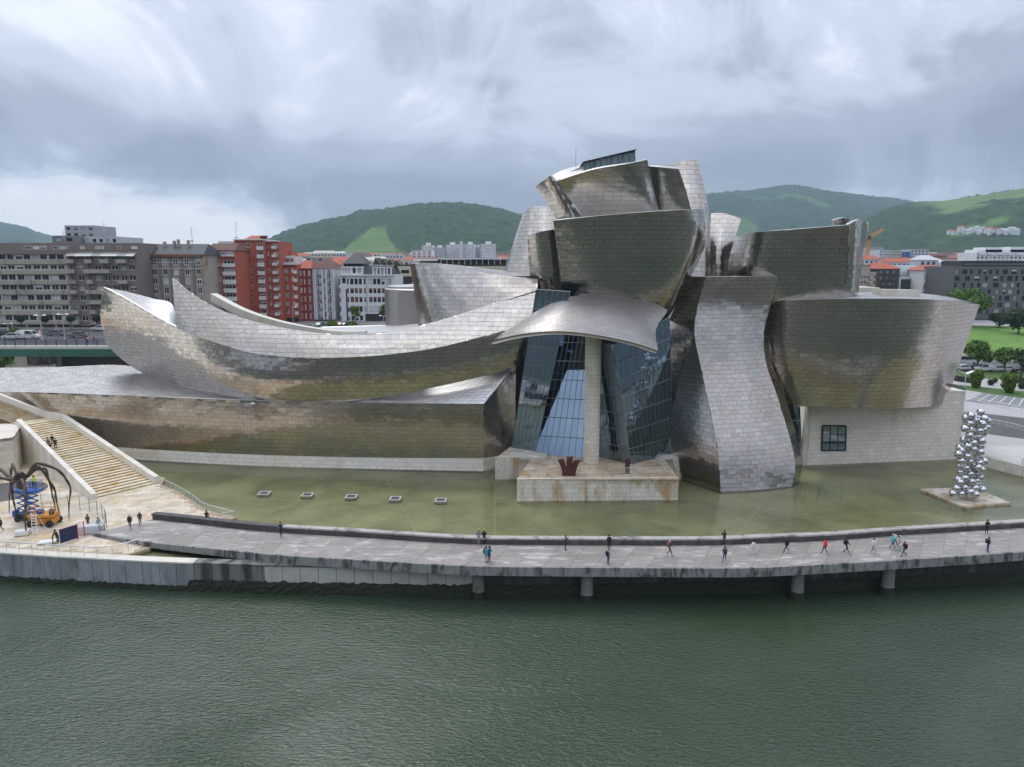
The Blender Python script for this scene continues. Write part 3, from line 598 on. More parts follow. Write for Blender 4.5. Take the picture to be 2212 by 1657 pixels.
clad('side_terrace_front', 'limestone_block', quadnet((sl0[0], sl0[1], 2.3), (sl1[0] + 1, sl1[1], 2.3), (sl1[0] + 1, sl1[1], TER + .28), (sl0[0], sl0[1], TER + .28), 40, 10), museum, h=.62, w=1.0, seed=43, **ST)
sr0, sr1 = G(1440, 1034, POOL), G(1492, 1033, POOL)
MB().prism([(sr0[0] - 3, sr0[1] + .05), (sr1[0] - .05, sr1[1] + .05), (sr1[0] - .05, 113), (sr0[0] - 3, 113)], 2.2, TER + .2).obj('side_terrace', [LIME_STAIN], museum)
clad('side_terrace_front', 'limestone_block', quadnet((sr0[0] - 1, sr0[1], 2.3), (sr1[0], sr1[1], 2.3), (sr1[0], sr1[1], TER + .28), (sr0[0] - 1, sr0[1], TER + .28), 30, 10), museum, h=.62, w=1.0, seed=44, **ST)
# paving on the terrace, slab by slab
trng = np.random.default_rng(7); cnt = 0; pav = MB()
ya, yb = fl[1], 108.5; nrow = 13
for i in range(nrow):
    y0, y1 = ya + (yb - ya) * i / nrow, ya + (yb - ya) * (i + 1) / nrow; t = (i + .5) / nrow
    xl, xr = fl[0] + (bl[0] - 4 - fl[0]) * t, fr_[0] + (bR[0] + 1 - fr_[0]) * t; n_ = int((xr - xl) / 1.25)
    for j in range(n_):
        x0, x1 = xl + (xr - xl) * j / n_, xl + (xr - xl) * (j + 1) / n_
        zt_ = TER + trng.uniform(-.006, .006)
        pav.add([(x0 + .02, y0 + .02, zt_), (x1 - .02, y0 + .02, zt_), (x1 - .02, y1 - .02, zt_), (x0 + .02, y1 - .02, zt_), (x0 + .02, y0 + .02, zt_ - .05), (x1 - .02, y0 + .02, zt_ - .05)], [(0, 1, 2, 3), (4, 5, 1, 0)])
pav.obj('terrace_paving', [mat('terrace_stone', (.58, .46, .32), .35, var=.2, vscale=.7, stain=(.40, .24, .10), sscale=.4, slo=.42, shi=.65, stain2=(.60, .56, .50))], museum, kind='stuff')
# ---------------------------------------------------------------- water and ground
def water_mat(name, deep, wave, wscale, rough=.04, stretch=(1, 1, 1), ior=1.36, bottom=None):
    m_ = bpy.data.materials.new(name); m_.use_nodes = True; nt = m_.node_tree; L = nt.links.new; b = nt.nodes['Principled BSDF']
    b.inputs['Base Color'].default_value = (*deep, 1); b.inputs['Roughness'].default_value = rough; b.inputs['IOR'].default_value = ior
    geo = nt.nodes.new('ShaderNodeNewGeometry')
    def nz(scale, detail, st, rot=0., dist=0.):
        mp = nt.nodes.new('ShaderNodeMapping'); mp.inputs['Scale'].default_value = st; mp.inputs['Rotation'].default_value = (0, 0, rot); L(geo.outputs['Position'], mp.inputs[0])
        t = nt.nodes.new('ShaderNodeTexNoise'); t.inputs['Scale'].default_value = scale; t.inputs['Detail'].default_value = detail; t.inputs['Distortion'].default_value = dist
        L(mp.outputs[0], t.inputs[0]); return t.outputs[0]
    def mth(op, a, c):
        o = nt.nodes.new('ShaderNodeMath'); o.operation = op
        for i, v in enumerate((a, c)):
            if isinstance(v, float): o.inputs[i].default_value = v
            else: L(v, o.inputs[i])
        return o.outputs[0]
    h = mth('ADD', mth('MULTIPLY', nz(wscale, 3, stretch, R(18), .3), .6), mth('MULTIPLY', nz(wscale * 2.6, 2, stretch, R(-14), .2), .28))
    patch = nt.nodes.new('ShaderNodeMapRange'); L(nz(.045, 4, (1, 1.9, 1), R(12), .8), patch.inputs[0])
    for i, k in enumerate((.30, .68, .22, 1.25)): patch.inputs[i + 1].default_value = k
    h = mth('MULTIPLY', h, patch.outputs[0])
    bp = nt.nodes.new('ShaderNodeBump'); bp.inputs['Strength'].default_value = 1; bp.inputs['Distance'].default_value = wave
    L(h, bp.inputs['Height']); L(bp.outputs[0], b.inputs['Normal'])
    return m_, nt, b, nz
RIVER, *_ = water_mat('river_water', (.034, .057, .029), .30, 1.5, .05, (1, 2.4, 1), 1.45)
river = MB().add([(-2500, -60, 0), (2500, -60, 0), (2500, 84, 0), (-2500, 84, 0)], [(0, 1, 2, 3)]).obj('river', RIVER, kind='structure')
# the far bank behind the viewpoint (seen in the metal): a green wooded slope
gm = mat('north_slope', (.05, .055, .038), .9, var=.5, vscale=.02, stain=(.07, .065, .05), sscale=.03)
gs = MB()
yy = [-60, -75, -140, -300, -700, -1500]; zz_ = [-.5, 4, 8, 50, 130, 300]
for i in range(5):
    gs.add([(-4500, yy[i], zz_[i]), (-4500, yy[i + 1], zz_[i + 1]), (4500, yy[i + 1], zz_[i + 1]), (4500, yy[i], zz_[i])], [(0, 1, 2, 3)])
gs.obj('opposite_bank', gm, kind='structure')
# pool: floor, then water sheet (it runs on under the promenade to the quay wall)
QUAY = [(-140, 92), (-100, 84.5), (-57, 77.3), (-45.8, 75.7), (-34.9, 74.5), (-20, 73.6), (-0.3, 73.2), (28, 74.2), (42, 75.4), (56, 77.0), (90, 81.5), (130, 90)]
pe = [G(x, y, POOL) for x, y in [(346, 1046), (382, 1061), (415, 1081), (442, 1101), (475, 1111), (512, 1117)]]
chan = [G(340, 1165, POOL), G(323, 1184, POOL), G(257, 1204, POOL)]
pool_pts = [(p[0], p[1]) for p in pe] + [(c[0], c[1]) for c in chan] + [(x, y + .9) for x, y in QUAY if x > -44] + [(130, 104), (95, 104.5), (78, 108), (74, 117), (74, 119), (60, 124), (0, 124), (-40, 124), (-78, 122), (-72, 108)]
def flat(pts, z, name, m_, kind='structure', parent=None):
    return MB().add([(p[0], p[1], z) for p in pts], [tuple(range(len(pts)))]).obj(name, m_, parent, kind=kind)
pf = mat('pool_floor', (.37, .355, .235), .8, var=.3, vscale=.25, stain=(.22, .222, .14), sscale=.12, slo=.4, shi=.65, stain2=(.38, .32, .17))
flat(pool_pts, POOL - .35, 'pool_floor', pf)
jm = mat('pool_joint', (.42, .39, .22), .8, var=.3)
for k, (x0, y0, x1, y1) in enumerate(((-30, 92, -8, 112), (-18, 84, 6, 96), (-2, 82, -2.6, 106), (26, 82, 36, 99), (28, 98, 74, 84), (47, 113, 62, 84), (44, 99, 73, 111), (-34, 96, 0, 96.4), (24, 90, 70, 90.5), (-10, 80, -20, 110))):
    d = np.array([x1 - x0, y1 - y0]); n_ = np.array([-d[1], d[0]]) / np.linalg.norm(d) * .07
    if k < 20: flat([(x0 - n_[0], y0 - n_[1]), (x1 - n_[0], y1 - n_[1]), (x1 + n_[0], y1 + n_[1]), (x0 + n_[0], y0 + n_[1])], POOL - .344 + .002 * k, 'pool_floor_joint', jm)
pm = bpy.data.materials.new('pool_water'); pm.use_nodes = True
def pool_water():
    nt = pm.node_tree; L = nt.links.new; nt.nodes.clear()
    out = nt.nodes.new('ShaderNodeOutputMaterial'); mx = nt.nodes.new('ShaderNodeMixShader'); tr = nt.nodes.new('ShaderNodeBsdfTransparent'); gl = nt.nodes.new('ShaderNodeBsdfGlossy')
    tr.inputs[0].default_value = (.86, .88, .76, 1); gl.inputs['Roughness'].default_value = .03
    fr = nt.nodes.new('ShaderNodeFresnel'); fr.inputs[0].default_value = 1.36
    geo = nt.nodes.new('ShaderNodeNewGeometry'); t = nt.nodes.new('ShaderNodeTexNoise'); t.inputs['Scale'].default_value = 1.6; t.inputs['Detail'].default_value = 3
    L(geo.outputs['Position'], t.inputs[0])
    t2 = nt.nodes.new('ShaderNodeTexNoise'); t2.inputs['Scale'].default_value = .09; L(geo.outputs['Position'], t2.inputs[0])
    mr = nt.nodes.new('ShaderNodeMapRange'); L(t2.outputs[0], mr.inputs[0])
    for i, k in enumerate((.4, .62, .15, 1.)): mr.inputs[i + 1].default_value = k
    mu = nt.nodes.new('ShaderNodeMath'); mu.operation = 'MULTIPLY'; L(t.outputs[0], mu.inputs[0]); L(mr.outputs[0], mu.inputs[1])
    bp = nt.nodes.new('ShaderNodeBump'); bp.inputs['Distance'].default_value = .10; L(mu.outputs[0], bp.inputs['Height'])
    L(bp.outputs[0], gl.inputs['Normal']); L(bp.outputs[0], fr.inputs['Normal'])
    L(fr.outputs[0], mx.inputs[0]); L(tr.outputs[0], mx.inputs[1]); L(gl.outputs[0], mx.inputs[2]); L(mx.outputs[0], out.inputs[0])
pool_water()
flat(pool_pts, POOL, 'pool_water', pm)
# city ground: one sheet to the horizon, at street level
asph = mat('asphalt', (.055, .055, .058), .8, var=.25, vscale=.3)
CITY_Z = 14.6
flat([(-9000, 165), (62, 165), (62, 306), (9000, 306), (9000, 14000), (-9000, 14000)], CITY_Z, 'city_ground', mat('city_ground', (.10, .10, .10), .9, var=.4, vscale=.05, stain=(.06, .09, .04), sscale=.02))
# ---------------------------------------------------------------- quay wall
def curve(pts, n): return cr_axis(np.array(pts, float), n)
def resample(pts, step):
    pts = np.asarray(pts, float); s = np.concatenate([[0], np.cumsum(np.linalg.norm(np.diff(pts[:, :2], axis=0), axis=1))])
    n = max(2, int(round(s[-1] / step)) + 1); t = np.linspace(0, s[-1], n)
    return np.stack([np.interp(t, s, pts[:, k]) for k in range(pts.shape[1])], 1)
def hexa(mb, a, b, off, z0a, z0b, z1a, z1b, m=0):  # a slab between plan points a-b and the same moved by off
    c, d = b + off, a + off
    return mb.add([(*a[:2], z0a), (*b[:2], z0b), (*c[:2], z0b), (*d[:2], z0a), (*a[:2], z1a), (*b[:2], z1b), (*c[:2], z1b), (*d[:2], z1a)],
                  [(0, 3, 2, 1), (4, 5, 6, 7), (0, 1, 5, 4), (1, 2, 6, 5), (2, 3, 7, 6), (3, 0, 4, 7)])
prn = random.Random(5)
quay = thing('quay_wall', 'long concrete quay wall with green algae along the river edge', 'wall', (0, 73, 0))
qc = resample(curve(QUAY, 200), 1.95)
MB_core = MB()
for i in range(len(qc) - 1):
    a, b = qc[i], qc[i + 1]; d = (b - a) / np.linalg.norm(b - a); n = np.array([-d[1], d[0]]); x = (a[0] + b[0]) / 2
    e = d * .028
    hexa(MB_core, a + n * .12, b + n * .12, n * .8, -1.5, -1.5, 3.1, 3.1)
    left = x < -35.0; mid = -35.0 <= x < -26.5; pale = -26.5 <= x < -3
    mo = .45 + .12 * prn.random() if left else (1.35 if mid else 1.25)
    m_ = mat('quay_concrete', (.37, .385, .39), .75, var=.25, vscale=.5, stain=(.23, .245, .255), sscale=.6, slo=.45, shi=.62, stain2=(.17, .18, .19), rnd=.14, bump=.01, stretch=(1, 1, .22)) if left else CONC_DARK if mid else CONC_LIGHT if pale else mat('shaded_mossy_wall', (.055, .055, .045), .7, var=.4, vscale=.8, stain=(.13, .125, .11), sscale=.6, slo=.5, shi=.7, stretch=(1, 1, .2))  # below the deck, its shade and moss are both put into the near-black colour
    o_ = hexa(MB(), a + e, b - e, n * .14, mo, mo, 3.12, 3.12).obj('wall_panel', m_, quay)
    if -36 < x < -3 or left: hexa(MB(), a + e * .5 - n * .06, b - e * .5 - n * .06, n * 1.25, 3.12, 3.12, 3.3, 3.3).obj('coping_stone', LIME if left else CONC_DARK, quay)
MB_core.obj('wall_core', mat('wall_core_concrete', (.05, .05, .045), .8, var=.2), quay)
mv, mf = [], []; mr = np.random.default_rng(4); mc = resample(curve(QUAY, 200), .35); nz = 9
for i, p in enumerate(mc):
    top = (.62 if p[0] < -35 else 1.42) + .16 * mr.standard_normal() * .5
    for k in range(nz):
        z = -.8 + (top + .8) * k / (nz - 1); bulge = .10 + .10 * mr.random() - .16 * max(0, k / (nz - 1) - .7)
        mv.append((p[0], p[1] - bulge, z))
for i in range(len(mc) - 1):
    for k in range(nz - 1): mf.append((i * nz + k, (i + 1) * nz + k, (i + 1) * nz + k + 1, i * nz + k + 1))
link('algae', make_mesh('algae', mv, mf, MOSS), quay, 'stuff')
# ---------------------------------------------------------------- promenade deck on piers
def zd(x): return 3.62 + .58 * min(1, max(0, (x - 215) / 420))
fpx = [(204, 1151), (309, 1169), (471, 1186), (587, 1197.5), (773, 1209), (1003, 1222), (1200, 1225), (1521, 1227), (1642, 1225.7), (1786, 1218.5), (1958, 1208.5), (2213, 1191), (2480, 1166)]
bpx = [(225, 1148), (327, 1122), (422, 1132), (570, 1148), (773, 1160.5), (1003, 1174.6), (1200, 1177.4), (1521, 1178), (1642, 1173.5), (1803, 1167), (1958, 1155.4), (2213, 1139.6), (2480, 1117)]
F3 = curve([G(x, y, zd(x)) for x, y in fpx], 400); B3 = curve([G(x, y, zd(x)) for x, y in bpx[1:]], 400)
def at_len(C, t): 
    s = np.concatenate([[0], np.cumsum(np.linalg.norm(np.diff(C, axis=0), axis=1))]); return np.stack([np.interp(t * s[-1], s, C[:, k]) for k in range(3)], -1)
prom = tag(thing('promenade', None, None, tuple(at_len(F3, .5))), kind='structure')
Lf = np.linalg.norm(np.diff(F3, axis=0), axis=1).sum(); nsl = int(Lf / 2.75)
s0 = 6.0 / Lf                                      # the ramp end: front edge starts further left than the back edge
ft = np.linspace(s0, 1, nsl + 1); btt = np.linspace(0, 1, nsl + 1)
def quadslab(name, q4, th, m_, parent):
    q4 = [np.array(v, float) for v in q4]; c = sum(q4) / 4
    q4 = [v + (c - v) / np.linalg.norm(c - v) * .02 for v in q4]; dn = np.array([0, 0, th])
    return MB().add([*(v - dn for v in q4), *q4], [(0, 3, 2, 1), (4, 5, 6, 7), (0, 1, 5, 4), (1, 2, 6, 5), (2, 3, 7, 6), (3, 0, 4, 7)]).mesh(name, m_)
def slab(name, q4, th, m_, parent, var=.5):
    me = quadslab(name, q4, th, m_, parent); at = me.attributes.new('rnd', 'FLOAT', 'FACE'); r_ = prn.random(); at.data.foreach_set('value', [r_] * len(me.polygons))
    return link(name, me, parent)
deckb = MB()
for i in range(nsl):
    f0, f1, b0, b1 = at_len(F3, ft[i]), at_len(F3, ft[i + 1]), at_len(B3, btt[i]), at_len(B3, btt[i + 1])
    m0, m1 = f0 + (b0 - f0) * .5, f1 + (b1 - f1) * .5
    slab('paving_slab', (f0, f1, m1, m0), .1, DECK, prom); slab('paving_slab', (m0, m1, b1, b0), .1, DECK, prom)
    dn = np.array([0, 0, .11]); dn2 = np.array([0, 0, .8])
    deckb.add([f0 - dn2, f1 - dn2, b1 - dn2, b0 - dn2, f0 - dn, f1 - dn, b1 - dn, b0 - dn], [(0, 3, 2, 1), (4, 5, 6, 7), (0, 1, 5, 4), (1, 2, 6, 5), (2, 3, 7, 6), (3, 0, 4, 7)])
f0, f1, b0 = at_len(F3, 0), at_len(F3, s0), at_len(B3, 0)
slab('paving_slab', (f0, f1, b0, (b0 + f0) / 2), .1, DECK, prom)
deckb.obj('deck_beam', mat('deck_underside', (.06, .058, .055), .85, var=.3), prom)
fc = at_len(F3, np.linspace(0, 1, int(Lf / 1.45) + 1))
for a, b in zip(fc[:-1], fc[1:]):
    d = (b - a)[:2]; d /= np.linalg.norm(d); n = np.array([-d[1], d[0]]); th = .5 + .4 * min(1, max(0, (a[0] + 45) / 22))
    hexa(MB(), a[:2] + d * .01 - n * .28, b[:2] - d * .01 - n * .28, n * .27, a[2] - th, b[2] - th, a[2] + .06, b[2] + .06).obj('fascia_panel', mat('fascia_concrete', (.27, .265, .255), .8, var=.3, vscale=1., stain=(.07, .07, .065), sscale=1.2, slo=.47, shi=.62, stretch=(1, 1, .35), bump=.01), prom)
Lb = np.linalg.norm(np.diff(B3, axis=0), axis=1).sum(); bc = at_len(B3, np.linspace(0, 1, int(Lb / 2.3) + 1))
pdark = mat('parapet_stone', (.085, .08, .075), .7, var=.3, vscale=.8, stain=(.16, .155, .15), sscale=.6)
ptop = mat('parapet_coping', (.42, .40, .37), .6, var=.25, vscale=1., stain=(.20, .17, .15), sscale=.7, slo=.5, shi=.62)
for a, b in zip(bc[:-1], bc[1:]):
    d = (b - a)[:2]; d /= np.linalg.norm(d); n = np.array([-d[1], d[0]])
    hexa(MB(), a[:2] + d * .01 + n * .16, b[:2] - d * .01 + n * .16, n * .55, a[2] - .8, b[2] - .8, a[2] + .56, b[2] + .56).obj('parapet_block', pdark, prom)
    hexa(MB(), a[:2] + d * .012, b[:2] - d * .012, n * .85, a[2] + .56, b[2] + .56, a[2] + .74, b[2] + .74).obj('coping_slab', pdark if a[0] < -27 else ptop, prom)
pcon = mat('pier_concrete', (.20, .195, .18), .8, var=.3, vscale=.8, stain=(.12, .11, .07), sscale=.8)
for (x, y) in [(1033, 1300), (1269, 1307), (1728, 1301), (1925, 1290)]:
    g = G(x, y, 0); MB().lathe([(.70, -2), (.70, .9), (.64, 1.0), (.64, 3.35)], (g[0], g[1] + .9, 0), 20).obj('pier', pcon, prom, smooth=False)
    MB().lathe([(.72, -1.2), (.73, .5), (.715, .85), (.705, .9)], (g[0], g[1] + .9, 0), 20).obj('pier_waterline', MOSS, prom)
# ---------------------------------------------------------------- plaza at the left
def inside(pt, poly):
    x, y = pt; c = False; n = len(poly)
    for i in range(n):
        (x1, y1), (x2, y2) = poly[i][:2], poly[(i + 1) % n][:2]
        if (y1 > y) != (y2 > y) and x < (x2 - x1) * (y - y1) / (y2 - y1) + x1: c = not c
    return c
plaza_poly = [(x, y + 1.1) for x, y in QUAY if x < -44] + [tuple(G(257, 1204, PLZ)[:2]), tuple(G(323, 1184, PLZ)[:2]), tuple(G(345, 1166, PLZ)[:2]), tuple(G(420, 1150, PLZ)[:2]), tuple(G(512, 1117, PLZ)[:2])] + [tuple(p[:2]) for p in [G(x, y, PLZ) for x, y in [(475, 1110), (442, 1100), (415, 1080), (382, 1060), (348, 1046)]]] + [(-52, 106), (-80, 125), (-140, 125)]
plaza = tag(thing('plaza', None, None, tuple(G(200, 1120, PLZ))), kind='structure')
MB().prism([p[:2] for p in plaza_poly], -1, PLZ - .02).obj('plaza_bed', [mat('plaza_joint', (.40, .31, .21), .6, var=.2)], plaza)
def pave(poly, z, w, h, rot, name, m_, parent, singles, pick, seed=1, gap=.012, zf=None, th=.06):
    rng = np.random.default_rng(seed); A = np.array([p[:2] for p in poly]); c = A.mean(0); M = np.array([[math.cos(rot), -math.sin(rot)], [math.sin(rot), math.cos(rot)]])
    Lo = (A - c) @ M; (x0, y0), (x1, y1) = Lo.min(0), Lo.max(0); lst = []
    for j in range(int((y1 - y0) / h) + 1):
        for i in range(int((x1 - x0) / w) + 2):
            a = x0 + (i - (j % 2) * .5) * w; b = y0 + j * h
            q = np.array([[a + gap, b + gap], [a + w - gap, b + gap], [a + w - gap, b + h - gap], [a + gap, b + h - gap]]) @ M.T + c
            if all(inside(v, poly) for v in q): lst.append(q)
    if not lst: return
    d = [np.linalg.norm(q.mean(0) - np.array(pick)) for q in lst]; order = np.argsort(d); rest = MB(); rr = []
    for r_, i in enumerate(order):
        q = lst[i]; zz_ = [(z if zf is None else zf(*v)) + rng.uniform(-.004, .004) for v in q]
        V = [(*v, k) for v, k in zip(q, zz_)] + [(*v, k - th) for v, k in zip(q, zz_)]; Fs = [(0, 1, 2, 3), (4, 5, 1, 0), (5, 6, 2, 1), (6, 7, 3, 2), (7, 4, 0, 3)]; val = rng.random()
        if r_ < singles: link(name, make_mesh(name, V, Fs, m_, attrs={'rnd': ('FACE', [val] * 5)}), parent)
        else: rest.add(V, Fs); rr += [val] * 5
    if rr: link(name, make_mesh(name, rest.v, rest.f, m_, attrs={'rnd': ('FACE', rr)}), parent, 'stuff')
pave(plaza_poly, PLZ + .012, 1.15, .8, R(26), 'paving_slab', PLAZA, plaza, 290, tuple(G(200, 1120, PLZ)[:2]))
gd = G(14, 1062, PLZ)
MB().lathe([(5.0, PLZ - .05), (5.0, PLZ + .03)], (gd[0], gd[1], 0), 48).obj('dark_disc', [mat('basalt', (.075, .07, .065), .5, var=.2)], plaza)
# ---------------------------------------------------------------- grand stairs
ZT = 9.2
fL, fR, tL, tR = G(207, 1076, PLZ), G(334, 1045.5, PLZ), G(47, 917, ZT), G(125, 904.5, ZT)
stair = thing('grand_stairs', 'wide rust-stained stone stairs rising beside the long gallery', 'stairs', tuple(fL))
NS = 34
for i in range(NS):
    t0, t1 = i / NS, (i + 1) / NS; z0 = PLZ + (ZT - PLZ) * t1
    a, b = fL + (tL - fL) * t0, fR + (tR - fR) * t0; c, d = fR + (tR - fR) * t1, fL + (tL - fL) * t1
    q = [a, b, c, d]; nose = (a - d) / np.linalg.norm(a - d) * .035
    me = MB().add([(q[0][0] + nose[0], q[0][1] + nose[1], z0 - .09), (q[1][0] + nose[0], q[1][1] + nose[1], z0 - .09), (*c[:2], z0 - .09), (*d[:2], z0 - .09), (q[0][0] + nose[0], q[0][1] + nose[1], z0), (q[1][0] + nose[0], q[1][1] + nose[1], z0), (*c[:2], z0), (*d[:2], z0)],
        [(0, 3, 2, 1), (4, 5, 6, 7), (0, 1, 5, 4), (1, 2, 6, 5), (2, 3, 7, 6), (3, 0, 4, 7)]).mesh('step', STEP)
    at = me.attributes.new('rnd', 'FLOAT', 'FACE'); at.data.foreach_set('value', [prn.random()] * len(me.polygons)); link('step', me, stair)
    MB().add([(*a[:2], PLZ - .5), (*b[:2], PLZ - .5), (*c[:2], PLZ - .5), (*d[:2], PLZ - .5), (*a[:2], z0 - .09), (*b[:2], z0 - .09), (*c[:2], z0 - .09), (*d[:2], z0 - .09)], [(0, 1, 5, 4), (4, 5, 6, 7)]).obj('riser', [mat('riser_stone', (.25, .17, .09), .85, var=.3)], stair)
dirn = ((tL + tR) / 2 - (fL + fR) / 2); dirn[2] = 0; dirn /= np.linalg.norm(dirn)
turn = np.array([-dirn[1], dirn[0], 0])
l1L, l1R = tL + dirn * 3.2 + turn * .6, tR + dirn * 2.2 + turn * 1.2
MB().add([tL, tR, l1R, l1L, *(v - np.array([0, 0, .3]) for v in (tL, tR, l1R, l1L))], [(0, 1, 2, 3), (4, 7, 6, 5), (0, 4, 5, 1), (1, 5, 6, 2), (2, 6, 7, 3), (3, 7, 4, 0)]).obj('landing', STEP, stair)
d2 = dirn * .8 + turn * .62; d2 /= np.linalg.norm(d2); N2 = 24; rise, tread = .17, .42
for i in range(N2):
    a, b = l1L + d2 * tread * i, l1R + d2 * tread * i; c, d = b + d2 * tread, a + d2 * tread; z0 = ZT + rise * (i + 1); nose = -d2 * .035
    MB().add([(a[0] + nose[0], a[1] + nose[1], z0 - .09), (b[0] + nose[0], b[1] + nose[1], z0 - .09), (*c[:2], z0 - .09), (*d[:2], z0 - .09), (a[0] + nose[0], a[1] + nose[1], z0), (b[0] + nose[0], b[1] + nose[1], z0), (*c[:2], z0), (*d[:2], z0)],
        [(0, 3, 2, 1), (4, 5, 6, 7), (0, 1, 5, 4), (1, 2, 6, 5), (2, 3, 7, 6), (3, 0, 4, 7)]).obj('step', STEP, stair)
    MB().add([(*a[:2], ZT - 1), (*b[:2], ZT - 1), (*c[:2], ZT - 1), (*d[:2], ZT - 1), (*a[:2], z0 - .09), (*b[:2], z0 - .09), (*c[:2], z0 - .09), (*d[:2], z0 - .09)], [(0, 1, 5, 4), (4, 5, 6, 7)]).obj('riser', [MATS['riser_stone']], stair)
def parapet(line, hgt, th, zb, name, side, m_=LIME):      # stone parapet along 3D line, outward side +-1
    line = resample(np.array(line), 1.3)
    for a, b in zip(line[:-1], line[1:]):
        d = (b - a)[:2]; d /= np.linalg.norm(d); n = np.array([-d[1], d[0]]) * side; e = d * .008
        o_ = hexa(MB(), a[:2] + e, b[:2] - e, n * th, zb, zb, a[2] + hgt, b[2] + hgt).mesh(name, m_); at = o_.attributes.new('rnd', 'FLOAT', 'FACE'); at.data.foreach_set('value', [prn.random()] * len(o_.polygons)); link(name, o_, stair)
topR2 = l1R + d2 * tread * N2; topR2[2] = ZT + rise * N2
topL2 = l1L + d2 * tread * N2; topL2[2] = ZT + rise * N2
parapet([fR, tR, l1R, topR2], 1.05, .75, 1.5, 'parapet_stone', -1)
parapet([fL + (tL - fL) * -.02, tL], .95, .7, PLZ - .3, 'parapet_stone', 1)
# retaining wall block left of the stairs
wa, wb = G(36, 1024, PLZ), G(-4, 1040, PLZ)
rt = thing('retaining_wall', 'curved stained stone retaining wall with a dark window left of the stairs', 'wall', tuple(wa))
cv = [tL + np.array([-.3, .2, 0]), (wa[0], wa[1], 0), (wa[0] - 1.4, wa[1] - .9, 0), (wb[0], wb[1] - .2, 0), (wb[0] - 5, wb[1] - 1.4, 0), (wb[0] - 14, wb[1] - 1.5, 0)]
wl_ = resample(curve([v[:2] for v in cv], 60), 1.25)
for a, b in zip(wl_[:-1], wl_[1:]):
    d = (b - a) / np.linalg.norm(b - a); n = np.array([d[1], -d[0]]); e = d * .006
    for k in range(9):
        o_ = hexa(MB(), a + e, b - e, n * .3, PLZ + k * .64 + .006, PLZ + k * .64 + .006, PLZ + (k + 1) * .64, PLZ + (k + 1) * .64).mesh('stone_block', LIME_STAIN if k > 5 else LIME)
        at = o_.attributes.new('rnd', 'FLOAT', 'FACE'); at.data.foreach_set('value', [prn.random()] * len(o_.polygons)); link('stone_block', o_, rt)
MB().prism([tuple(v) for v in wl_] + [(wl_[-1][0], wl_[-1][1] + 25), (tL[0] - 1, tL[1] + 12)], 8.6, 9.0).obj('roof_terrace', LIME, rt)
wq = G(2, 1000, PLZ)
MB().box((wb[0] - 1.0, wb[1] - .75, 4.6), (wb[0] + .3, wb[1] - .55, 7.4)).obj('window', DARKSTEEL, rt)
# ---------------------------------------------------------------- rails
def railing(name, label, pts, h, r=.03, n_rails=4, post=1.6, group=None, m_=RAIL, top_r=.05):
    t = thing(name, label, 'railing', tuple(map(float, pts[0])), group)
    C = resample(np.array(pts, float), post); up = np.array([0, 0, 1.])
    for p in C: MB().tube([p, p + up * h], r, 5).obj('post', m_, t)
    MB().tube([p + up * h for p in C], top_r, 6).obj('handrail', m_, t)
    for k in range(1, n_rails): MB().tube([p + up * h * k / n_rails for p in C], r * .45, 4).obj('rail_wire', m_, t)
    return t
rl = curve([G(x, y, PLZ) for x, y in [(349, 1048), (382, 1063), (415, 1083), (442, 1103), (475, 1113), (508, 1121)]], 30)
railing('pool_railing', 'curved steel railing between the stairs and the pool corner', list(rl) + [G(478, 1126, PLZ)], 1.0)
ql = [(x + .0, y + .45, PLZ) for x, y in QUAY if x < -50] + [tuple(G(233, 1204, PLZ)), tuple(G(309, 1182, PLZ))]
railing('quay_railing', 'long steel railing on the plaza edge above the river', resample(np.array(ql), 2.2), 1.05, top_r=.06)
tz = TER
railing('terrace_railing', 'steel railing along the stained stone terrace under the canopy', [G(1178, 1008, tz)[:3] + np.array([-2.4, 2.5, 0]), G(1178, 1004, tz) , (fl[0] + 1.2, fl[1] + 2.0, tz), (fr_[0] - 1.0, fr_[1] + 2.0, tz), G(1410, 998, tz), G(1486, 992, tz)], .95, n_rails=4, post=1.7)
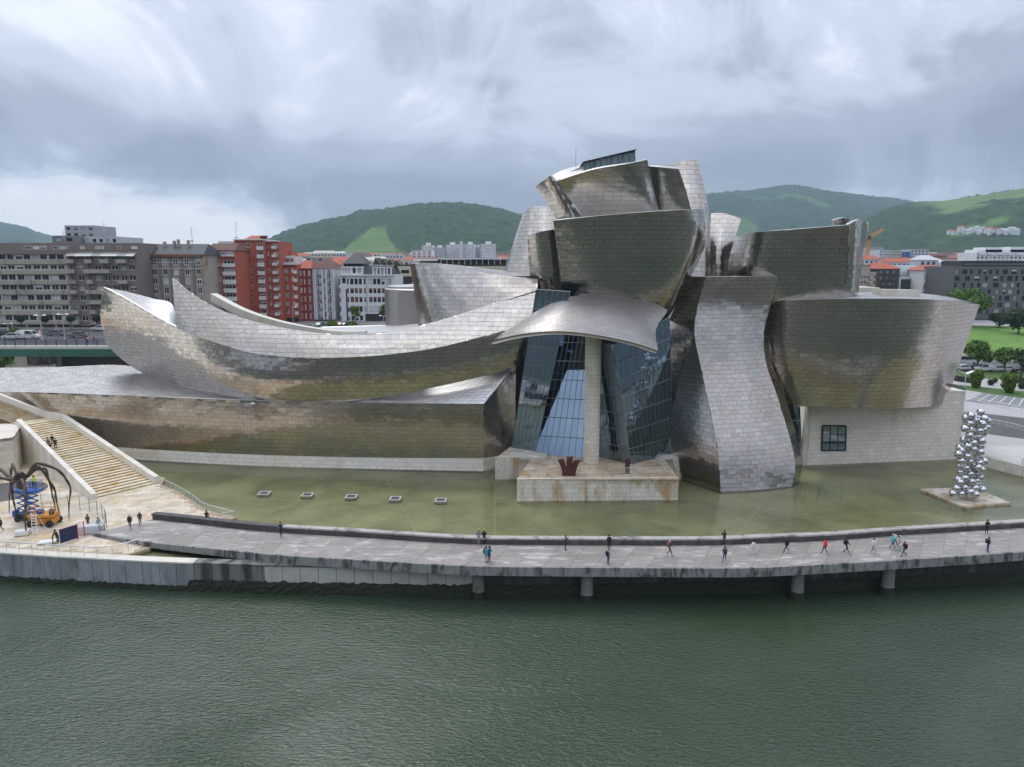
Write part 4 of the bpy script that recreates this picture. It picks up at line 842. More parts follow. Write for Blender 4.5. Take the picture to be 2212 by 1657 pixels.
# ---------------------------------------------------------------- hills
def fbm(x, y, seed, octs=5):                       # value noise
    rng = np.random.default_rng(seed); out = 0; amp = 1; tot = 0
    for o in range(octs):
        T = rng.random((257, 257)); xi, yi = np.floor(x).astype(int), np.floor(y).astype(int); fx, fy = x - xi, y - yi
        fx, fy = fx * fx * (3 - 2 * fx), fy * fy * (3 - 2 * fy); a, b, c, d = T[xi % 257, yi % 257], T[(xi + 1) % 257, yi % 257], T[xi % 257, (yi + 1) % 257], T[(xi + 1) % 257, (yi + 1) % 257]
        out = out + amp * ((a * (1 - fx) + b * fx) * (1 - fy) + (c * (1 - fx) + d * fx) * fy); tot += amp; amp *= .5; x, y = x * 2.03 + 17, y * 2.03 + 9
    return out / tot
def hill_mat():
    m_ = bpy.data.materials.new('hill_woods'); m_.use_nodes = True; nt = m_.node_tree; L = nt.links.new; b = nt.nodes['Principled BSDF']; b.inputs['Roughness'].default_value = .95; b.inputs['Specular IOR Level'].default_value = .1
    at = nt.nodes.new('ShaderNodeAttribute'); at.attribute_name = 'cover'; geo = nt.nodes.new('ShaderNodeNewGeometry')
    def mixc(fac, c1, c2):
        x = nt.nodes.new('ShaderNodeMix'); x.data_type = 'RGBA'
        for v, i in ((fac, 0), (c1, 6), (c2, 7)):
            if isinstance(v, tuple): x.inputs[i].default_value = (*v, 1)
            else: L(v, x.inputs[i])
        return x.outputs[2]
    def nz(s, lo, hi):
        t = nt.nodes.new('ShaderNodeTexNoise'); t.inputs['Scale'].default_value = s; t.inputs['Detail'].default_value = 5; L(geo.outputs['Position'], t.inputs[0])
        r = nt.nodes.new('ShaderNodeMapRange'); L(t.outputs[0], r.inputs[0]); r.inputs[1].default_value = lo; r.inputs[2].default_value = hi; return r.outputs[0]
    wood = mixc(nz(.03, .35, .65), (.016, .036, .016), (.048, .088, .026))
    wood = mixc(nz(.004, .4, .6), wood, (.036, .066, .026))
    mead = mixc(nz(.02, .35, .65), (.10, .19, .045), (.17, .22, .08))
    L(mixc(at.outputs['Fac'], wood, mead), b.inputs['Base Color'])
    return m_
HILL = hill_mat()
def hill(name, ridge, Yr, Yb, yb_px, n=(420, 110), seed=1, cover=None, bump=9., x_ext=0):
    rx = np.array(ridge, float); xs = np.linspace(rx[0, 0], rx[-1, 0], n[0]); ry = np.interp(xs, rx[:, 0], rx[:, 1])
    k = np.ones(9) / 9; ry = np.convolve(np.pad(ry, 4, 'edge'), k, 'valid')
    top = np.array([P(x, y, Yr) for x, y in zip(xs, ry)]); bot = np.array([P(x, yb_px, Yb) for x in xs]); bot[:, 2] = 12
    t = np.linspace(0, 1, n[1])[:, None, None]
    S = bot[None] * (1 - t) + top[None] * t
    prof = (t[..., 0] ** .9) * .75 + .25 * np.sin(t[..., 0] * math.pi / 2) ** 2
    S[..., 2] = bot[None, :, 2] + (top - bot)[None, :, 2] * prof
    g = fbm(S[..., 0] / 420 + 40, S[..., 1] / 900 + 40, seed, 4) - .5
    S[..., 2] += g * (top - bot)[None, :, 2] * .55 * np.sin(t[..., 0] * math.pi) ** 1
    cv = np.zeros(S.shape[:2]) if cover is None else cover(S, xs[None, :].repeat(n[1], 0), t[..., 0].repeat(n[0], 1))
    trees = (fbm(S[..., 0] / 13 + 90, S[..., 1] / 22 + 90, seed + 5, 2) - .35).clip(0, 1) * 1.7
    S[..., 2] += trees * bump * (1 - cv)
    back = S[-1].copy(); back[:, 1] += Yr * .18; back[:, 2] = 0
    S = np.concatenate([S, back[None]]); cv = np.concatenate([cv, cv[-1:]])
    nv, nu = S.shape[:2]; i, j = np.meshgrid(np.arange(nv - 1), np.arange(nu - 1), indexing='ij'); o = (i * nu + j).ravel()
    return link(name, make_mesh(name, S.reshape(-1, 3), np.stack([o, o + 1, o + nu + 1, o + nu], 1), HILL, smooth=False, attrs={'cover': ('POINT', cv.ravel())}), None, 'structure')
def px_of(S):
    Yd = S[..., 1] * cp_ - (S[..., 2] - CAM_Z) * sp_; return 1106 + F_PX * S[..., 0] / Yd, 828.5 - F_PX * (S[..., 1] * sp_ + (S[..., 2] - CAM_Z) * cp_) / Yd
def sm(x, a, b): t = np.clip((x - a) / (b - a), 0, 1); return t * t * (3 - 2 * t)
def cov1(S, xs, t):                                # the pasture on the nearer hill
    x, y = px_of(S); w = (fbm(S[..., 0] / 90, S[..., 1] / 160, 77, 5) - .5) * 60
    left = 737 + (545 - y) * 1.15; right = 872 - (545 - y) * .95
    return sm(x + w * .4, left - 2, left + 4) * (1 - sm(x + w, right - 4, right + 5)) * sm(y + w * .2, 487, 492) * .8
def cov3(S, xs, t):
    x, y = px_of(S); f = fbm(S[..., 0] / 240 + 7, S[..., 1] / 300 + 3, 31, 4); hi = sm(y, 520, 440) if False else 1 - sm(y, 430, 500)
    return sm(f, .60 - .20 * hi, .66 - .20 * hi) * sm(x, 1950, 2040) * .9
def cov2(S, xs, t):
    f = fbm(S[..., 0] / 300 + 17, S[..., 1] / 500 + 3, 41, 4); return sm(f, .58, .66) * .55
hill('far_left_hill', [(-620, 556), (-480, 530), (-360, 505), (-260, 486), (-120, 468), (-40, 474), (0, 480), (30, 484), (62, 495), (110, 512), (150, 524), (210, 540)], 4900, 3000, 560, (120, 30), 3, cov2, 14)
hill('middle_hill', [(520, 552), (560, 528), (600, 507), (650, 489), (700, 477), (740, 470), (770, 458), (800, 455), (860, 448), (920, 440), (980, 438), (1040, 443), (1090, 455), (1130, 468), (1190, 486), (1260, 520)], 2500, 1500, 552, (560, 120), 1, cov1, 9)
hill('back_hill', [(940, 500), (1040, 472), (1120, 462), (1200, 470), (1300, 455), (1420, 440), (1520, 420), (1570, 415), (1620, 412), (1680, 403), (1720, 401), (1780, 411), (1850, 421), (1930, 429), (1990, 440), (2060, 470), (2150, 520), (2200, 552)], 4300, 2400, 550, (520, 100), 2, cov2, 12)
hill('right_hill', [(1780, 530), (1830, 500), (1870, 476), (1910, 455), (1950, 443), (2000, 436), (2040, 434), (2080, 428), (2150, 418), (2212, 409), (2330, 396), (2500, 400), (2700, 430), (2900, 480), (3100, 550)], 2300, 1200, 556, (520, 120), 4, cov3, 9)
# ---------------------------------------------------------------- buildings
WFRAME = mat('white_frame', (.72, .72, .70), .5); GFRAME = mat('grey_frame', (.30, .31, .32), .5); DFRAME = mat('dark_frame', (.05, .05, .055), .5)
BLIND = mat('roller_blind', (.62, .62, .60), .7); CURT = mat('net_curtain', (.40, .41, .41), .8); RBLIND = mat('brown_blind', (.17, .055, .035), .6)
_wc = {}
def window(parent, x0, x1, z0, z1, y, style, rng, frame=WFRAME, fw=.09, nm=1, arch=False, bl=None):
    """one window set back in its opening: a frame part with panes below it; x/z in facade metres"""
    w, h = round(x1 - x0, 1), round(z1 - z0, 1); key = (w, h, frame.name, nm, arch, fw)
    if key not in _wc:
        mb = MB()
        mb.box((0, 0, 0), (fw, .07, h)).box((w - fw, 0, 0), (w, .07, h)).box((fw, 0, 0), (w - fw, .07, fw)).box((fw, 0, h - fw), (w - fw, .07, h))
        for k in range(1, nm + 1): mb.box((w * k / (nm + 1) - fw * .4, -.01, fw), (w * k / (nm + 1) + fw * .4, .06, h - fw))
        if arch:
            for s in (0, 1):
                pts = [((w / 2 - w / 2 * math.cos(a)), h - w / 2 + w / 2 * math.sin(a)) for a in [math.pi / 2 * k / 5 for k in range(6)]]
                pl = [(0, h)] + pts[::1]; pl = [(p[0] if s == 0 else w - p[0], p[1]) for p in pl]
                mb.add([(p[0], -.02, p[1]) for p in pl], [tuple(range(len(pl)))])
        g = MB().box((fw * .7, .04, fw * .7), (w - fw * .7, .06, h - fw * .7))
        _wc[key] = (mb.mesh('window', frame), g.mesh('pane', WGLASS))
    f, g = _wc[key]
    o = bpy.data.objects.new('window', f); COL.objects.link(o); o.parent = parent; o.location = (x0, y, z0)
    p = bpy.data.objects.new('pane', g); COL.objects.link(p); p.parent = o
    r_ = rng.random()
    kind = bl if bl else (BLIND if r_ < .22 else CURT if r_ < .42 else None)
    if kind:
        hh = h * (rng.choice([.35, .5, .95]) if kind is not CURT else .95); k2 = (w, round(hh, 1), kind.name)
        if k2 not in _wc: _wc[k2] = MB().box((fw, .015, 0), (w - fw, .035, round(hh, 1) - fw)).mesh('blind', kind)
        q = bpy.data.objects.new('blind', _wc[k2]); COL.objects.link(q); q.parent = o; q.location = (0, 0, h - round(hh, 1))
    return o
def facade_rows(mb, W, zb, zt, rows, rec=.22, m=0):
    """front wall on y=0 from x 0..W, with openings and reveals; rows: (z0, z1, [(x0, x1), ...]) bottom to top"""
    def q(x0, x1, z0, z1):
        if x1 - x0 > .01 and z1 - z0 > .01: mb.add([(x0, 0, z0), (x1, 0, z0), (x1, 0, z1), (x0, 0, z1)], [(0, 1, 2, 3)], m)
    z = zb
    for z0, z1, xs in sorted(rows, key=lambda r: r[0]):
        q(0, W, z, z0); x = 0
        for a, b in sorted(xs):
            q(x, a, z0, z1); x = b
            mb.add([(a, 0, z0), (b, 0, z0), (b, 0, z1), (a, 0, z1), (a, rec, z0), (b, rec, z0), (b, rec, z1), (a, rec, z1)], [(0, 4, 5, 1), (1, 5, 6, 2), (2, 6, 7, 3), (3, 7, 4, 0), (4, 7, 6, 5)], m)
        q(x, W, z0, z1); z = z1
    q(0, W, z, zt)
class Bld:
    """a building whose front faces the river, measured in print pixels on the plane of distance Y"""
    def __init__(s, label, xa, xb, Y, ytop, zb, depth, wall, group=None, rz=0., name='apartment_building', cat='building', seed=1):
        s.Y, s.xa, s.zb = Y, xa, zb; s.X0 = PX(xa, Y); s.W = PX(xb, Y) - s.X0; s.H = PZ(ytop, Y) - zb; s.wall = wall; s.D = depth; s.rows = []; s.wins = []
        s.t = thing(name, label, cat, (s.X0, Y, zb), group); s.t.rotation_euler = (0, 0, rz); s.rng = random.Random(seed)
    def x(s, px): return PX(px, s.Y) - s.X0
    def z(s, py): return PZ(py, s.Y) - s.zb
    def row(s, yt, yb, xs, **kw):
        z0, z1 = s.z(yb), s.z(yt); r = [(round(s.x(a), 2), round(s.x(b), 2)) for a, b in xs]
        r = [(max(.05, a), min(s.W - .05, b)) for a, b in r]; r = [(a, b) for a, b in r if b - a > .2]
        if z0 < .3: return
        s.rows.append((z0, z1, r)); s.wins += [(a, b, z0, z1, kw) for a, b in r]
    def done(s, rec=.22):
        mb = MB(); facade_rows(mb, s.W, 0, s.H, s.rows, rec)
        D, W, H = s.D, s.W, s.H
        mb.add([(0, 0, 0), (W, 0, 0), (W, D, 0), (0, D, 0), (0, 0, H), (W, 0, H), (W, D, H), (0, D, H)], [(1, 2, 6, 5), (2, 3, 7, 6), (3, 0, 4, 7), (4, 5, 6, 7)])
        s.part('wall', mb, s.wall)
        for a, b, z0, z1, kw in s.wins: window(s.t, a, b, z0, z1, rec - .1, None, s.rng, **kw)
        return s
    def part(s, name, mb, m_): 
        o = bpy.data.objects.new(name, mb.mesh(name, m_)); COL.objects.link(o); o.parent = s.t; return o
    def boxp(s, name, xa, xb, yt, yb, m_, y0=-.3, y1=0.): # box by print pixels on the facade
        return s.part(name, MB().box((s.x(xa), y0, s.z(yb)), (s.x(xb), y1, s.z(yt))), m_)
    def balcony(s, xa, xb, yt, yb, m_, out=1.0, rail=None):
        x0, x1, z0, z1 = s.x(xa), s.x(xb), s.z(yb), s.z(yt)
        if rail is None: mb = MB().box((x0, -out, z0), (x1, -out + .12, z1)).box((x0, -out + .12, z0), (x0 + .12, -.003, z1)).box((x1 - .12, -out + .12, z0), (x1, -.003, z1)).box((x0 + .12, -out + .12, z0), (x1 - .12, -.003, z0 + .15))
        else:
            mb = MB().box((x0, -out, z0), (x1, -.003, z0 + .15)); mb.box((x0, -out, z1 - .06), (x1, -out + .06, z1)); n = max(2, int((x1 - x0) / .25))
            for k in range(n + 1): mb.box((x0 + (x1 - x0 - .04) * k / n, -out + .01, z0 + .15), (x0 + (x1 - x0 - .04) * k / n + .04, -out + .05, z1 - .06))
        return s.part('balcony', mb, rail or m_)
    def roof(s, ridge_px, m_, over=.4, hip=2.):
        z1 = PZ(ridge_px, s.Y + s.D * .4) - s.zb; H, W, D = s.H, s.W, s.D
        return s.part('roof', MB().add([(-over, -over, H + .02), (W + over, -over, H + .02), (W + over, D + over, H + .02), (-over, D + over, H + .02), (hip, D * .4, z1), (W - hip, D * .4, z1)], [(0, 1, 5, 4), (1, 2, 5), (2, 3, 4, 5), (3, 0, 4), (3, 2, 1, 0)]), m_)
def evenly(a, b, n, w): return [(a + (b - a) * (i + .5) / n - w / 2, a + (b - a) * (i + .5) / n + w / 2) for i in range(n)]
G1 = mat('grey_render', (.49, .465, .42), .85, var=.18, vscale=.3); BAND = mat('tan_concrete', (.43, .38, .31), .85, var=.25, vscale=.4, stain=(.16, .14, .12), sscale=.4, stretch=(1, 1, .3)); DKB = mat('dark_brick', (.22, .18, .155), .85, var=.2)
BRN = mat('brown_render', (.39, .335, .28), .85, var=.2, vscale=.3, stain=(.27, .15, .08), sscale=.15, slo=.55, shi=.7); RED = mat('red_brick', (.42, .10, .055), .8, var=.2, vscale=.5, stain=(.36, .11, .07), sscale=.3); RED2 = mat('dark_red_brick', (.25, .045, .03), .8, var=.15)
WHT = mat('white_render', (.70, .70, .70), .8, var=.06, vscale=.3); SLATE = mat('slate_roof', (.06, .062, .07), .7, var=.3, vscale=1.); TILE = mat('clay_tile', (.38, .10, .05), .8, var=.25, vscale=1.5); BROOF = mat('brown_tile', (.13, .06, .045), .85, var=.25, vscale=1.5)
BEIGE = mat('beige_stone', (.58, .52, .38), .75, var=.08); BLACKST = mat('black_stone', (.03, .03, .033), .4); SHOP = mat('shopfront', (.025, .025, .028), .3, var=.4, vscale=.8)
ST_Z = 17.2
# left: long grey block in two halves
b1 = Bld('long grey block with bands of paired windows above parked cars', -70, 147, 196, 547, ST_Z - 2, 16, G1, seed=1)
rowsy = [(550, 560.5), (571.7, 582), (593.6, 604.8), (615.4, 626.6), (637, 648.5), (659, 669.6), (681, 692)]
for k, (a, c) in enumerate(rowsy):
    b1.row(a, c, [(2 + 36 * j + o_, 2 + 36 * j + o_ + 14.5) for j in range(-2, 4) for o_ in (0, 17)], nm=1, frame=WFRAME if k % 2 else GFRAME)
b1.done()
for k, (a, c) in enumerate(rowsy):
    y0 = c + 1.2; y1 = (rowsy[k + 1][0] - 1.2) if k < 6 else 700
    b1.boxp('spandrel_band', -70, 147, y0, y1, BAND, -.35, -.003)
    if k in (2, 3): b1.balcony(16 if k == 3 else -2, 36 if k == 3 else 69, y0 - .5, y1 + .3, BAND, 1.1)
b1.boxp('attic_band', -60, 145, 538.5, 548.8, DKB, -.5, .1)
b1.part('attic', MB().box((b1.x(-70), 2.5, b1.H), (b1.x(147), 12, b1.z(524))), DKB)
for a, c in ((46, 63), (66, 78), (80, 95), (106, 121), (123, 136), (138, 146)): window(b1.t, b1.x(a), b1.x(c), b1.z(538), b1.z(531), 2.4, None, b1.rng, nm=2)
for i in range(7): b1.boxp('column', -50 + 32 * i, -46 + 32 * i, 701, 740, BAND, -.2, .4)
b1.boxp('shopfront', -69, 146, 702, 740, SHOP, -.002, .25)
b2 = Bld('dark grey block with staggered balconies and lean-to roof sheets', 147.2, 299, 195, 547, ST_Z - 2, 16, DKB, seed=2)
cols2 = [(153, 163), (167.5, 182), (193, 201), (205, 220), (225, 238), (241, 257), (260.5, 274.6), (278, 293)]
for k, (a, c) in enumerate(rowsy):
    b2.row(a + 1, c + 1.5, cols2, nm=1, fw=.14)
b2.done(.5)
for k, (a, c) in enumerate(rowsy):
    for j in (0, 2, 4, 6):
        if (k + j // 2) % 5 != 4 or k == 0: b2.balcony(cols2[j][0] - 3, cols2[j][1] + 3, c - .3, c + 8.3, BAND, 1.1)
    if k in (1, 3, 4): b2.balcony(186, 224, c - .3, c + 8.3, BAND, 1.15)
for i, j in enumerate(range(8)): b2.part('roof_sheet', MB().add([(b2.x(150 + 18.4 * j), -1.2, b2.z(553)), (b2.x(150 + 18.4 * j + 18), -1.2, b2.z(553)), (b2.x(150 + 18.4 * j + 18), .6, b2.z(546)), (b2.x(150 + 18.4 * j), .6, b2.z(546))], [(0, 1, 2, 3)]).add([(b2.x(150 + 18.4 * j), -1.2, b2.z(553.8)), (b2.x(150 + 18.4 * j + 18), -1.2, b2.z(553.8)), (b2.x(150 + 18.4 * j + 18), -1.2, b2.z(553)), (b2.x(150 + 18.4 * j), -1.2, b2.z(553))], [(0, 1, 2, 3)]), mat('roof_sheet', (.50, .50, .49), .6, var=.15) if i % 3 else mat('roof_sheet_dirty', (.28, .28, .26), .7, var=.2))
b2.part('attic', MB().box((b2.x(147), 2.0, b2.H), (b2.x(299), 12, b2.z(524.5))), DKB)
for a, c in ((170, 180), (203, 222), (250, 258), (281, 294)): window(b2.t, b2.x(a), b2.x(c), b2.z(538), b2.z(531), 1.9, None, b2.rng, nm=1)
b2.boxp('shopfront', 148, 298, 704, 740, SHOP, -.002, .25)
# brown block
b3 = Bld('brown rendered block with dark roof and white paired windows', 299.6, 440, 203, 551, ST_Z - 2, 15, BRN, seed=3)
c3 = [(304.5, 316.5), (328.4, 340.4), (352.3, 363.5), (375.6, 387), (399.5, 410.5), (424.2, 435.4)]
for a, c in [(559, 572.7), (581, 594.6), (600.5, 614), (621, 635), (642, 655), (663, 677), (684, 698)]: b3.row(a, c, c3, nm=1, fw=.16)
b3.done()
b3.boxp('cornice', 299, 440.5, 549.5, 555, mat('rust_cornice', (.22, .10, .05), .8, var=.15), -.7, .2); b3.roof(527, SLATE, .5, .5)
for a in (320.5, 345.5, 369, 392.5, 417): b3.boxp('pilaster', a, a + 5, 556, 735, mat('grey_pilaster', (.215, .205, .185), .85, var=.15), -.25, -.003)
for k in (580, 559 + 7): b3.boxp('wire_band', 299, 440, k, k + .9, WFRAME, -.4, -.33)
for a, h in ((343, 521), (364, 519), (373, 516), (395, 518), (405, 534), (396, 535)): b3.part('chimney', MB().box((b3.x(a), 4, b3.H), (b3.x(a + 4), 5, b3.z(h))), BRN)
# red block with white galleries
b4 = Bld('narrow red block with white glazed galleries and balconies', 440.5, 510, 214, 541, ST_Z - 2, 15, RED, seed=4)
r4 = [(542.5, 551), (562, 574), (580, 592), (597, 611), (616, 629), (634, 647), (652, 665), (670, 683)]
for k, (a, c) in enumerate(r4):
    if k == 0: b4.row(a, c, [(443, 452), (453, 464), (466, 477), (478, 489), (490, 508)], nm=2, fw=.14)
    else: b4.row(a, c, [(446.7, 459.4), (467, 478.4), (484.7, 508)], nm=2, fw=.14)
b4.done()
for k, (a, c) in enumerate(r4): 
    b4.balcony(483.5, 509.3, a + 7 if k else a + 8.6, c + 3, WFRAME, .7)
    if k: b4.balcony(444.5, 462 if k > 1 else 482, a + 7, c + 1.5, WFRAME, .9, rail=WFRAME)
b4.roof(526, BROOF, .3, 1)
# tall red tower
b5 = Bld('tall bright red brick apartment tower with white window frames', 510.3, 573, 226, 518.5, ST_Z - 2, 16, RED, seed=5)
r5 = [(525.5 + 17.95 * k, 534.3 + 17.95 * k) for k in range(9)]
for k, (a, c) in enumerate(r5): b5.row(a, c, [(516, 527.5), (533.5, 545), (560, 571.4)], nm=1, fw=.14)
b5.done()
for k, (a, c) in enumerate(r5): b5.balcony(558.8, 572.4, a + 6.5, c + 6, WFRAME, .7)
b5.boxp('cornice', 509.5, 573.4, 516.5, 519, WHT, -.5, 16.2); b5.roof(509, TILE, -2, 3)
b5.part('roof_stack', MB().box((b5.x(553), 6, b5.H), (b5.x(566), 7, b5.z(509))).box((b5.x(552), 5.6, b5.z(509)), (b5.x(567), 7.4, b5.z(507.5))), BROOF)
b5b = Bld('red brick wing with stacked small balconies right of the tower', 573.4, 606, 229, 521.5, ST_Z - 2, 14, RED, seed=6)
for k, (a, c) in enumerate(r5): b5b.row(a + .6, c + .6, [(579, 584.5), (593, 598.5), (599.5, 604)], nm=1, fw=.12)
b5b.done(); b5b.boxp('cornice', 573.4, 606.5, 520, 522, WHT, -.5, .2)
for k, (a, c) in enumerate(r5): b5b.balcony(591.5, 599.8, a + 6, c + 3.6, WFRAME, 1.)
b6 = Bld('stepped red block with white roof terraces', 594, 642, 233, 571, ST_Z - 2, 14, RED, seed=7)
r6 = [(580 + 17.7 * k, 589.5 + 17.7 * k) for k in range(6)]
for k, (a, c) in enumerate(r6): b6.row(a, c, [(597, 602), (607.5, 611.5), (613, 618), (619.5, 622), (630, 635)], nm=1, fw=.1, frame=WFRAME)
b6.done()
for k, (a, c) in enumerate(r6): b6.balcony(636, 641.5, a + 4, c + 2, WFRAME, 1.0); b6.balcony(601.5, 606.5, a + 4, c + 3, WFRAME, .9)
b6.boxp('terrace_parapet', 592.5, 642.5, 567, 572, WHT, -.8, -.003)
b6.part('upper_storey', MB().box((b6.x(596), 2.5, b6.H), (b6.x(634), 12, b6.z(554))), WHT); b6.part('terrace_parapet', MB().box((b6.x(600), 2.0, b6.z(557)), (b6.x(635), 2.2, b6.z(552))), WHT)
b6.part('upper_storey', MB().box((b6.x(600), 5, b6.z(554)), (b6.x(622), 12, b6.z(543))), RED)
for a in (606, 616, 624): window(b6.t, b6.x(a), b6.x(a + 6), b6.z(566), b6.z(558), 2.4, None, b6.rng, nm=1)
b6.boxp('shopfront', 594.5, 641.5, 686, 702, SHOP, -.003, .2)
b7 = Bld('small dark red block with clay roof between red and white blocks', 642.5, 672, 236, 580, ST_Z - 2, 14, RED2, seed=8)
for k in range(6): b7.row(584 + 18.5 * k, 596 + 18.5 * k, [(648, 652.5), (656, 659), (666, 670)], nm=1, fw=.12)
b7.done(); b7.roof(562, TILE, .4, 1)
b8 = Bld('white block with projecting bays under a brown tiled roof', 672.5, 722, 238, 580, ST_Z - 2, 16, WHT, seed=9)
for k in range(7): b8.row(584 + 18 * k, 594 + 18 * k, [(680, 682.5), (685.5, 688), (698.5, 701.5), (703, 706), (711, 713.5), (719, 721)], nm=0, fw=.06, frame=GFRAME)
b8.done(); b8.roof(559, BROOF, .5, 3)
for a, c in ((676.5, 684), (696, 707.5), (716, 721.8)):
    b8.part('bay', MB().box((b8.x(a), -.9, b8.z(690)), (b8.x(a) + .5, -.003, b8.z(581))).box((b8.x(c) - .5, -.9, b8.z(690)), (b8.x(c), -.003, b8.z(581))), WHT)
for k in range(6): b8.balcony(685, 695, 590 + 18 * k, 596.5 + 18 * k, DFRAME, .8, rail=DFRAME); b8.balcony(708.5, 715.5, 590 + 18 * k, 596.5 + 18 * k, DFRAME, .8, rail=DFRAME)
b8.boxp('shopfront', 673, 721.5, 690, 708, SHOP, -.003, .2)
for a in (700, 710, 688): b8.part('skylight', MB().box((b8.x(a), 3.2, b8.H + 1.2), (b8.x(a + 3), 3.9, b8.H + 1.8)), BLIND)
b8b = Bld('narrow white house with open balconies beside the arched block', 722.5, 731.5, 245, 590, ST_Z - 2, 14, WHT, seed=10)
for k in range(6): b8b.row(597 + 17.5 * k, 608 + 17.5 * k, [(724, 730)], nm=1, frame=DFRAME)
b8b.done()
# white arched block
b9 = Bld('white corner block with arched windows, black ground floor and slate turret', 731.7, 852.5, 237, 593, ST_Z - 2, 18, WHT, seed=11)
def zx(v): return 484 + v / 3.993
ax = [(990, 1000), (1060, 1072), (1087, 1115), (1125, 1150), (1162, 1186), (1205, 1218), (1247, 1275), (1285, 1310), (1320, 1347), (1358, 1383), (1415, 1442)]
ax = [(zx(a) - .2, zx(b) + .2) for a, b in ax]
b9.row(602, 614.5, ax, nm=0, fw=.07, frame=DFRAME, arch=True)
mwh = [(622.8, 633.5, None), (641.5, 652.8, RBLIND), (661.6, 673.5, None), (681.6, 692.5, None)]
for k, (a, c, bl_) in enumerate(mwh): b9.row(a, c, ax if k < 3 else ax[:5], nm=0, fw=.07, frame=DFRAME, bl=RBLIND if k in (0, 1) else None)
b9.done()
b9.boxp('cornice', 731, 853, 593.2, 596, WHT, -.5, -.003)
b9.boxp('ground_floor', zx(1210), 852.4, 678, 705, BLACKST, -.25, -.003); b9.boxp('corner_void', zx(1018), zx(1048), 600, 612, SHOP, -.02, -.003); b9.boxp('drain_slot', zx(1046), zx(1058), 625, 700, SHOP, -.05, -.003)
for a in (zx(1226), zx(1402)): b9.boxp('downpipe', a, a + .9, 597, 690, GFRAME, -.15, -.003)
tw = MB(); facade_rows(tw, b9.x(zx(1200)) - b9.x(zx(1008)), 0, b9.z(579) - b9.H, [(.4, b9.z(585) - b9.H + 1.4, [(b9.x(zx(a)) - b9.x(zx(1008)), b9.x(zx(c)) - b9.x(zx(1008))) for a, c in ((1015, 1028), (1038, 1050), (1063, 1077), (1102, 1128), (1145, 1172))])])
o9 = b9.part('turret', tw, WHT); o9.location = (b9.x(zx(1008)), 1.5, b9.H)
b9.part('turret', MB().box((b9.x(zx(1008)), 1.9, b9.H), (b9.x(zx(1200)), 12, b9.z(579) - .01)), WHT)
for a, c in ((1015, 1028), (1038, 1050), (1063, 1077), (1102, 1128), (1145, 1172)): window(b9.t, b9.x(zx(a)), b9.x(zx(c)), b9.H + .4, b9.z(585) + 1.4, 1.6, None, b9.rng, nm=0, fw=.07, frame=DFRAME, arch=True)
b9.part('turret_cornice', MB().box((b9.x(zx(1004)), 1.1, b9.z(579)), (b9.x(zx(1204)), 12.3, b9.z(576.5))), WHT)
b9.part('turret_glazing', MB().box((b9.x(zx(1022)), 2.2, b9.z(576.5)), (b9.x(zx(1195)), 11.5, b9.z(569.5))), SHOP)
tx0, tx1 = b9.x(zx(1015)), b9.x(zx(1222)); tm = (tx0 + tx1) / 2
b9.part('turret_roof', MB().add([(tx0, 1.2, b9.z(569.5)), (tx1, 1.2, b9.z(569.5)), (tx1, 12.5, b9.z(569.5)), (tx0, 12.5, b9.z(569.5)), (tm - .8, 6.5, b9.z(546)), (tm + .8, 6.5, b9.z(546))], [(0, 1, 5, 4), (1, 2, 5), (2, 3, 4, 5), (3, 0, 4), (3, 2, 1, 0)]), SLATE)
mx0, mx1 = b9.x(zx(1200)), b9.W
b9.part('mansard', MB().add([(mx0, .3, b9.H), (mx1, .3, b9.H), (mx1, 14, b9.H), (mx0, 14, b9.H), (mx0, 2.4, b9.z(574)), (mx1 - 1, 2.4, b9.z(574)), (mx1 - 1, 12, b9.z(574)), (mx0, 12, b9.z(574))], [(0, 1, 5, 4), (1, 2, 6, 5), (2, 3, 7, 6), (3, 0, 4, 7), (4, 5, 6, 7)]), SLATE)
for a, c in ((1280, 1325), (1342, 1390), (1402, 1446)):
    x0, x1 = b9.x(zx(a)), b9.x(zx(c)); d_ = b9.part('dormer', MB().box((x0, .1, b9.H), (x0 + .5, 2.6, b9.z(579))).box((x1 - .5, .1, b9.H), (x1, 2.6, b9.z(579))).box((x0 - .1, .0, b9.z(579)), (x1 + .1, 2.8, b9.z(576.5))).box((x0 + .5, .5, b9.H), (x1 - .5, .6, b9.z(579))), WHT); window(b9.t, x0 + .5, x1 - .5, b9.H + .05, b9.z(579.5), .3, None, b9.rng, nm=0, fw=.08, frame=DFRAME)
for i in range(4): b9.part('gable_roof', MB().add([(b9.x(800 + 15 * i), 6, b9.z(572)), (b9.x(815 + 15 * i), 6, b9.z(572)), (b9.x(815 + 15 * i), 16, b9.z(572)), (b9.x(800 + 15 * i), 16, b9.z(572)), (b9.x(804 + 15 * i), 6, b9.z(556 + 2 * i)), (b9.x(804 + 15 * i), 16, b9.z(556 + 2 * i))], [(0, 1, 4), (1, 2, 5, 4), (2, 3, 5), (3, 0, 4, 5)]), mat('brown_slate', (.075, .06, .05), .8, var=.25, vscale=1.2))
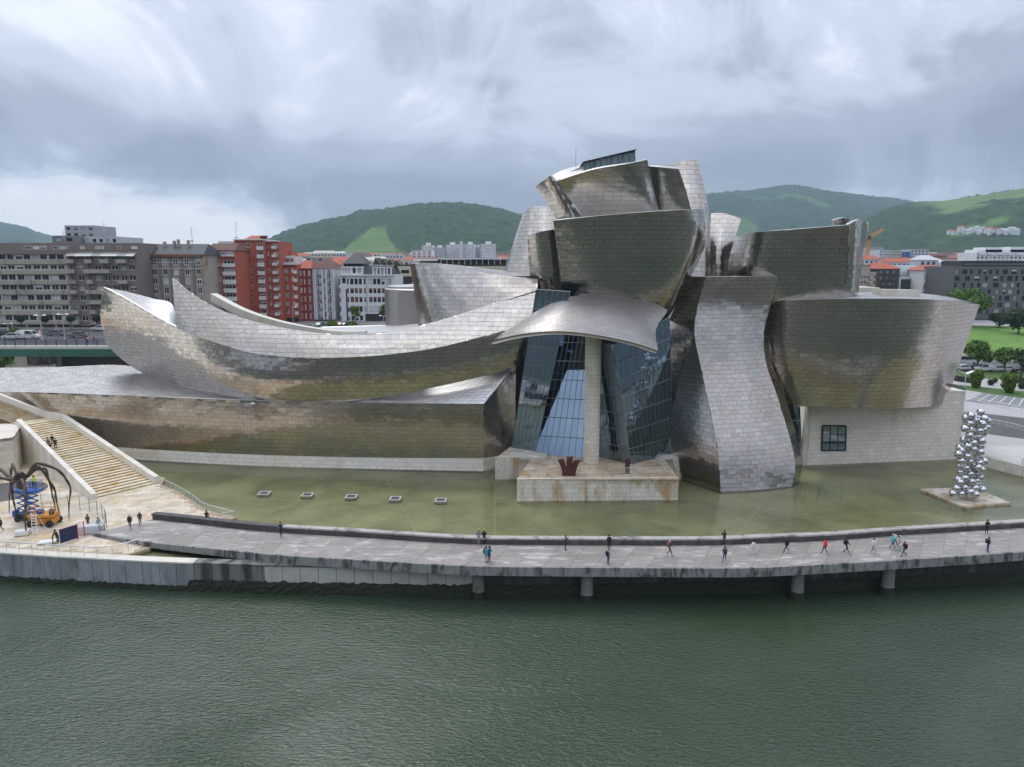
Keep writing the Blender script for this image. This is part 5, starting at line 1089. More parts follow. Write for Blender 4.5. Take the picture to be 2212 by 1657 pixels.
# shopping centre with the roof terrace
b10 = Bld('cream stone mall with long glazed roof terrace', 852.8, 1130, 262, 575, ST_Z - 2, 30, BEIGE, name='shopping_centre', seed=12)
b10.row(583, 590.5, [(866.6, 884)], nm=1, frame=DFRAME); b10.row(602.5, 611.5, [(857.2, 866.4)], nm=0, frame=DFRAME)
b10.row(577.5, 582, [(1063, 1086)], nm=3, frame=DFRAME) if False else None
b10.done(); b10.boxp('dark_recess', 871, 890, 597, 619, SHOP, -.02, -.003); b10.boxp('window_strip', 1063, 1086, 584, 589, SHOP, -.02, -.003)
b10.part('terrace_hedge', MB().box((b10.x(853), .1, b10.H), (b10.x(1130), .8, b10.z(571.5))), mat('hedge', (.035, .06, .02), .9, var=.5, vscale=2.))
b10.part('pavilion_glazing', MB().box((b10.x(948), 4, b10.H), (b10.x(1130), 16, b10.z(561))), SHOP)
for i in range(14): b10.part('pavilion_post', MB().box((b10.x(950 + 13 * i), 3.6, b10.H), (b10.x(950 + 13 * i) + .25, 3.9, b10.z(560))), WFRAME)
b10.part('pavilion_roof', MB().box((b10.x(944), 2.2, b10.z(560)), (b10.x(1130), 17, b10.z(557))), WHT)
b10.part('pavilion_roof', MB().box((b10.x(890), 4, b10.z(563.5)), (b10.x(944), 17, b10.z(558.5))), WHT); b10.part('pavilion_glazing', MB().box((b10.x(905), 5, b10.H), (b10.x(944), 15, b10.z(563.5))), SHOP)
# right-hand blocks
def zr(v): return 1832.3 + v / 5.809
def zy(v): return 501.3 + v / 5.809
b11 = Bld('dark grey tiled block with scattered narrow windows above the park', zr(1320), 2250, 300, zy(432), 12.4, 22, mat('dark_tile_cladding', (.115, .115, .12), .6, var=.08, vscale=.5), seed=13)
pr = random.Random(8)
for k in range(8):
    xs = []; x = zr(1340)
    while x < 2240:
        w = pr.choice([5.6, 5.6, 10, 11]); xs.append((x, x + w)); x += w + pr.choice([6, 9, 12])
    b11.row(zy(470 + 83 * k), zy(530 + 83 * k), xs, nm=1, fw=.08, frame=DFRAME)
b11.done(.3); b11.boxp('shopfront', zr(1600), 2249, zy(1090), zy(1150), SHOP, -.002, .2)
b11.part('attic', MB().box((b11.x(zr(1470)), 3, b11.H), (b11.W, 18, b11.z(zy(360)))), BLACKST); b11.part('roof_rail', MB().box((b11.x(zr(1440)), .3, b11.H + .9), (b11.W, .36, b11.H + .98)), WFRAME)
b12 = Bld('white block with red brick window strips under red tiled roof', zr(942), zr(1319), 320, zy(480), 12.4, 20, WHT, seed=14)
for k in range(6): b12.row(zy(555 + 78 * k), zy(590 + 78 * k), [(zr(a), zr(a + 22)) for a in (960, 1012, 1072, 1105, 1140, 1205, 1250, 1272, 1300)], nm=0, fw=.06, frame=DFRAME)
b12.done(); b12.roof(zy(415), TILE, .6, 4)
for a, c in ((942, 978), (1065, 1168)): b12.boxp('brick_strip', zr(a), zr(c), zy(612), zy(1000), RED, -.06, -.002) if False else None
for a, c in ((980, 1000), (1040, 1062), (1170, 1190)): b12.boxp('pilaster', zr(a) , zr(c) , zy(612), zy(900), WHT, -.15, -.003)
for a in (960, 1072, 1105, 1140):
    for k in range(1, 6): b12.boxp('brick_spandrel', zr(a - 6), zr(a + 28), zy(592 + 78 * k), zy(632 + 78 * k) - .3, RED, -.08, -.003)
b12.boxp('cornice', zr(936), zr(1322), zy(505), zy(514), WHT, -.6, -.003)
b13 = Bld('office with dark teal glazing under a curved glass attic', zr(642), zr(940), 330, zy(575), 12.4, 20, WHT, name='office_building', seed=15)
TEAL = mat('teal_glass', (.02, .055, .06), .15, spec=.8)
b13.boxp('glazing', zr(665), zr(930), zy(592), zy(900), TEAL, -.04, -.003)
for k in range(5): b13.boxp('floor_band', zr(665), zr(930), zy(655 + 75 * k), zy(670 + 75 * k), DFRAME, -.12, -.05)
for a in range(690, 930, 40): b13.boxp('mullion', zr(a), zr(a + 5), zy(592), zy(900), DFRAME, -.1, -.05)
b13.done()
n_ = 6; D_ = 8.; cg = MB()
pts = [(1 + D_ * (1 - math.cos(math.pi / 2 * i / n_)), (b13.z(zy(415)) - b13.H) * math.sin(math.pi / 2 * i / n_)) for i in range(n_ + 1)]
for (y0, z0), (y1, z1) in zip(pts[:-1], pts[1:]): cg.add([(.5, y0, b13.H + z0), (b13.W - .5, y0, b13.H + z0), (b13.W - .5, y1, b13.H + z1), (.5, y1, b13.H + z1)], [(0, 1, 2, 3)])
cg.add([(.5, y, b13.H + z) for y, z in pts] + [(.5, pts[-1][0], b13.H)], [tuple(range(len(pts) + 1))]).add([(b13.W - .5, y, b13.H + z) for y, z in pts] + [(b13.W - .5, pts[-1][0], b13.H)], [tuple(range(len(pts) + 1))[::-1]])
b13.part('glass_attic', cg, mat('attic_glass', (.22, .26, .30), .2, spec=.8)); b13.boxp('attic_frame', zr(655), zr(935), zy(560), zy(576), WFRAME, -.1, -.003)
b14 = Bld('old dark facade with iron balconies under a red roof', zr(345), zr(641), 322, zy(462), 12.4, 20, mat('sooty_stone', (.12, .115, .105), .85, var=.25), seed=16)
for k in range(4): b14.row(zy(485 + 75 * k), zy(525 + 75 * k), [(zr(a), zr(a + 18)) for a in (400, 440, 480, 520, 560, 605)], nm=1, fw=.06, frame=GFRAME); 
b14.done(); b14.roof(zy(380), TILE, .8, 3)
for k in range(4): b14.balcony(zr(380), zr(630), zy(518 + 75 * k), zy(532 + 75 * k), DFRAME, .9, rail=DFRAME)
b15 = Bld('stepped old brown house beside the right fin', zr(120), zr(344), 316, zy(500), 12.4, 18, BRN, seed=17)
for k in range(3): b15.row(zy(545 + 70 * k), zy(585 + 70 * k), [(zr(a), zr(a + 26)) for a in (165, 205, 245, 285, 320)], nm=1, fw=.06, frame=WFRAME)
b15.done(); b15.part('upper_storey', MB().box((0, 3, b15.H), (b15.x(zr(310)), 15, b15.z(zy(415)))), BRN); b15.part('upper_storey', MB().box((0, 6, b15.z(zy(415))), (b15.x(zr(265)), 15, b15.z(zy(340)))), BRN); b15.part('roof', MB().box((-.4, 2.6, b15.z(zy(415))), (b15.x(zr(315)), 5.9, b15.z(zy(410)))), BROOF)
# ---------------------------------------------------------------- the town further back
def tower(label, xa, xb, Y, yt, wall, zb=CITY_Z, depth=18, cols=3, floors=6, name='apartment_building', roof=None, ridge=None, group=None, strip=None, seed=1, yb=566):
    b = Bld(label, xa, xb, Y, yt, zb, depth, wall, group, name=name, seed=seed); pitch = (yb - yt) / floors; w = (xb - xa) / cols
    for k in range(floors): b.row(yt + pitch * (k + .3), yt + pitch * (k + .78), [(xa + w * (i + .25), xa + w * (i + .75)) for i in range(cols)], nm=0, fw=.1, frame=DFRAME)
    b.done()
    if roof: b.roof(ridge or yt - 6, roof, .4, 2)
    return b
GW = mat('pale_grey_render', (.52, .53, .55), .85, var=.08); CREAM = mat('cream_render', (.60, .55, .45), .85, var=.08); PINK = mat('rose_brick', (.42, .20, .15), .85, var=.12)
hx = [(913, 936, 530), (936, 962, 535), (964, 990, 528.5), (991, 1001, 527), (1003, 1028, 528), (1029, 1038, 534), (1039, 1070, 527)]
hl = ['pale tower at the left end of the white housing row', 'lower grey tower joined to the left pale tower', 'white tower with stepped top in the housing row', 'slim white tower in the middle of the housing row', 'broad white tower right of the slim one', 'recessed grey link between two white towers', 'white tower with grey panels at the housing row end']
for i, ((a, c, yt), lb_) in enumerate(zip(hx, hl)):
    bb = tower(lb_, a, c, 620 + 6 * (i % 3), yt, GW if i in (1, 5) else WHT, cols=max(3, int((c - a) / 4)), floors=9, seed=30 + i, yb=562, group='white housing towers'); bb.part('lift_house', MB().box((bb.W * .3, 5, bb.H), (bb.W * .7, 10, bb.H + 2.2)), WHT)
tower('white slab with long window bands left of the housing towers', 890, 934, 480, 541, WHT, cols=4, floors=5, seed=41, yb=566)
tower('pale tower block with corner windows above the grey roofs', 150, 213, 330, 487, mat('pale_tower', (.42, .41, .42), .8, var=.1), cols=4, floors=12, seed=42, yb=640)
bt = tower('white penthouse row behind the grey block', 190, 261, 260, 511, GW, cols=5, floors=8, seed=43, yb=640)
tower('dark grey lift block on the skyline', 121, 170, 255, 509, mat('grey_block', (.22, .215, .21), .85, var=.15), cols=2, floors=8, seed=44, yb=640)
tower('white penthouse behind the red tower', 476, 512, 262, 521, WHT, cols=3, floors=8, seed=45, yb=640)
tower('cream house with grey gable behind the red roofs', 662, 700, 300, 556, mat('grey_gable', (.30, .31, .30), .85, var=.1), cols=3, floors=5, seed=46, yb=600)
tower('white house with orange-red roof behind the brown roof', 700, 735, 275, 572, WHT, cols=4, floors=4, seed=47, roof=TILE, ridge=559, yb=620)
tower('low cream block left of the slate turret', 716, 742, 330, 562, CREAM, cols=3, floors=3, seed=48, yb=600)
rb = [(1896, 1920, 540, 'pale block with dark balconies right of the crane', GW), (1918, 1944, 541, 'grey block covered in windows left of the blue scaffold', G1), (1944, 1962, 544, 'block wrapped in blue scaffold net', mat('blue_net', (.05, .16, .42), .8, var=.2)), (1962, 2001, 539, 'white-topped block right of the blue scaffold', GW)]
for i, (a, c, yt, lb_, m_) in enumerate(rb): tower(lb_, a, c, 520 + 5 * i, yt, m_, cols=5, floors=5, seed=50 + i, yb=572)
tower('grey tower behind the crane mast', 1866, 1903, 560, 534, mat('grey_tower', (.45, .44, .46), .8, var=.06), cols=5, floors=8, seed=55, yb=570)
tower('rose brick terrace on the right behind pale blocks', 2000, 2045, 640, 551, PINK, cols=8, floors=3, seed=56, yb=572)
tower('grey terrace with many windows left of the church spire', 2044, 2082, 660, 555, G1, cols=8, floors=3, seed=57, yb=572)
tb_ = tower('white stepped terrace block above the dark tiled block', 2104, 2230, 430, 545, WHT, cols=14, floors=3, seed=58, yb=568)
for a, c, y0 in ((2112, 2230, 539), (2130, 2166, 534), (2184, 2230, 533)): tb_.part('upper_storey', MB().box((tb_.x(a), 3, tb_.H), (tb_.x(c), 15, tb_.z(y0))), WHT)
for k in range(6): tb_.balcony(2108 + 20 * k, 2124 + 20 * k, 548, 551, WHT, 1.)
# the mass of roofs in the distance
dr_ = np.random.default_rng(12); roofs = MB(); cm = [WHT, GW, CREAM, PINK, TILE, G1, BROOF]; k_ = 0
for Y in np.linspace(420, 1450, 24):
    for zone in ((-420, -90), (590, 1100), (1855, 2260), (2270, 2560)):
        if zone[0] in (-420, 2270) and Y > 900: continue
        x = PX(zone[0], Y); xe = PX(zone[1], Y)
        while x < xe:
            w = dr_.uniform(9, 26); d = dr_.uniform(9, 18); top = min(PZ(dr_.uniform(547, 564) if Y > 650 else dr_.uniform(560, 570), Y), 60); yy_ = Y + dr_.uniform(-18, 18); wm = int(dr_.choice([0, 0, 1, 1, 2, 3, 5])); rmi = int(dr_.choice([4, 4, 6, 1, 5]))
            roofs.box((x, yy_, 5), (x + w, yy_ + d, top), wm)
            if dr_.random() < .55: roofs.add([(x - .3, yy_ - .3, top + .02), (x + w + .3, yy_ - .3, top + .02), (x + w + .3, yy_ + d, top + .02), (x - .3, yy_ + d, top + .02), (x + 2, yy_ + d / 2, top + 2.6), (x + w - 2, yy_ + d / 2, top + 2.6)], [(0, 1, 5, 4), (1, 2, 5), (2, 3, 4, 5), (3, 0, 4)], rmi)
            nf = max(1, int((top - 22) / 3.2)); nw = int(w / 3)
            if Y < 1150:
                for f in range(min(nf, 5)):
                    for i in range(nw): roofs.add([(x + 1 + i * 3, yy_ - .04, top - 2.6 - f * 3.1), (x + 2.3 + i * 3, yy_ - .04, top - 2.6 - f * 3.1), (x + 2.3 + i * 3, yy_ - .04, top - 1. - f * 3.1), (x + 1 + i * 3, yy_ - .04, top - 1. - f * 3.1)], [(0, 1, 2, 3)], 7)
            x += w + dr_.uniform(0, 14)
tag(roofs.obj('distant_town', cm + [SHOP], kind='stuff'), 'distant town of pale blocks and red roofs at the foot of the hills', 'town')
# white houses on the right-hand hill
vh = random.Random(3)
spots = [(2052, 503), (2062, 504), (2072, 504), (2075, 497), (2084, 502), (2092, 503), (2101, 500), (2110, 497), (2118, 502), (2126, 499), (2135, 500), (2143, 503), (2150, 498), (2160, 502), (2168, 500), (2177, 503), (2185, 500), (2192, 503)]
def hill_point(x, y):
    best = None; dg = bpy.context.evaluated_depsgraph_get(); d = Vector(ray(x, y)).normalized(); hit, loc, *_ = sc.ray_cast(dg, Vector((0, 0, CAM_Z)) + d * 900, d); return loc if hit else Vector(P(x, y, 1900))
for i, (x, y) in enumerate(spots):
    p = hill_point(x, y + 2); w, h = vh.uniform(9, 17), vh.uniform(7, 12)
    t = thing('hillside_house', None, 'house', (p.x, p.y, p.z - 3), 'white houses on the hillside'); t['label'] = 'small white house in the hillside cluster, ' + ('leftmost of the row' if i == 0 else 'rightmost of the row' if i == len(spots) - 1 else ['second', 'third', 'fourth', 'fifth', 'sixth', 'seventh', 'eighth', 'ninth', 'tenth', 'eleventh', 'twelfth', 'thirteenth', 'fourteenth', 'fifteenth', 'sixteenth', 'seventeenth'][i - 1] + ' from the left')
    for nm_, mb_, m_ in (('wall', MB().box((-w / 2, -4, 0), (w / 2, 4, h)), WHT), ('roof', MB().add([(-w / 2 - .5, -4.5, h + .02), (w / 2 + .5, -4.5, h + .02), (w / 2 + .5, 4.5, h + .02), (-w / 2 - .5, 4.5, h + .02), (-w / 2 + 1, 0, h + 2.5), (w / 2 - 1, 0, h + 2.5)], [(0, 1, 5, 4), (1, 2, 5), (2, 3, 4, 5), (3, 0, 4)]), TILE if vh.random() < .5 else GW)):
        o_ = bpy.data.objects.new(nm_, mb_.mesh(nm_, m_)); COL.objects.link(o_); o_.parent = t
# tower crane
YEL = mat('crane_yellow', (.62, .30, .04), .5)
ctp = P(1877, 512, 500); cr_ = thing('tower_crane', 'yellow tower crane with a raised jib above the right-hand roofs', 'crane', (ctp[0], 500, CITY_Z))
hh = ctp[2] - CITY_Z; mast = MB()
for sx in (-1, 1):
    for sy in (-1, 1): mast.tube([(sx * .9, sy * .9, 0), (sx * .9, sy * .9, hh)], .2, 4)
for k in range(int(hh / 2)):
    for s in (-1, 1): mast.tube([(-.9 * s, -.9, 2 * k), (.9 * s, -.9, 2 * k + 2)], .12, 4); mast.tube([(-.9 * s, .9, 2 * k), (.9 * s, .9, 2 * k + 2)], .12, 4)
jd = P(1908, 497, 500) - P(1872, 519, 500); jo = P(1872, 519, 500) - np.array([ctp[0], 500, CITY_Z])
jib = MB(); L_ = np.linalg.norm(jd); u = jd / L_; nn_ = np.array([-u[2], 0, u[0]])
for o_ in (np.array([0, -.8, 0]), np.array([0, .8, 0]), nn_ * 1.8): jib.tube([jo + o_, jo + jd + o_ * .6], .22, 4)
for k in range(10):
    a = jo + jd * k / 10; b = jo + jd * (k + 1) / 10; jib.tube([a + np.array([0, -.8, 0]), b + nn_ * 1.8 * .8], .14, 4); jib.tube([b + np.array([0, .8, 0]), a + nn_ * 1.8 * .8], .14, 4)
for nm_, mb_, m_ in (('mast', mast, YEL), ('jib', jib, YEL), ('cab', MB().box((-1.2, -2, hh - 1.5), (.6, -1, hh + .8)), DFRAME), ('counterweight', MB().box((-3.5, -1, hh - 1.5), (-1.5, 1, hh + 1)), CONC)):
    o_ = bpy.data.objects.new(nm_, mb_.mesh(nm_, m_)); COL.objects.link(o_); o_.parent = cr_
# roof aerials
for x, yt, yb, Y, lb_ in ((227, 480, 512, 255, 'roof aerial on the penthouse row behind the grey block'), (416, 491, 522, 214, 'roof aerial with dish above the brown block'), (511.5, 478, 516, 240, 'roof aerial beside the red tower'), (139, 497, 512, 250, 'short roof aerial on the dark grey block')):
    p0, p1 = P(x, yb + 8, Y), P(x, yt, Y); t = thing('roof_aerial', lb_, 'aerial', tuple(p0), 'roof aerials'); h = p1[2] - p0[2]
    o_ = bpy.data.objects.new('mast', MB().tube([(0, 0, 0), (0, 0, h)], .07, 5).mesh('mast', STEEL)); COL.objects.link(o_); o_.parent = t
    for k in (.55, .75, .9):
        o_ = bpy.data.objects.new('antenna', MB().tube([(-.8, 0, h * k), (.8, 0, h * k)], .04, 4).mesh('antenna', STEEL)); COL.objects.link(o_); o_.parent = t
    o_ = bpy.data.objects.new('dish', MB().lathe([(.05, 0), (.5, .15), (.6, .3)], (0, -.3, h * .2), 12).mesh('dish', WFRAME)); COL.objects.link(o_); o_.parent = t
# ---------------------------------------------------------------- left street, bridge
def part_of(t, name, mb, m_, smooth=False):
    o = bpy.data.objects.new(name, mb.mesh(name, m_, smooth)); COL.objects.link(o); o.parent = t; return o
SZ = 18.2
flat([(-260, 150), (-44, 150), (-44, 194), (-260, 194)], SZ, 'street', asph)
flat([(-260, 188), (-44, 188), (-44, 194.5), (-260, 194.5)], SZ + .12, 'pavement', mat('pavement_slabs', (.22, .21, .20), .8, var=.2, vscale=.4))
flat([(-44, 165), (62, 165), (62, 236), (-140, 236), (-140, 194)], 16.6, 'street', asph)
flat([(-75, 222), (-20, 222), (-20, 238), (-75, 238)], 16.72, 'pavement', MATS['pavement_slabs'])
for i in range(9): flat([(-130 + 10 * i, 171), (-126 + 10 * i, 171), (-126 + 10 * i, 171.15), (-130 + 10 * i, 171.15)], SZ + .004, 'road_marking', mat('road_paint', (.75, .75, .73), .6))
br = thing('road_bridge', 'green steel road bridge with pale footway crossing above the gallery roof', 'bridge', (-110, 150, SZ))
def bx(name, a, b, m_): MB().box(a, b).obj(name, m_, br)
GREEN = mat('bridge_green', (.03, .13, .095), .5, var=.15, stain=(.03, .10, .07), sscale=.3)
bx('girder', (-260, 148.6, 16.5), (-48, 149.4, 17.7), GREEN); bx('girder_flange', (-260, 148.3, 17.7), (-48, 149.8, 17.95), mat('bridge_green_light', (.10, .28, .22), .5, var=.1)); bx('girder_flange', (-260, 148.4, 16.3), (-48, 149.6, 16.5), GREEN)
bx('footway_edge', (-260, 147.9, 17.95), (-48, 150.0, 18.45), CONC_LIGHT); bx('deck', (-260, 149.4, 17.4), (-44, 168, 17.94), CONC_DARK)
bx('abutment_backdrop', (-260, 169, 1), (-44, 171, 17.39), mat('under_bridge_shade', (.04, .04, .042), .9)); bx('pier', (PX(-60, 160), 158, 2), (PX(52, 160), 162, PZ(768, 160)), CONC_LIGHT); bx('pier', (PX(52, 160), 158.5, 2), (PX(96, 160), 163, PZ(768, 160)), CONC_DARK); bx('pier_ledge', (PX(52, 157), 155, 8), (PX(96, 157), 157.9, PZ(787, 157)), CONC_LIGHT)  # rear wall is a backdrop, shade under the bridge put into its near-black colour
BLUE = mat('rail_navy', (.03, .035, .09), .5)
brail = thing('bridge_railing', 'navy blue bridge railing above the green girder', 'railing', (-150, 149, 18.45))
C_ = [(-150 + 2.1 * i, 0, 0) for i in range(48)]
for x, *_ in C_: part_of(brail, 'post', MB().box((x + 150 - .06, -.06, 0), (x + 150 + .06, .06, 1.35)), BLUE)
for z in (1.3, .95): part_of(brail, 'handrail', MB().box((0, -.05, z), (100, .05, z + .09)), BLUE)
pk = MB()
for i in range(480): pk.box((i * .205, -.02, .12), (i * .205 + .035, .02, .95))
o_ = part_of(brail, 'picket', pk, BLUE); o_['kind'] = 'stuff'
# ---------------------------------------------------------------- right bank: pavements, road, park
ZS = [(90, 4.4), (107, 4.6), (118, 5.0), (128, 5.9), (190, 6.4), (207, 7.2), (250, 9.8), (290, 11.9), (306, 12.5)]
def zf(x, y): return float(np.interp(y, [a for a, _ in ZS], [b for _, b in ZS]))
def sheetf(name, poly, dz, m_, st=4.0):            # follows the lie of the land: strips in y clipped to the outline
    ys = [p[1] for p in poly]; y0, y1 = min(ys), max(ys); n = max(1, int((y1 - y0) / st)); mb = MB()
    cuts = sorted(set([y0 + (y1 - y0) * i / n for i in range(n + 1)] + [a for a, _ in ZS if y0 < a < y1] + ys))
    def span(y):
        xs = []
        for i in range(len(poly)):
            (xa, ya), (xb, yb) = poly[i], poly[(i + 1) % len(poly)]
            if ya == yb: 
                if abs(ya - y) < 1e-9: xs += [xa, xb]
            elif min(ya, yb) - 1e-9 <= y <= max(ya, yb) + 1e-9: xs.append(xa + (xb - xa) * (y - ya) / (yb - ya))
        return (min(xs), max(xs)) if xs else None
    for a, b in zip(cuts[:-1], cuts[1:]):
        s0, s1 = span(a), span(b)
        if s0 and s1 and b - a > 1e-6: mb.add([(s0[0], a, zf(0, a) + dz), (s0[1], a, zf(0, a) + dz), (s1[1], b, zf(0, b) + dz), (s1[0], b, zf(0, b) + dz)], [(0, 1, 2, 3)])
    return mb.obj(name, m_, kind='structure')
def g2(x, y, z=None):                              # ground point under a print pixel on the right bank
    zz = 6.
    for _ in range(12): p = G(x, y, zz); zz = zf(p[0], p[1])
    return (float(p[0]), float(p[1]))
RP = mat('ramp_paving', (.50, .48, .45), .6, var=.15, vscale=.4, stain=(.42, .38, .32), sscale=.2); TARMAC = mat('grey_tarmac', (.085, .083, .085), .75, var=.2, vscale=.4); PALE = mat('pale_pavement', (.40, .38, .38), .7, var=.15, vscale=.4)
LAWN = mat('lawn_grass', (.10, .20, .025), .9, var=.35, vscale=.6, stain=(.14, .26, .04), sscale=.06, slo=.4, shi=.65); LAWN2 = mat('verge_grass', (.06, .12, .02), .9, var=.4, vscale=.8)
wpool = [(74.2, 117.2), (77.8, 107.8), (95, 103.8), (130, 103.3), (400, 103.3)]
MB().prism([*wpool, (400, 119), (74.2, 119)], -.5, [4.6, 4.6, 4.5, 4.4, 4.4, 5.06, 5.06]).obj('ramp', RP, kind='structure')
pwall = thing('pool_wall', 'pale stone wall with stains between the pool and the right-hand ramp', 'wall', (78, 107, POOL))
for a, b in zip(wpool[:3], wpool[1:4]):
    q = resample(np.array([a, b]), 1.3)
    for c, d in zip(q[:-1], q[1:]):
        dd = (d - c) / np.linalg.norm(d - c); n = np.array([dd[1], -dd[0]])
        for k in range(3):
            z0 = 2.3 + k * .8; me = hexa(MB(), c + dd * .008 + n * .01, d - dd * .008 + n * .01, n * .2, z0, z0, z0 + .79, z0 + .79).mesh('stone_block', LIME); at = me.attributes.new('rnd', 'FLOAT', 'FACE'); at.data.foreach_set('value', [prn.random()] * len(me.polygons)); link('stone_block', me, pwall)
sheetf('riverside_ground', [(70, 118.8), (700, 118.8), (700, 306.5), (62, 306.5), (62, 140)], -.02, PALE)
sheetf('access_road', [g2(2040, 884), g2(2212, 903), g2(2500, 925), g2(2500, 975), g2(2212, 948), g2(2040, 925)], .012, TARMAC)
sheetf('crossing', [g2(2120, 848), g2(2212, 860), g2(2500, 890), g2(2500, 905), g2(2212, 882), g2(2085, 866)], .016, mat('grey_paving', (.20, .20, .21), .7, var=.15))
sheetf('lower_lawn', [g2(2050, 829), g2(2212, 845), g2(2500, 870), g2(2500, 885), g2(2212, 861), g2(2050, 837)], .03, LAWN2)
sheetf('verge', [g2(2040, 802), g2(2500, 806), g2(2500, 830), g2(2040, 815)], .03, LAWN2)
sheetf('lawn', [g2(2040, 704), g2(2600, 704), g2(2600, 779), g2(2040, 779)], .05, LAWN, 2.5)
sheetf('car_park', [g2(2040, 780.5), g2(2500, 780.5), g2(2500, 802), g2(2040, 802)], .02, TARMAC)
for i in range(8):
    a, b = g2(2120 + 18 * i, 850 + 2.2 * i), g2(2090 + 22 * i, 864 + 2.4 * i)
    d = .2; sheetf('road_marking', [a, (a[0] + d, a[1]), (b[0] + d, b[1]), b], .03, MATS['road_paint'])
rw = [g2(x, y) for x, y in [(2065, 897), (2120, 912), (2212, 934), (2330, 960)]]
railing('ramp_railing', 'long white triple railing between tarmac and ramp on the right', [(x, y, zf(x, y)) for x, y in resample(np.array(rw), 1.5)], 1.0, n_rails=4, post=1.6, m_=WFRAME)
rw = [g2(x, y) for x, y in [(2066, 858), (2120, 872), (2212, 890), (2330, 912)]]
railing('plaza_railing', 'low railing between the crossing and the upper pavement', [(x, y, zf(x, y)) for x, y in resample(np.array(rw), 1.5)], .9, n_rails=2, post=2.6)
railing('pool_wall_railing', 'thin dark handrail on top of the pool wall at the right', [(x + .1, y + .35, 4.6) for x, y in wpool[1:4]], 1.0, n_rails=4, post=2.2, m_=DARKSTEEL)
MB().box((wr[0] + 1.2, wr[1] + 1, 6.), (wr[0] + 1.3, wr[1] + 7, 15)).obj('glass_screen', [mat('teal_screen', (.03, .07, .07), .1, spec=.8)], museum)
# ---------------------------------------------------------------- trees and shrubs
def leaf_mat(name, a, b):
    m_ = bpy.data.materials.new(name); m_.use_nodes = True; nt = m_.node_tree; L = nt.links.new; bs = nt.nodes['Principled BSDF']; bs.inputs['Roughness'].default_value = .7; bs.inputs['Specular IOR Level'].default_value = .25
    at = nt.nodes.new('ShaderNodeAttribute'); at.attribute_name = 'rnd'; x = nt.nodes.new('ShaderNodeMix'); x.data_type = 'RGBA'; L(at.outputs['Fac'], x.inputs[0]); x.inputs[6].default_value = (*a, 1); x.inputs[7].default_value = (*b, 1); L(x.outputs[2], bs.inputs['Base Color'])
    return m_
LEAF = leaf_mat('leaf_green', (.040, .085, .016), (.13, .23, .04)); LEAFD = leaf_mat('leaf_dark', (.018, .038, .012), (.05, .085, .025)); LEAFY = leaf_mat('leaf_yellow', (.05, .10, .012), (.15, .22, .03)); BARK = mat('bark', (.09, .07, .05), .9, var=.3, vscale=3.)
def crown_mesh(name, blobs, n, size, m_, seed, shell=.45):
    rng = np.random.default_rng(seed); V, Fs, rr = [], [], []
    vol = np.array([b[3] * b[4] * b[5] for b in blobs]) ** (2 / 3); cnt = (vol / vol.sum() * n).astype(int)
    for (bx_, by_, bz_, rx, ry, rz_), c in zip(blobs, cnt):
        d = rng.standard_normal((c, 3)); d /= np.linalg.norm(d, axis=1)[:, None]; r = (shell + (1 - shell) * rng.random(c) ** .5) * (1 + .12 * rng.standard_normal(c))
        p = d * r[:, None] * np.array([rx, ry, rz_]) + np.array([bx_, by_, bz_]); tone = rng.random()
        for q, dd in zip(p, d):
            s = size * rng.uniform(.6, 1.4); nrm = dd + rng.standard_normal(3) * .7; nrm /= np.linalg.norm(nrm); a = np.cross(nrm, rng.standard_normal(3)); a /= np.linalg.norm(a); b = np.cross(nrm, a)
            k = len(V); V += [q - a * s, q - b * s * .7, q + a * s, q + b * s * .7]; Fs.append((k, k + 1, k + 2, k + 3)); rr.append(min(1, max(0, .25 * tone + .55 * rng.random() + .2)))
    return make_mesh(name, V, np.array(Fs), m_, attrs={'rnd': ('FACE', rr)})
def tree(name, label, loc, h, r, m_, seed, group=None, n=900, size=.42, trunk=.35, cat='tree', lift=.3, squash=1.0):
    rg = random.Random(seed); t = thing(name, label, cat, loc, group)
    tr = MB(); top = h * .62; tr.tube([(0, 0, -.3), (.05 * h * rg.uniform(-.5, .5), 0, top * .5), (0, .03 * h, top)], [trunk, trunk * .75, trunk * .3], 7)
    blobs = []
    for k in range(7):
        a = k * 2.4 + rg.random(); d = r * rg.uniform(.25, .6); zz = h * (lift + (1 - lift) * rg.uniform(.25, .8)); br_ = r * rg.uniform(.42, .62)
        blobs.append((d * math.cos(a), d * math.sin(a), zz, br_, br_, br_ * .8 * squash)); tr.tube([(0, 0, top * .45), (d * .5 * math.cos(a), d * .5 * math.sin(a), (top * .45 + zz) / 2 + .2), (d * math.cos(a), d * math.sin(a), zz)], [trunk * .5, trunk * .3, trunk * .12], 5)
    blobs.append((0, 0, h * .82, r * .5, r * .5, h * .16))
    part_of(t, 'trunk', tr, BARK); o = bpy.data.objects.new('crown', crown_mesh('crown', blobs, n, size, m_, seed)); COL.objects.link(o); o.parent = t
    return t
def ball(name, label, loc, r, m_, seed, h=None, group=None, n=700, stem=0., cat='shrub'):
    t = thing(name, label, cat, loc, group); h = h or r
    part_of(t, 'stem', MB().tube([(0, 0, -.2), (0, 0, stem + h * .5)], .12, 6), BARK)
    o = bpy.data.objects.new('foliage', crown_mesh('foliage', [(0, 0, stem + h, r, r, h)], n, r * .13, m_, seed, .86)); COL.objects.link(o); o.parent = t
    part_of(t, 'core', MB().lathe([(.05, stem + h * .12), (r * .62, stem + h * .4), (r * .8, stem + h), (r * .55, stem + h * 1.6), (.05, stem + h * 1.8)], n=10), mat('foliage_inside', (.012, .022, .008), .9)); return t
def on_bank(x, y): p = g2(x, y); return (p[0], p[1], zf(*p))
def mpp(Y): return Y / F_PX * 1.01
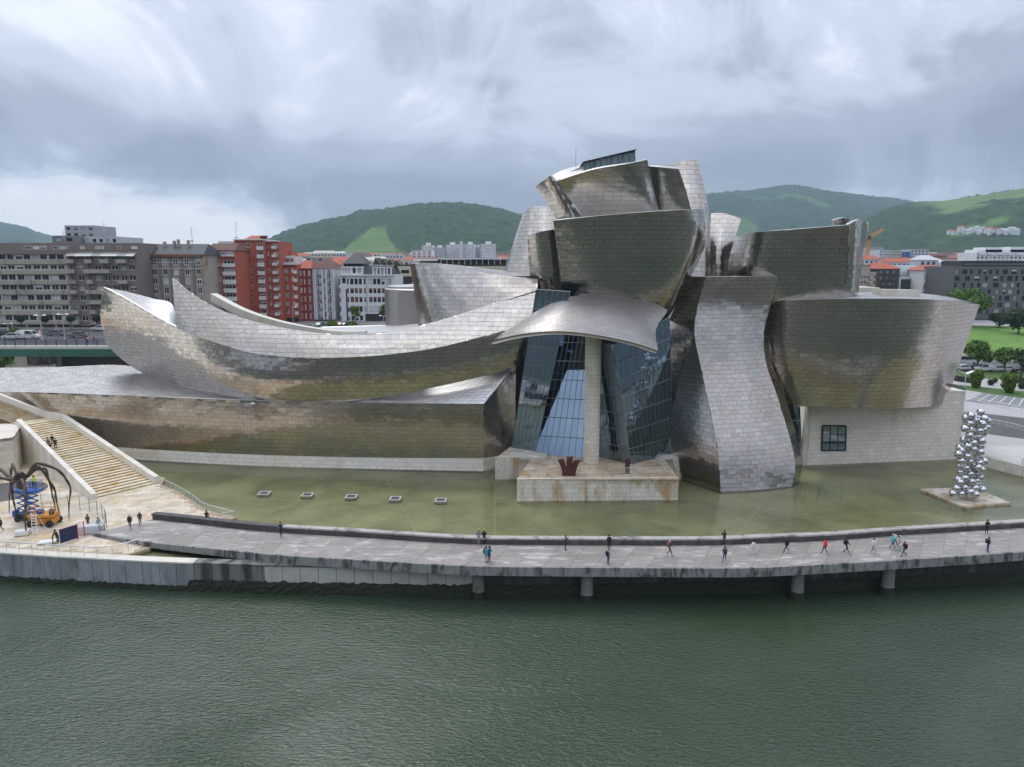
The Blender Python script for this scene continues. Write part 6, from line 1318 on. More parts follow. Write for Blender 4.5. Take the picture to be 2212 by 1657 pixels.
def bank_tree(name, label, x, ybase, ytop, rpx, m_, seed, **kw):
    p = on_bank(x, ybase); return tree(name, label, p, (ybase - ytop) * mpp(p[1]), rpx * mpp(p[1]), m_, seed, **kw)
bank_tree('park_tree', 'tall broad tree rising behind the oval shell, beside the dark tiled block', 2092, 706, 622, 40, LEAF, 1, n=2400, size=.55)
bank_tree('park_tree', 'second crown of the tall trees behind the oval shell, lower and further left', 2062, 700, 628, 26, LEAF, 2, n=1300, size=.55)
bank_tree('park_tree', 'dark evergreen bush-like tree at the lawn top on the right edge', 2200, 722, 665, 30, LEAFD, 3, n=2000, size=.5, lift=.1)
bank_tree('park_tree', 'round dark tree between the tall tree and the dark evergreen', 2158, 707, 678, 19, LEAFD, 4, n=1100, size=.45, lift=.15)
bank_tree('park_tree', 'leafy green tree in front of the lawn beside the oval shell', 2110, 800, 738, 29, LEAF, 5, n=2200, size=.38)
bank_tree('park_tree', 'lighter green tree in front of the lawn, right of the leafy one', 2168, 803, 750, 23, LEAF, 6, n=1400, size=.36)
bank_tree('park_tree', 'sparse tree with bare twigs at the right edge before the lawn', 2205, 822, 746, 25, LEAFD, 7, n=600, size=.3)
bank_tree('park_tree', 'small yellow-green tree half hidden by the oval shell edge', 2085, 780, 742, 13, LEAFY, 8, n=900, size=.36)
for i, (x, yb, yt, r, lb_) in enumerate([(2107, 838, 798, 12, 'ivy-covered column tree on the verge left of the ball shrubs'), (2179, 849, 803, 15, 'ivy-covered column tree on the verge at the right')]):
    p = on_bank(x, yb); m1 = mpp(p[1]); h = (yb - yt) * m1; r *= m1; t = thing('ivy_tree', lb_, 'tree', p, 'ivy-covered trees on the verge')
    part_of(t, 'trunk', MB().tube([(0, 0, -.2), (0, 0, h * .7)], .3, 6), BARK); o = bpy.data.objects.new('crown', crown_mesh('crown', [(0, 0, h * .72, r, r, h * .27), (-.2, 0, h * .45, r * .85, r * .85, h * .3), (.1, 0, h * .22, r * .62, r * .62, h * .24), (r * .4, 0, h * .6, r * .7, r * .7, h * .2)], 1900, .3, LEAFY, 20 + i, .6)); COL.objects.link(o); o.parent = t
for i, (x, y, r, lb_) in enumerate([(2140, 832, 6.5, 'dark clipped ball shrub between the two ivy trees'), (2149, 827, 5, 'smaller dark clipped shrub behind the ball shrub'), (2207, 840, 7.5, 'dark clipped ball shrub at the right edge of the verge')]):
    p = on_bank(x, y); ball('ball_shrub', lb_, p, r * mpp(p[1]), LEAFD, 30 + i, group='clipped shrubs on the right bank')
hg = MB(); 
for a, b in ((2068, 2098), (2186, 2212)):
    p, q = on_bank(a, 824), on_bank(b, 828); hg.add([(p[0], p[1], p[2]), (q[0], q[1], q[2]), (q[0], q[1] + 2, q[2]), (p[0], p[1] + 2, p[2]), (p[0], p[1], p[2] + 1.3), (q[0], q[1], q[2] + 1.3), (q[0], q[1] + 2, q[2] + 1.3), (p[0], p[1] + 2, p[2] + 1.3)], [(4, 5, 6, 7), (0, 1, 5, 4), (1, 2, 6, 5), (3, 0, 4, 7)])
tag(hg.obj('hedge', mat('dark_hedge', (.03, .035, .02), .9, var=.5, vscale=3.)), 'low dark hedge along the car park behind the ivy trees', 'hedge')
# left street greenery
def topiary(label, x, y, Y, rpx, seed, zb, hpx=None, m_=LEAF):
    r = rpx * mpp(Y); h = (hpx or rpx) * mpp(Y); return ball('topiary', label, (PX(x, Y, y), Y, zb), r, m_, seed, h=h * .55 if hpx else r, group='clipped topiary in the street')
topiary('big clipped dome bush beside the white van', 34, 729, 165, 12, 41, SZ, 24)
for i, x in enumerate((48, 100, 155, 211)):
    ball('street_tree', ['round-headed street tree above the clipped dome', 'round-headed street tree left of the tall lamp', 'round-headed street tree under the grey block middle', 'round-headed street tree beside the hull tip'][i], (PX(x, 190, 720), 190, SZ), 8 * mpp(190), LEAFD, 50 + i, h=.8, stem=1.9, group='round-headed street trees', cat='tree')
zc = PZ(712, 215)
for i, (x, r) in enumerate(((712, 9.5), (722, 8.5), (762, 9.2))): ball('topiary', ['left clipped dome bush of the pair behind the sail rim', 'bigger clipped dome bush of the pair behind the sail rim', 'single clipped dome bush in front of the arched block'][i], (PX(x, 205, 705), 205 + (i == 0) * 2, 16.6), r * mpp(205), LEAFY, 60 + i, h=r * mpp(205) * .95, stem=.3, group='clipped topiary in the street')
for i, (x, yt, r) in enumerate(((768, 664, 13), (829, 662, 11))): tree('street_tree', ['loose young tree before the white arched block', 'loose young tree before the black ground floor'][i], (PX(x, 226, 690), 226, 16.7), (704 - yt) * mpp(226), r * mpp(226), LEAF, 70 + i, n=420, size=.32, trunk=.14, group='young street trees')
tree('street_tree', 'small green tree at the left edge below the bridge', (PX(2, 150, 780), 150, 11), 6.5, 2.6, LEAF, 75, n=700, size=.3, trunk=.2, group='street trees')
# ---------------------------------------------------------------- lamps, signs
def lamp(label, p, h, double=False, wing=False, group='street lamps'):
    t = thing('street_lamp', label, 'street lamp', tuple(map(float, p)), group); part_of(t, 'pole', MB().tube([(0, 0, 0), (0, 0, h)], [.11, .07], 8), RAIL)
    part_of(t, 'base', MB().lathe([(.25, 0), (.25, .5), (.14, .6)], n=8), RAIL)
    if wing:
        for s in (-1, 1): part_of(t, 'lamp_wing', MB().add([(0, -.5, h), (0, .5, h), (s * 1.3, .4, h + .55), (s * 1.3, -.4, h + .55), (0, -.5, h + .08), (0, .5, h + .08), (s * 1.3, .4, h + .63), (s * 1.3, -.4, h + .63)], [(0, 1, 2, 3), (7, 6, 5, 4), (0, 3, 7, 4), (3, 2, 6, 7), (2, 1, 5, 6)]), WFRAME)
    else:
        for s in ((-1, 1) if double else (1,)): part_of(t, 'arm', MB().tube([(0, 0, h), (s * .9, 0, h + .15)], .05, 5), RAIL); part_of(t, 'lamp_head', MB().lathe([(.05, .3), (.42, .12), (.4, .0)], (s * .9, 0, h), 10), WFRAME)
    return t
p = g2(2077, 905); lamp('tall slim lamp with winged white head beside the access road', (*p, zf(*p)), P(2088, 808, p[1])[2] - zf(*p), wing=True)
for i, (x, yt, Y) in enumerate(((90, 682, 160), (139, 680, 160), (19, 700, 185))): lamp(['tall street lamp left on the bridge, beside the white van', 'tall street lamp on the bridge nearer the hull tip', 'street lamp at the left end below the grey block'][i], (PX(x, Y, 720), Y, SZ), PZ(yt, Y) - SZ, double=True)
lamp('double-headed lamp before the black ground floor', (PX(828, 222, 690), 222, 16.7), PZ(683, 222) - 16.7, double=True); lamp('street lamp before the stepped red block', (PX(633, 215, 690), 215, 16.6), PZ(664, 215) - 16.6)
ts = thing('traffic_sign', 'triangular warning sign with red edge on the bridge', 'sign', (PX(87, 155, 725), 155, SZ), 'traffic signs'); part_of(ts, 'pole', MB().tube([(0, 0, 0), (0, 0, 3)], .05, 6), RAIL); part_of(ts, 'sign_plate', MB().add([(-.7, -.08, 2.2), (.7, -.08, 2.2), (0, -.08, 3.4), (-.7, -.05, 2.2), (.7, -.05, 2.2), (0, -.05, 3.4)], [(0, 1, 2), (5, 4, 3), (0, 3, 4, 1), (1, 4, 5, 2), (2, 5, 3, 0)]), mat('sign_red', (.5, .06, .04), .5)); part_of(ts, 'sign_face', MB().add([(-.45, -.09, 2.33), (.45, -.09, 2.33), (0, -.09, 3.12)], [(0, 1, 2)]), WFRAME)
# ---------------------------------------------------------------- vehicles
RUB = mat('rubber', (.02, .02, .02), .8); CGL = mat('car_glass', (.015, .018, .02), .06, spec=.8); HL = mat('headlight_lens', (.7, .7, .68), .2); TL = mat('tail_lens', (.30, .01, .01), .3)
def car_proto(kind, paint):
    L_, W_, prof, cab = {'hatch': (4.1, 1.75, [(-2.05, .35), (-2.08, .62), (-2.0, .92), (-1.1, 1.0), (1.7, 1.02), (2.02, .85), (2.05, .38)], [(-1.15, 1.0), (-.45, 1.48), (1.2, 1.5), (1.85, 1.02)]),
        'saloon': (4.5, 1.8, [(-2.25, .35), (-2.28, .62), (-2.15, .86), (-1.0, .96), (2.0, .98), (2.22, .82), (2.25, .38)], [(-1.0, .96), (-.3, 1.40), (.9, 1.42), (1.6, .98)]),
        'van': (4.9, 1.9, [(-2.45, .35), (-2.48, .75), (-2.3, 1.05), (-1.6, 1.15), (2.4, 1.2), (2.45, 1.1), (2.45, .4)], [(-1.6, 1.15), (-.9, 1.92), (2.35, 1.95), (2.42, 1.2)])}[kind]
    t = bpy.data.objects.new('parked_car', None); COL.objects.link(t)
    def ext(pr, w0, w1=None):
        n = len(pr); w1 = w1 or [w0] * n; mb = MB(); mb.add([(x, -w / 2, z) for (x, z), w in zip(pr, w1)] + [(x, w / 2, z) for (x, z), w in zip(pr, w1)], [tuple(range(n)), tuple(range(2 * n - 1, n - 1, -1))] + [(i, n + i, n + (i + 1) % n, (i + 1) % n) for i in range(n)]); return mb
    part_of(t, 'body', ext(prof, W_, [W_ * .9, W_ * .97, W_, W_, W_, W_ * .97, W_ * .9]), paint)
    part_of(t, 'cabin_glass', ext(cab, W_, [W_ * .96, W_ * .80, W_ * .80, W_ * .96]), CGL)
    part_of(t, 'roof', ext([(cab[1][0] - .05, cab[1][1] - .03), (cab[1][0] + .05, cab[1][1] + .05), (cab[2][0] - .05, cab[2][1] + .05), (cab[2][0] + .05, cab[2][1] - .03)], W_ * .815), paint)
    for a, b in ((cab[0], cab[1]), (cab[2], cab[3])):
        for s in (-1, 1): part_of(t, 'pillar', MB().tube([(a[0], s * W_ * .478 if a in (cab[0],) else s * W_ * .402, a[1]), (b[0], s * W_ * .402 if b in (cab[1],) else s * W_ * .478, b[1])], .055, 4), paint)
    if kind == 'van':
        for s in (-1, 1): part_of(t, 'side_panel', MB().add([(.3, s * .955, 1.19), (2.4, s * .955, 1.19), (2.33, s * .79, 1.93), (.3, s * .79, 1.93)], [(0, 1, 2, 3)]), paint)
    for x in (-L_ * .31, L_ * .31):
        for s in (-1, 1):
            w = MB(); n = 14; th = [2 * math.pi * i / n for i in range(n)]; y0, y1 = s * W_ * .40, s * (W_ * .5 + .02); R_ = .33
            w.add([(x + R_ * math.cos(a), y, .33 + R_ * math.sin(a)) for y in (y0, y1) for a in th], [tuple(range(n)), tuple(range(2 * n - 1, n - 1, -1))] + [(i, (i + 1) % n, n + (i + 1) % n, n + i) for i in range(n)]); wo = part_of(t, 'wheel', w, RUB)
            rm = MB().add([(x + .2 * math.cos(a), s * (W_ * .5 + .03), .33 + .2 * math.sin(a)) for a in th], [tuple(range(n))]).mesh('rim', RAIL); r_ = bpy.data.objects.new('rim', rm); COL.objects.link(r_); r_.parent = wo
    for s in (-1, 1): part_of(t, 'headlight', MB().box((-L_ / 2 - .05, s * W_ * .36 - .18, .62), (-L_ / 2 + .12, s * W_ * .36 + .18, .80)), HL); part_of(t, 'tail_light', MB().box((L_ / 2 - .1, s * W_ * .40 - .12, .68), (L_ / 2 + .02, s * W_ * .40 + .12, .95)), TL)
    return t
WP, BP, GP, RPn = mat('white_paint', (.72, .72, .72), .3), mat('black_paint', (.025, .025, .028), .25), mat('grey_paint', (.20, .21, .22), .3), mat('red_paint', (.35, .03, .03), .3)
_cars = {}
def car(kind, paint, loc, rz, label, group):
    k = (kind, paint.name)
    if k not in _cars: _cars[k] = o = car_proto(kind, paint); o.location = loc; o.rotation_euler = (0, 0, rz)
    else: o = dup(_cars[k], loc, rz)
    tag(o, label, 'van' if kind == 'van' else 'car', group); 
    if kind == 'van': o.name = 'parked_van'
for kd, pt, x, Y, lb_ in (('saloon', BP, 2, 168, 'black car at the left edge behind the bridge railing'), ('hatch', WP, 27, 164, 'white car in front of the clipped dome bush'), ('van', WP, 62, 165, 'white van with side windows behind the bridge railing'), ('hatch', GP, 118, 172, 'grey car between the two bridge lamps'), ('saloon', GP, 168, 168, 'dark grey car right of the second bridge lamp'), ('hatch', WP, 219, 185, 'pale car beside the hull tip under the street tree')):
    car(kd, pt, (PX(x, Y, 727), Y, SZ), 0 if x != 62 else math.pi, lb_, 'cars on the street at the left')
for kd, pt, x, y, lb_ in (('hatch', WP, 2077, 800, 'white hatchback peeking out beside the oval shell'), ('saloon', BP, 2099, 799, 'black car under the leafy tree'), ('van', WP, 2127, 802, 'white van right of the leafy tree'), ('hatch', WP, 2153, 802, 'white car under the lighter green tree'), ('saloon', WP, 2178, 802, 'long white car behind the right ivy tree'), ('hatch', BP, 2205, 804, 'black car at the right edge of the car park')):
    p = on_bank(x, y); car(kd, pt, (p[0], p[1], p[2] + .03), 0 if x % 2 else math.pi, lb_, 'cars in the park car park')
p = on_bank(2086, 792); bs = thing('coach', 'white coach with dark windows behind the white hatchback', 'coach', (p[0], p[1] + 3, p[2]))
part_of(bs, 'body', MB().box((-5.5, -1.2, .4), (5.5, 1.2, 1.7)).box((-5.5, -1.2, 2.6), (5.5, 1.2, 3.1)), WP); part_of(bs, 'window_band', MB().box((-5.45, -1.17, 1.7), (5.45, 1.17, 2.6)), CGL)
for x in (-3.6, 3.4):
    for s in (-1, 1): part_of(bs, 'wheel', MB().add([(x + .48 * math.cos(2 * math.pi * i / 12), yy, .48 + .48 * math.sin(2 * math.pi * i / 12)) for yy in (s * .9, s * 1.22) for i in range(12)], [tuple(range(12)), tuple(range(23, 11, -1))] + [(i, (i + 1) % 12, 12 + (i + 1) % 12, 12 + i) for i in range(12)]), RUB)
for i, (x, lb_) in enumerate(((690, 'dark car waiting behind the sail rim'), (736, 'red car beside the clipped domes'), (744, 'black car beside the clipped domes'))): car('hatch' if i else 'saloon', (GP, RPn, BP)[i], (PX(x, 214, 700), 214, 16.6), 1.2, lb_, 'cars in the middle street')
# ---------------------------------------------------------------- pool fittings and sculptures
for i, (x, y) in enumerate(((571, 1066), (664, 1069.5), (759, 1073), (854, 1077.5), (952, 1081))):
    g = G(x, y, POOL); t = thing('pool_basin', ['square stone frame in the pool, nearest the stairs', 'second square stone frame from the stairs in the pool', 'middle one of the five square stone frames in the pool', 'fourth square stone frame from the stairs in the pool', 'square stone frame in the pool, nearest the terrace'][i], 'basin', tuple(g), 'square frames in a row in the pool')
    s = .78
    for a, b in (((-s, -s), (s, -s + .22)), ((-s, s - .22), (s, s)), ((-s, -s + .222), (-s + .22, s - .222)), ((s - .22, -s + .222), (s, s - .222))): part_of(t, 'frame_bar', MB().box((*a, -.3), (*b, .12)), CONC_LIGHT)
    part_of(t, 'grate', MB().box((-s + .23, -s + .23, -.3), (s - .23, s - .23, .02)), DARKSTEEL)
CHROME = mat('mirror_steel', (.62, .62, .63), .04, 1.0)
bc_ = [(1410, 225), (1230, 290), (1135, 330), (1320, 370), (1480, 345), (1215, 430), (1440, 440), (1115, 525), (1385, 565), (1465, 540), (1200, 650), (1350, 670), (1095, 735), (1430, 750), (1275, 790), (1175, 850), (1400, 840), (1020, 880), (1075, 930), (1000, 995), (1280, 905), (1405, 955), (1165, 1035), (1385, 1040), (1050, 1120), (1205, 1130), (1470, 1125), (1380, 1155), (1030, 1215), (1135, 1250), (1355, 1240), (1420, 1280), (1040, 1325), (1225, 1360), (1355, 1355), (1120, 1435), (1390, 1420), (990, 1460), (1035, 1515), (1240, 1500), (1340, 1540), (960, 1625), (1110, 1610), (1300, 1620), (1440, 1650)]
pts = [(1953.3 + x / 8.519, 864.3 + y / 8.519) for x, y in bc_] + [(1642.2 + x * .28696, 821.1 + y * .28696) for x, y in ((1480, 815), (1540, 812), (1622, 800), (1672, 826), (1450, 855), (1515, 857), (1582, 842), (1622, 862))]
fb = G(2100, 1076, 3.25); st_ = thing('steel_ball_sculpture', 'tall stack of mirror-polished steel balls on a stone plinth in the pool', 'sculpture', tuple(fb))
sph = bmesh.new(); bmesh.ops.create_uvsphere(sph, u_segments=28, v_segments=18, radius=.52); sme = bpy.data.meshes.new('steel_ball'); sph.to_mesh(sme); sme.materials.append(CHROME); sme.polygons.foreach_set('use_smooth', [True] * len(sme.polygons))
brn = random.Random(21); low = []
for i, (x, y) in enumerate(pts):
    q = P(x, y, 96.3 + brn.choice([-.75, -.35, .1]) - (.5 if y > 1060 else 0)); q[2] = max(q[2], 3.25 + .49); o_ = bpy.data.objects.new('steel_ball', sme); COL.objects.link(o_); o_.parent = st_; o_.location = tuple(np.array(q) - np.array(fb))
zt_ = P(2110, 890, 97)[2]
for k in range(40):
    z = 3.8 + (zt_ - 4.4) * k / 39; o_ = bpy.data.objects.new('steel_ball', sme); COL.objects.link(o_); o_.parent = st_; o_.location = (PX(2100 + 13 * math.sin(k * 1.9) + k * .2, 97, 980) - fb[0], 97.0 + .6 * math.cos(k * 2.3) - fb[1], z - fb[2])
pc4 = [G(x, y, 3.25) for x, y in ((1988, 1056), (2083, 1094), (2184, 1086), (2100, 1052))]
tag(MB().prism([p[:2] for p in pc4], 2.6, 3.25).obj('stone_plinth', LIME_STAIN), 'low stained stone plinth in the pool under the steel balls', 'plinth')
CORT = mat('rusted_steel', (.085, .025, .018), .75, var=.25, vscale=1.5)
cg_ = G(1228, 1027, TER); c1 = thing('rust_sculpture', 'three curved rust-red steel plumes standing on the terrace', 'sculpture', tuple(cg_))
for dx, bend, hh_ in ((-.55, -.55, 2.2), (0.05, .1, 2.55), (.62, .55, 2.05)):
    m5 = MB(); n5 = 8; prev = None; V = []
    for k in range(n5 + 1):
        t = k / n5; off = bend * t ** 2.2; w = .30 + .12 * t; z = hh_ * t
        V += [(dx + off - w, -.35, z), (dx + off + w, -.35, z + .12 * t), (dx + off + w, .35, z + .12 * t), (dx + off - w, .35, z)]
    Fs = [(0, 3, 2, 1), tuple(range(4 * n5, 4 * n5 + 4))]
    for k in range(n5):
        for j in range(4): Fs.append((4 * k + j, 4 * k + (j + 1) % 4, 4 * k + 4 + (j + 1) % 4, 4 * k + 4 + j))
    part_of(c1, 'plume', m5.add(V, Fs), CORT)
cg2 = G(1355, 1022, TER); c2 = thing('rust_post', 'small dark rusted post with stacked cap on the terrace', 'sculpture', tuple(cg2))
part_of(c2, 'shaft', MB().box((-.28, -.28, 0), (.28, .28, 1.6)), CORT); part_of(c2, 'cap', MB().box((-.42, -.35, 1.6), (.42, .35, 1.85)).box((-.2, -.22, 1.85), (.25, .22, 2.15)), CORT)
# long-legged bronze sculpture
BRZ = mat('bronze', (.10, .075, .06), .5, .7, var=.35, vscale=2., bump=.02, bscale=5)
YB = 86.0; body = P(44, 1033, YB); bz = thing('bronze_sculpture', 'tall dark bronze sculpture with long arching legs above the work platforms', 'sculpture', (body[0], YB, PLZ))
bo = np.array([body[0], YB, PLZ])
def leg(px, foot, r=.20):
    fy = G(foot[0], foot[1], PLZ)[1]; n = len(px) + 1; q = [P(x, y, YB + (fy - YB) * min(1, (i + 1) / n * 1.15)) - bo for i, (x, y) in enumerate(px)] + [G(*foot, PLZ) - bo]
    q = cr_axis(np.array(q), 26); rr = [r * (1 - .8 * (i / 25) ** 1.3) * (1 + .22 * math.sin(i * 1.7)) + .02 for i in range(26)]
    part_of(bz, 'leg', MB().tube(q, rr, 7), BRZ, smooth=True)
    q2 = q + np.stack([.16 * np.sin(np.arange(26) * .9), .1 * np.cos(np.arange(26) * .8), np.zeros(26)], 1) * np.linspace(1, .1, 26)[:, None]; part_of(bz, 'leg_strand', MB().tube(q2, [x * .6 for x in rr], 5), BRZ, smooth=True)
leg([(48, 1034), (60, 1026), (75, 1004.5), (86, 1001), (119, 1012), (135, 1024.6), (144, 1038), (151.5, 1051), (152, 1068), (149, 1088)], (149, 1119))
leg([(48, 1036), (62, 1026), (70, 1016), (80, 1008), (96, 1021), (106, 1038), (118, 1058), (121, 1076), (125, 1098)], (131, 1123))
leg([(46, 1036), (60, 1030), (75, 1016), (98, 1013), (103, 1031), (110, 1053), (113, 1070), (118, 1092)], (120, 1117), .16)
leg([(46, 1036), (50, 1043), (54, 1057), (55, 1076), (55, 1101), (54, 1126)], (58, 1157))
leg([(38, 1038), (25, 1046), (27, 1070), (30, 1086), (35, 1107)], (37, 1127), .15)
leg([(40, 1034), (30, 1010), (27, 1003), (24, 1020), (22, 1050), (20, 1080)], (20, 1108), .15)
leg([(38, 1034), (21, 1031), (0, 1014), (-25, 1005), (-45, 1020), (-55, 1060)], (-58, 1110))
leg([(38, 1036), (22, 1036), (0, 1032), (-30, 1030), (-50, 1050), (-60, 1090)], (-66, 1140))
bl_ = body - bo
part_of(bz, 'body', MB().lathe([(.1, -.75), (.5, -.5), (.75, -.1), (.6, .15), (.66, .2), (.45, .42), (.5, .46), (.25, .68), (.05, .8)], tuple(bl_ + np.array([0, 0, .1])), 16), BRZ, smooth=True)
part_of(bz, 'lower_sack', MB().lathe([(.05, -1.5), (.35, -1.3), (.5, -1.0), (.45, -.6), (.2, -.45)], tuple(bl_), 12), BRZ, smooth=True)
# work platforms
LBL = mat('lift_blue', (.02, .11, .42), .45); ORG = mat('lift_orange', (.62, .26, .03), .45)
g = G(55, 1128, PLZ); lf = thing('scissor_lift', 'blue scissor lift raised under the bronze sculpture', 'lift', (g[0], g[1] + .8, PLZ))
part_of(lf, 'chassis', MB().box((-1.4, -.6, .3), (1.2, .6, .95)), DARKSTEEL); part_of(lf, 'ladder_box', MB().box((-1.75, -.5, .5), (-1.42, .4, 1.3)), LBL)
for x in (-1.0, .9):
    for s in (-.62, .62): part_of(lf, 'wheel', MB().add([(x + .36 * math.cos(2 * math.pi * i / 12), yy, .36 + .36 * math.sin(2 * math.pi * i / 12)) for yy in (s, s + (.22 if s > 0 else -.22)) for i in range(12)], [tuple(range(12)), tuple(range(23, 11, -1))] + [(i, (i + 1) % 12, 12 + (i + 1) % 12, 12 + i) for i in range(12)]), RUB)
for k in range(4):
    z0 = 1.0 + k * .68
    for s in (-.5, .5): part_of(lf, 'scissor_arm', MB().tube([(-1.05, s, z0), (1.05, s, z0 + .68)], .08, 4), LBL); part_of(lf, 'scissor_arm', MB().tube([(1.05, s * .9, z0), (-1.05, s * .9, z0 + .68)], .08, 4), LBL)
part_of(lf, 'platform', MB().box((-1.55, -.7, 3.75), (1.75, .7, 3.95)), LBL); gr = MB()
for z in (4.45, 5.0):
    for a, b in (((-1.5, -.65), (1.7, -.65)), ((1.7, -.65), (1.7, .65)), ((1.7, .65), (-1.5, .65)), ((-1.5, .65), (-1.5, -.65))): gr.tube([(*a, z), (*b, z)], .04, 4)
for x in (-1.5, -.7, .1, .9, 1.7):
    for y in (-.65, .65): gr.tube([(x, y, 3.95), (x, y, 5.0)], .035, 4)
part_of(lf, 'guard_rail', gr, LBL)
g = G(91, 1137, PLZ); of = thing('orange_lift', 'orange lowered work platform with guard rails beside the white ladder', 'lift', (g[0], g[1] + .6, PLZ))
part_of(of, 'chassis', MB().box((-1.5, -.8, .35), (1.4, .8, 1.0)), ORG); part_of(of, 'engine_panel', MB().box((-.2, -.86, .4), (1.0, -.8, 1.05)), mat('deep_orange', (.50, .17, .02), .5)); part_of(of, 'platform', MB().box((-1.6, -.85, 1.15), (1.5, .85, 1.45)), ORG)
for x in (-1.15, 1.15):
    for s in (-.82, .82): part_of(of, 'wheel', MB().add([(x + .42 * math.cos(2 * math.pi * i / 12), yy, .42 + .42 * math.sin(2 * math.pi * i / 12)) for yy in (s, s + (.28 if s > 0 else -.28)) for i in range(12)], [tuple(range(12)), tuple(range(23, 11, -1))] + [(i, (i + 1) % 12, 12 + (i + 1) % 12, 12 + i) for i in range(12)]), RUB)
gr = MB()
for z in (2.0, 2.5):
    for a, b in (((-1.55, -.8), (1.45, -.8)), ((1.45, -.8), (1.45, .8)), ((1.45, .8), (-1.55, .8)), ((-1.55, .8), (-1.55, -.8))): gr.tube([(*a, z), (*b, z)], .035, 4)
for x in (-1.55, -.55, .45, 1.45):
    for y in (-.8, .8): gr.tube([(x, y, 1.45), (x, y, 2.5)], .03, 4)
part_of(of, 'guard_rail', gr, ORG); part_of(of, 'control_box', MB().box((1.0, -.6, 1.5), (1.35, -.1, 2.1)), DARKSTEEL); part_of(of, 'tool_crate', MB().box((-.9, -.3, 1.46), (-.2, .4, 1.9)), LBL)
g = G(76, 1157, PLZ); ld = thing('stepladder', 'white stepladder leaning open in front of the orange lift', 'ladder', tuple(g))
for s in (-.3, .3): part_of(ld, 'rail', MB().tube([(s, 0, 0), (s - .55, .9, 2.5)], .05, 4), WFRAME); part_of(ld, 'rear_leg', MB().tube([(s + .3, 1.4, 0), (s - .5, .95, 2.4)], .035, 4), WFRAME)
for k in range(7): t_ = (k + 1) / 8; part_of(ld, 'tread', MB().box((-.3 - .55 * t_, .9 * t_ - .08, 2.5 * t_ - .03), (.3 - .55 * t_, .9 * t_ + .1, 2.5 * t_ + .03)), WFRAME)
NAVY = mat('navy_hoarding', (.015, .022, .075), .6)
a, b = G(131.5, 1176, PLZ), G(168, 1164, PLZ); t = thing('hoarding', 'dark navy hoarding panel beside the two crouching workers', 'hoarding', tuple(a)); d = b - a; nn = np.array([-d[1], d[0], 0]); nn /= np.linalg.norm(nn)
part_of(t, 'panel', MB().add([(0, 0, .1), tuple(d + np.array([0, 0, .1])), tuple(d + np.array([0, 0, 1.75])), (0, 0, 1.75), *(tuple(np.array(v) + nn * .06) for v in ((0, 0, .1), d + np.array([0, 0, .1]), d + np.array([0, 0, 1.75]), (0, 0, 1.75)))], [(0, 1, 2, 3), (7, 6, 5, 4), (0, 4, 5, 1), (1, 5, 6, 2), (2, 6, 7, 3), (3, 7, 4, 0)]), NAVY)
for q in (np.zeros(3), d / 2, d): part_of(t, 'post', MB().tube([tuple(q + nn * .1), tuple(q + nn * .1 + np.array([0, 0, 1.85]))], .03, 4), RAIL)
a, b = G(169, 1164, PLZ), G(183, 1158, PLZ); t = thing('red_gate', 'red tubular gate frame between hoarding and wrapped crates', 'gate', tuple(a)); d = b - a; m6 = MB().tube([(0, 0, 0), (0, 0, 1.8), tuple(d + np.array([0, 0, 1.8])), tuple(d)], .06, 5); part_of(t, 'gate_frame', m6, mat('gate_red', (.55, .02, .03), .5))
ms = MB(); 
for k in range(1, 8): ms.tube([tuple(d * k / 8), tuple(d * k / 8 + np.array([0, 0, 1.75]))], .015, 3)
part_of(t, 'mesh_panel', ms, RAIL)
PLAS = mat('plastic_wrap', (.55, .57, .60), .25, var=.3, vscale=2.5, bump=.05, bscale=3)
for i, (x, y, w, h, lb_) in enumerate(((190, 1154, 1.1, 1.0, 'plastic-wrapped crate nearest the red gate'), (203, 1150, .9, .8, 'plastic-wrapped crate behind the first one'), (46, 1158, .7, .6, 'stack of white boxes near the ladder foot'), (100, 1176, .9, .3, 'flat pile of white sheets behind the quay railing'))):
    g = G(x, y, PLZ); t = thing('crate' if i < 2 else 'box_stack', lb_, 'crate' if i < 2 else 'boxes', tuple(g), 'wrapped goods on the plaza'); b_ = MB().obox((0, .3, h / 2), (w, .5, h / 2), .3); part_of(t, 'load', b_, PLAS if i < 2 else WFRAME); part_of(t, 'pallet', MB().obox((0, .3, .05), (w + .06, .55, .05), .3), mat('pallet_wood', (.30, .22, .13), .8))
# clear screens round the work area
CLR = bpy.data.materials.new('clear_screen'); CLR.use_nodes = True
def clr():
    nt = CLR.node_tree; L = nt.links.new; nt.nodes.clear(); o = nt.nodes.new('ShaderNodeOutputMaterial'); m_ = nt.nodes.new('ShaderNodeMixShader'); a = nt.nodes.new('ShaderNodeBsdfTransparent'); b = nt.nodes.new('ShaderNodeBsdfGlossy'); b.inputs['Roughness'].default_value = .05; a.inputs[0].default_value = (.86, .88, .88, 1); m_.inputs[0].default_value = .10; L(a.outputs[0], m_.inputs[1]); L(b.outputs[0], m_.inputs[2]); L(m_.outputs[0], o.inputs[0])
clr()
sc_ = [G(x, y, PLZ) for x, y in ((60, 1098), (88, 1098), (125, 1099), (160, 1101), (190, 1106), (211, 1113), (224, 1123), (231, 1136), (227, 1150))]
scr = thing('screen_fence', 'curved fence of clear screens around the bronze sculpture', 'fence', tuple(sc_[0])); sq = resample(curve(sc_, 60), 1.9)
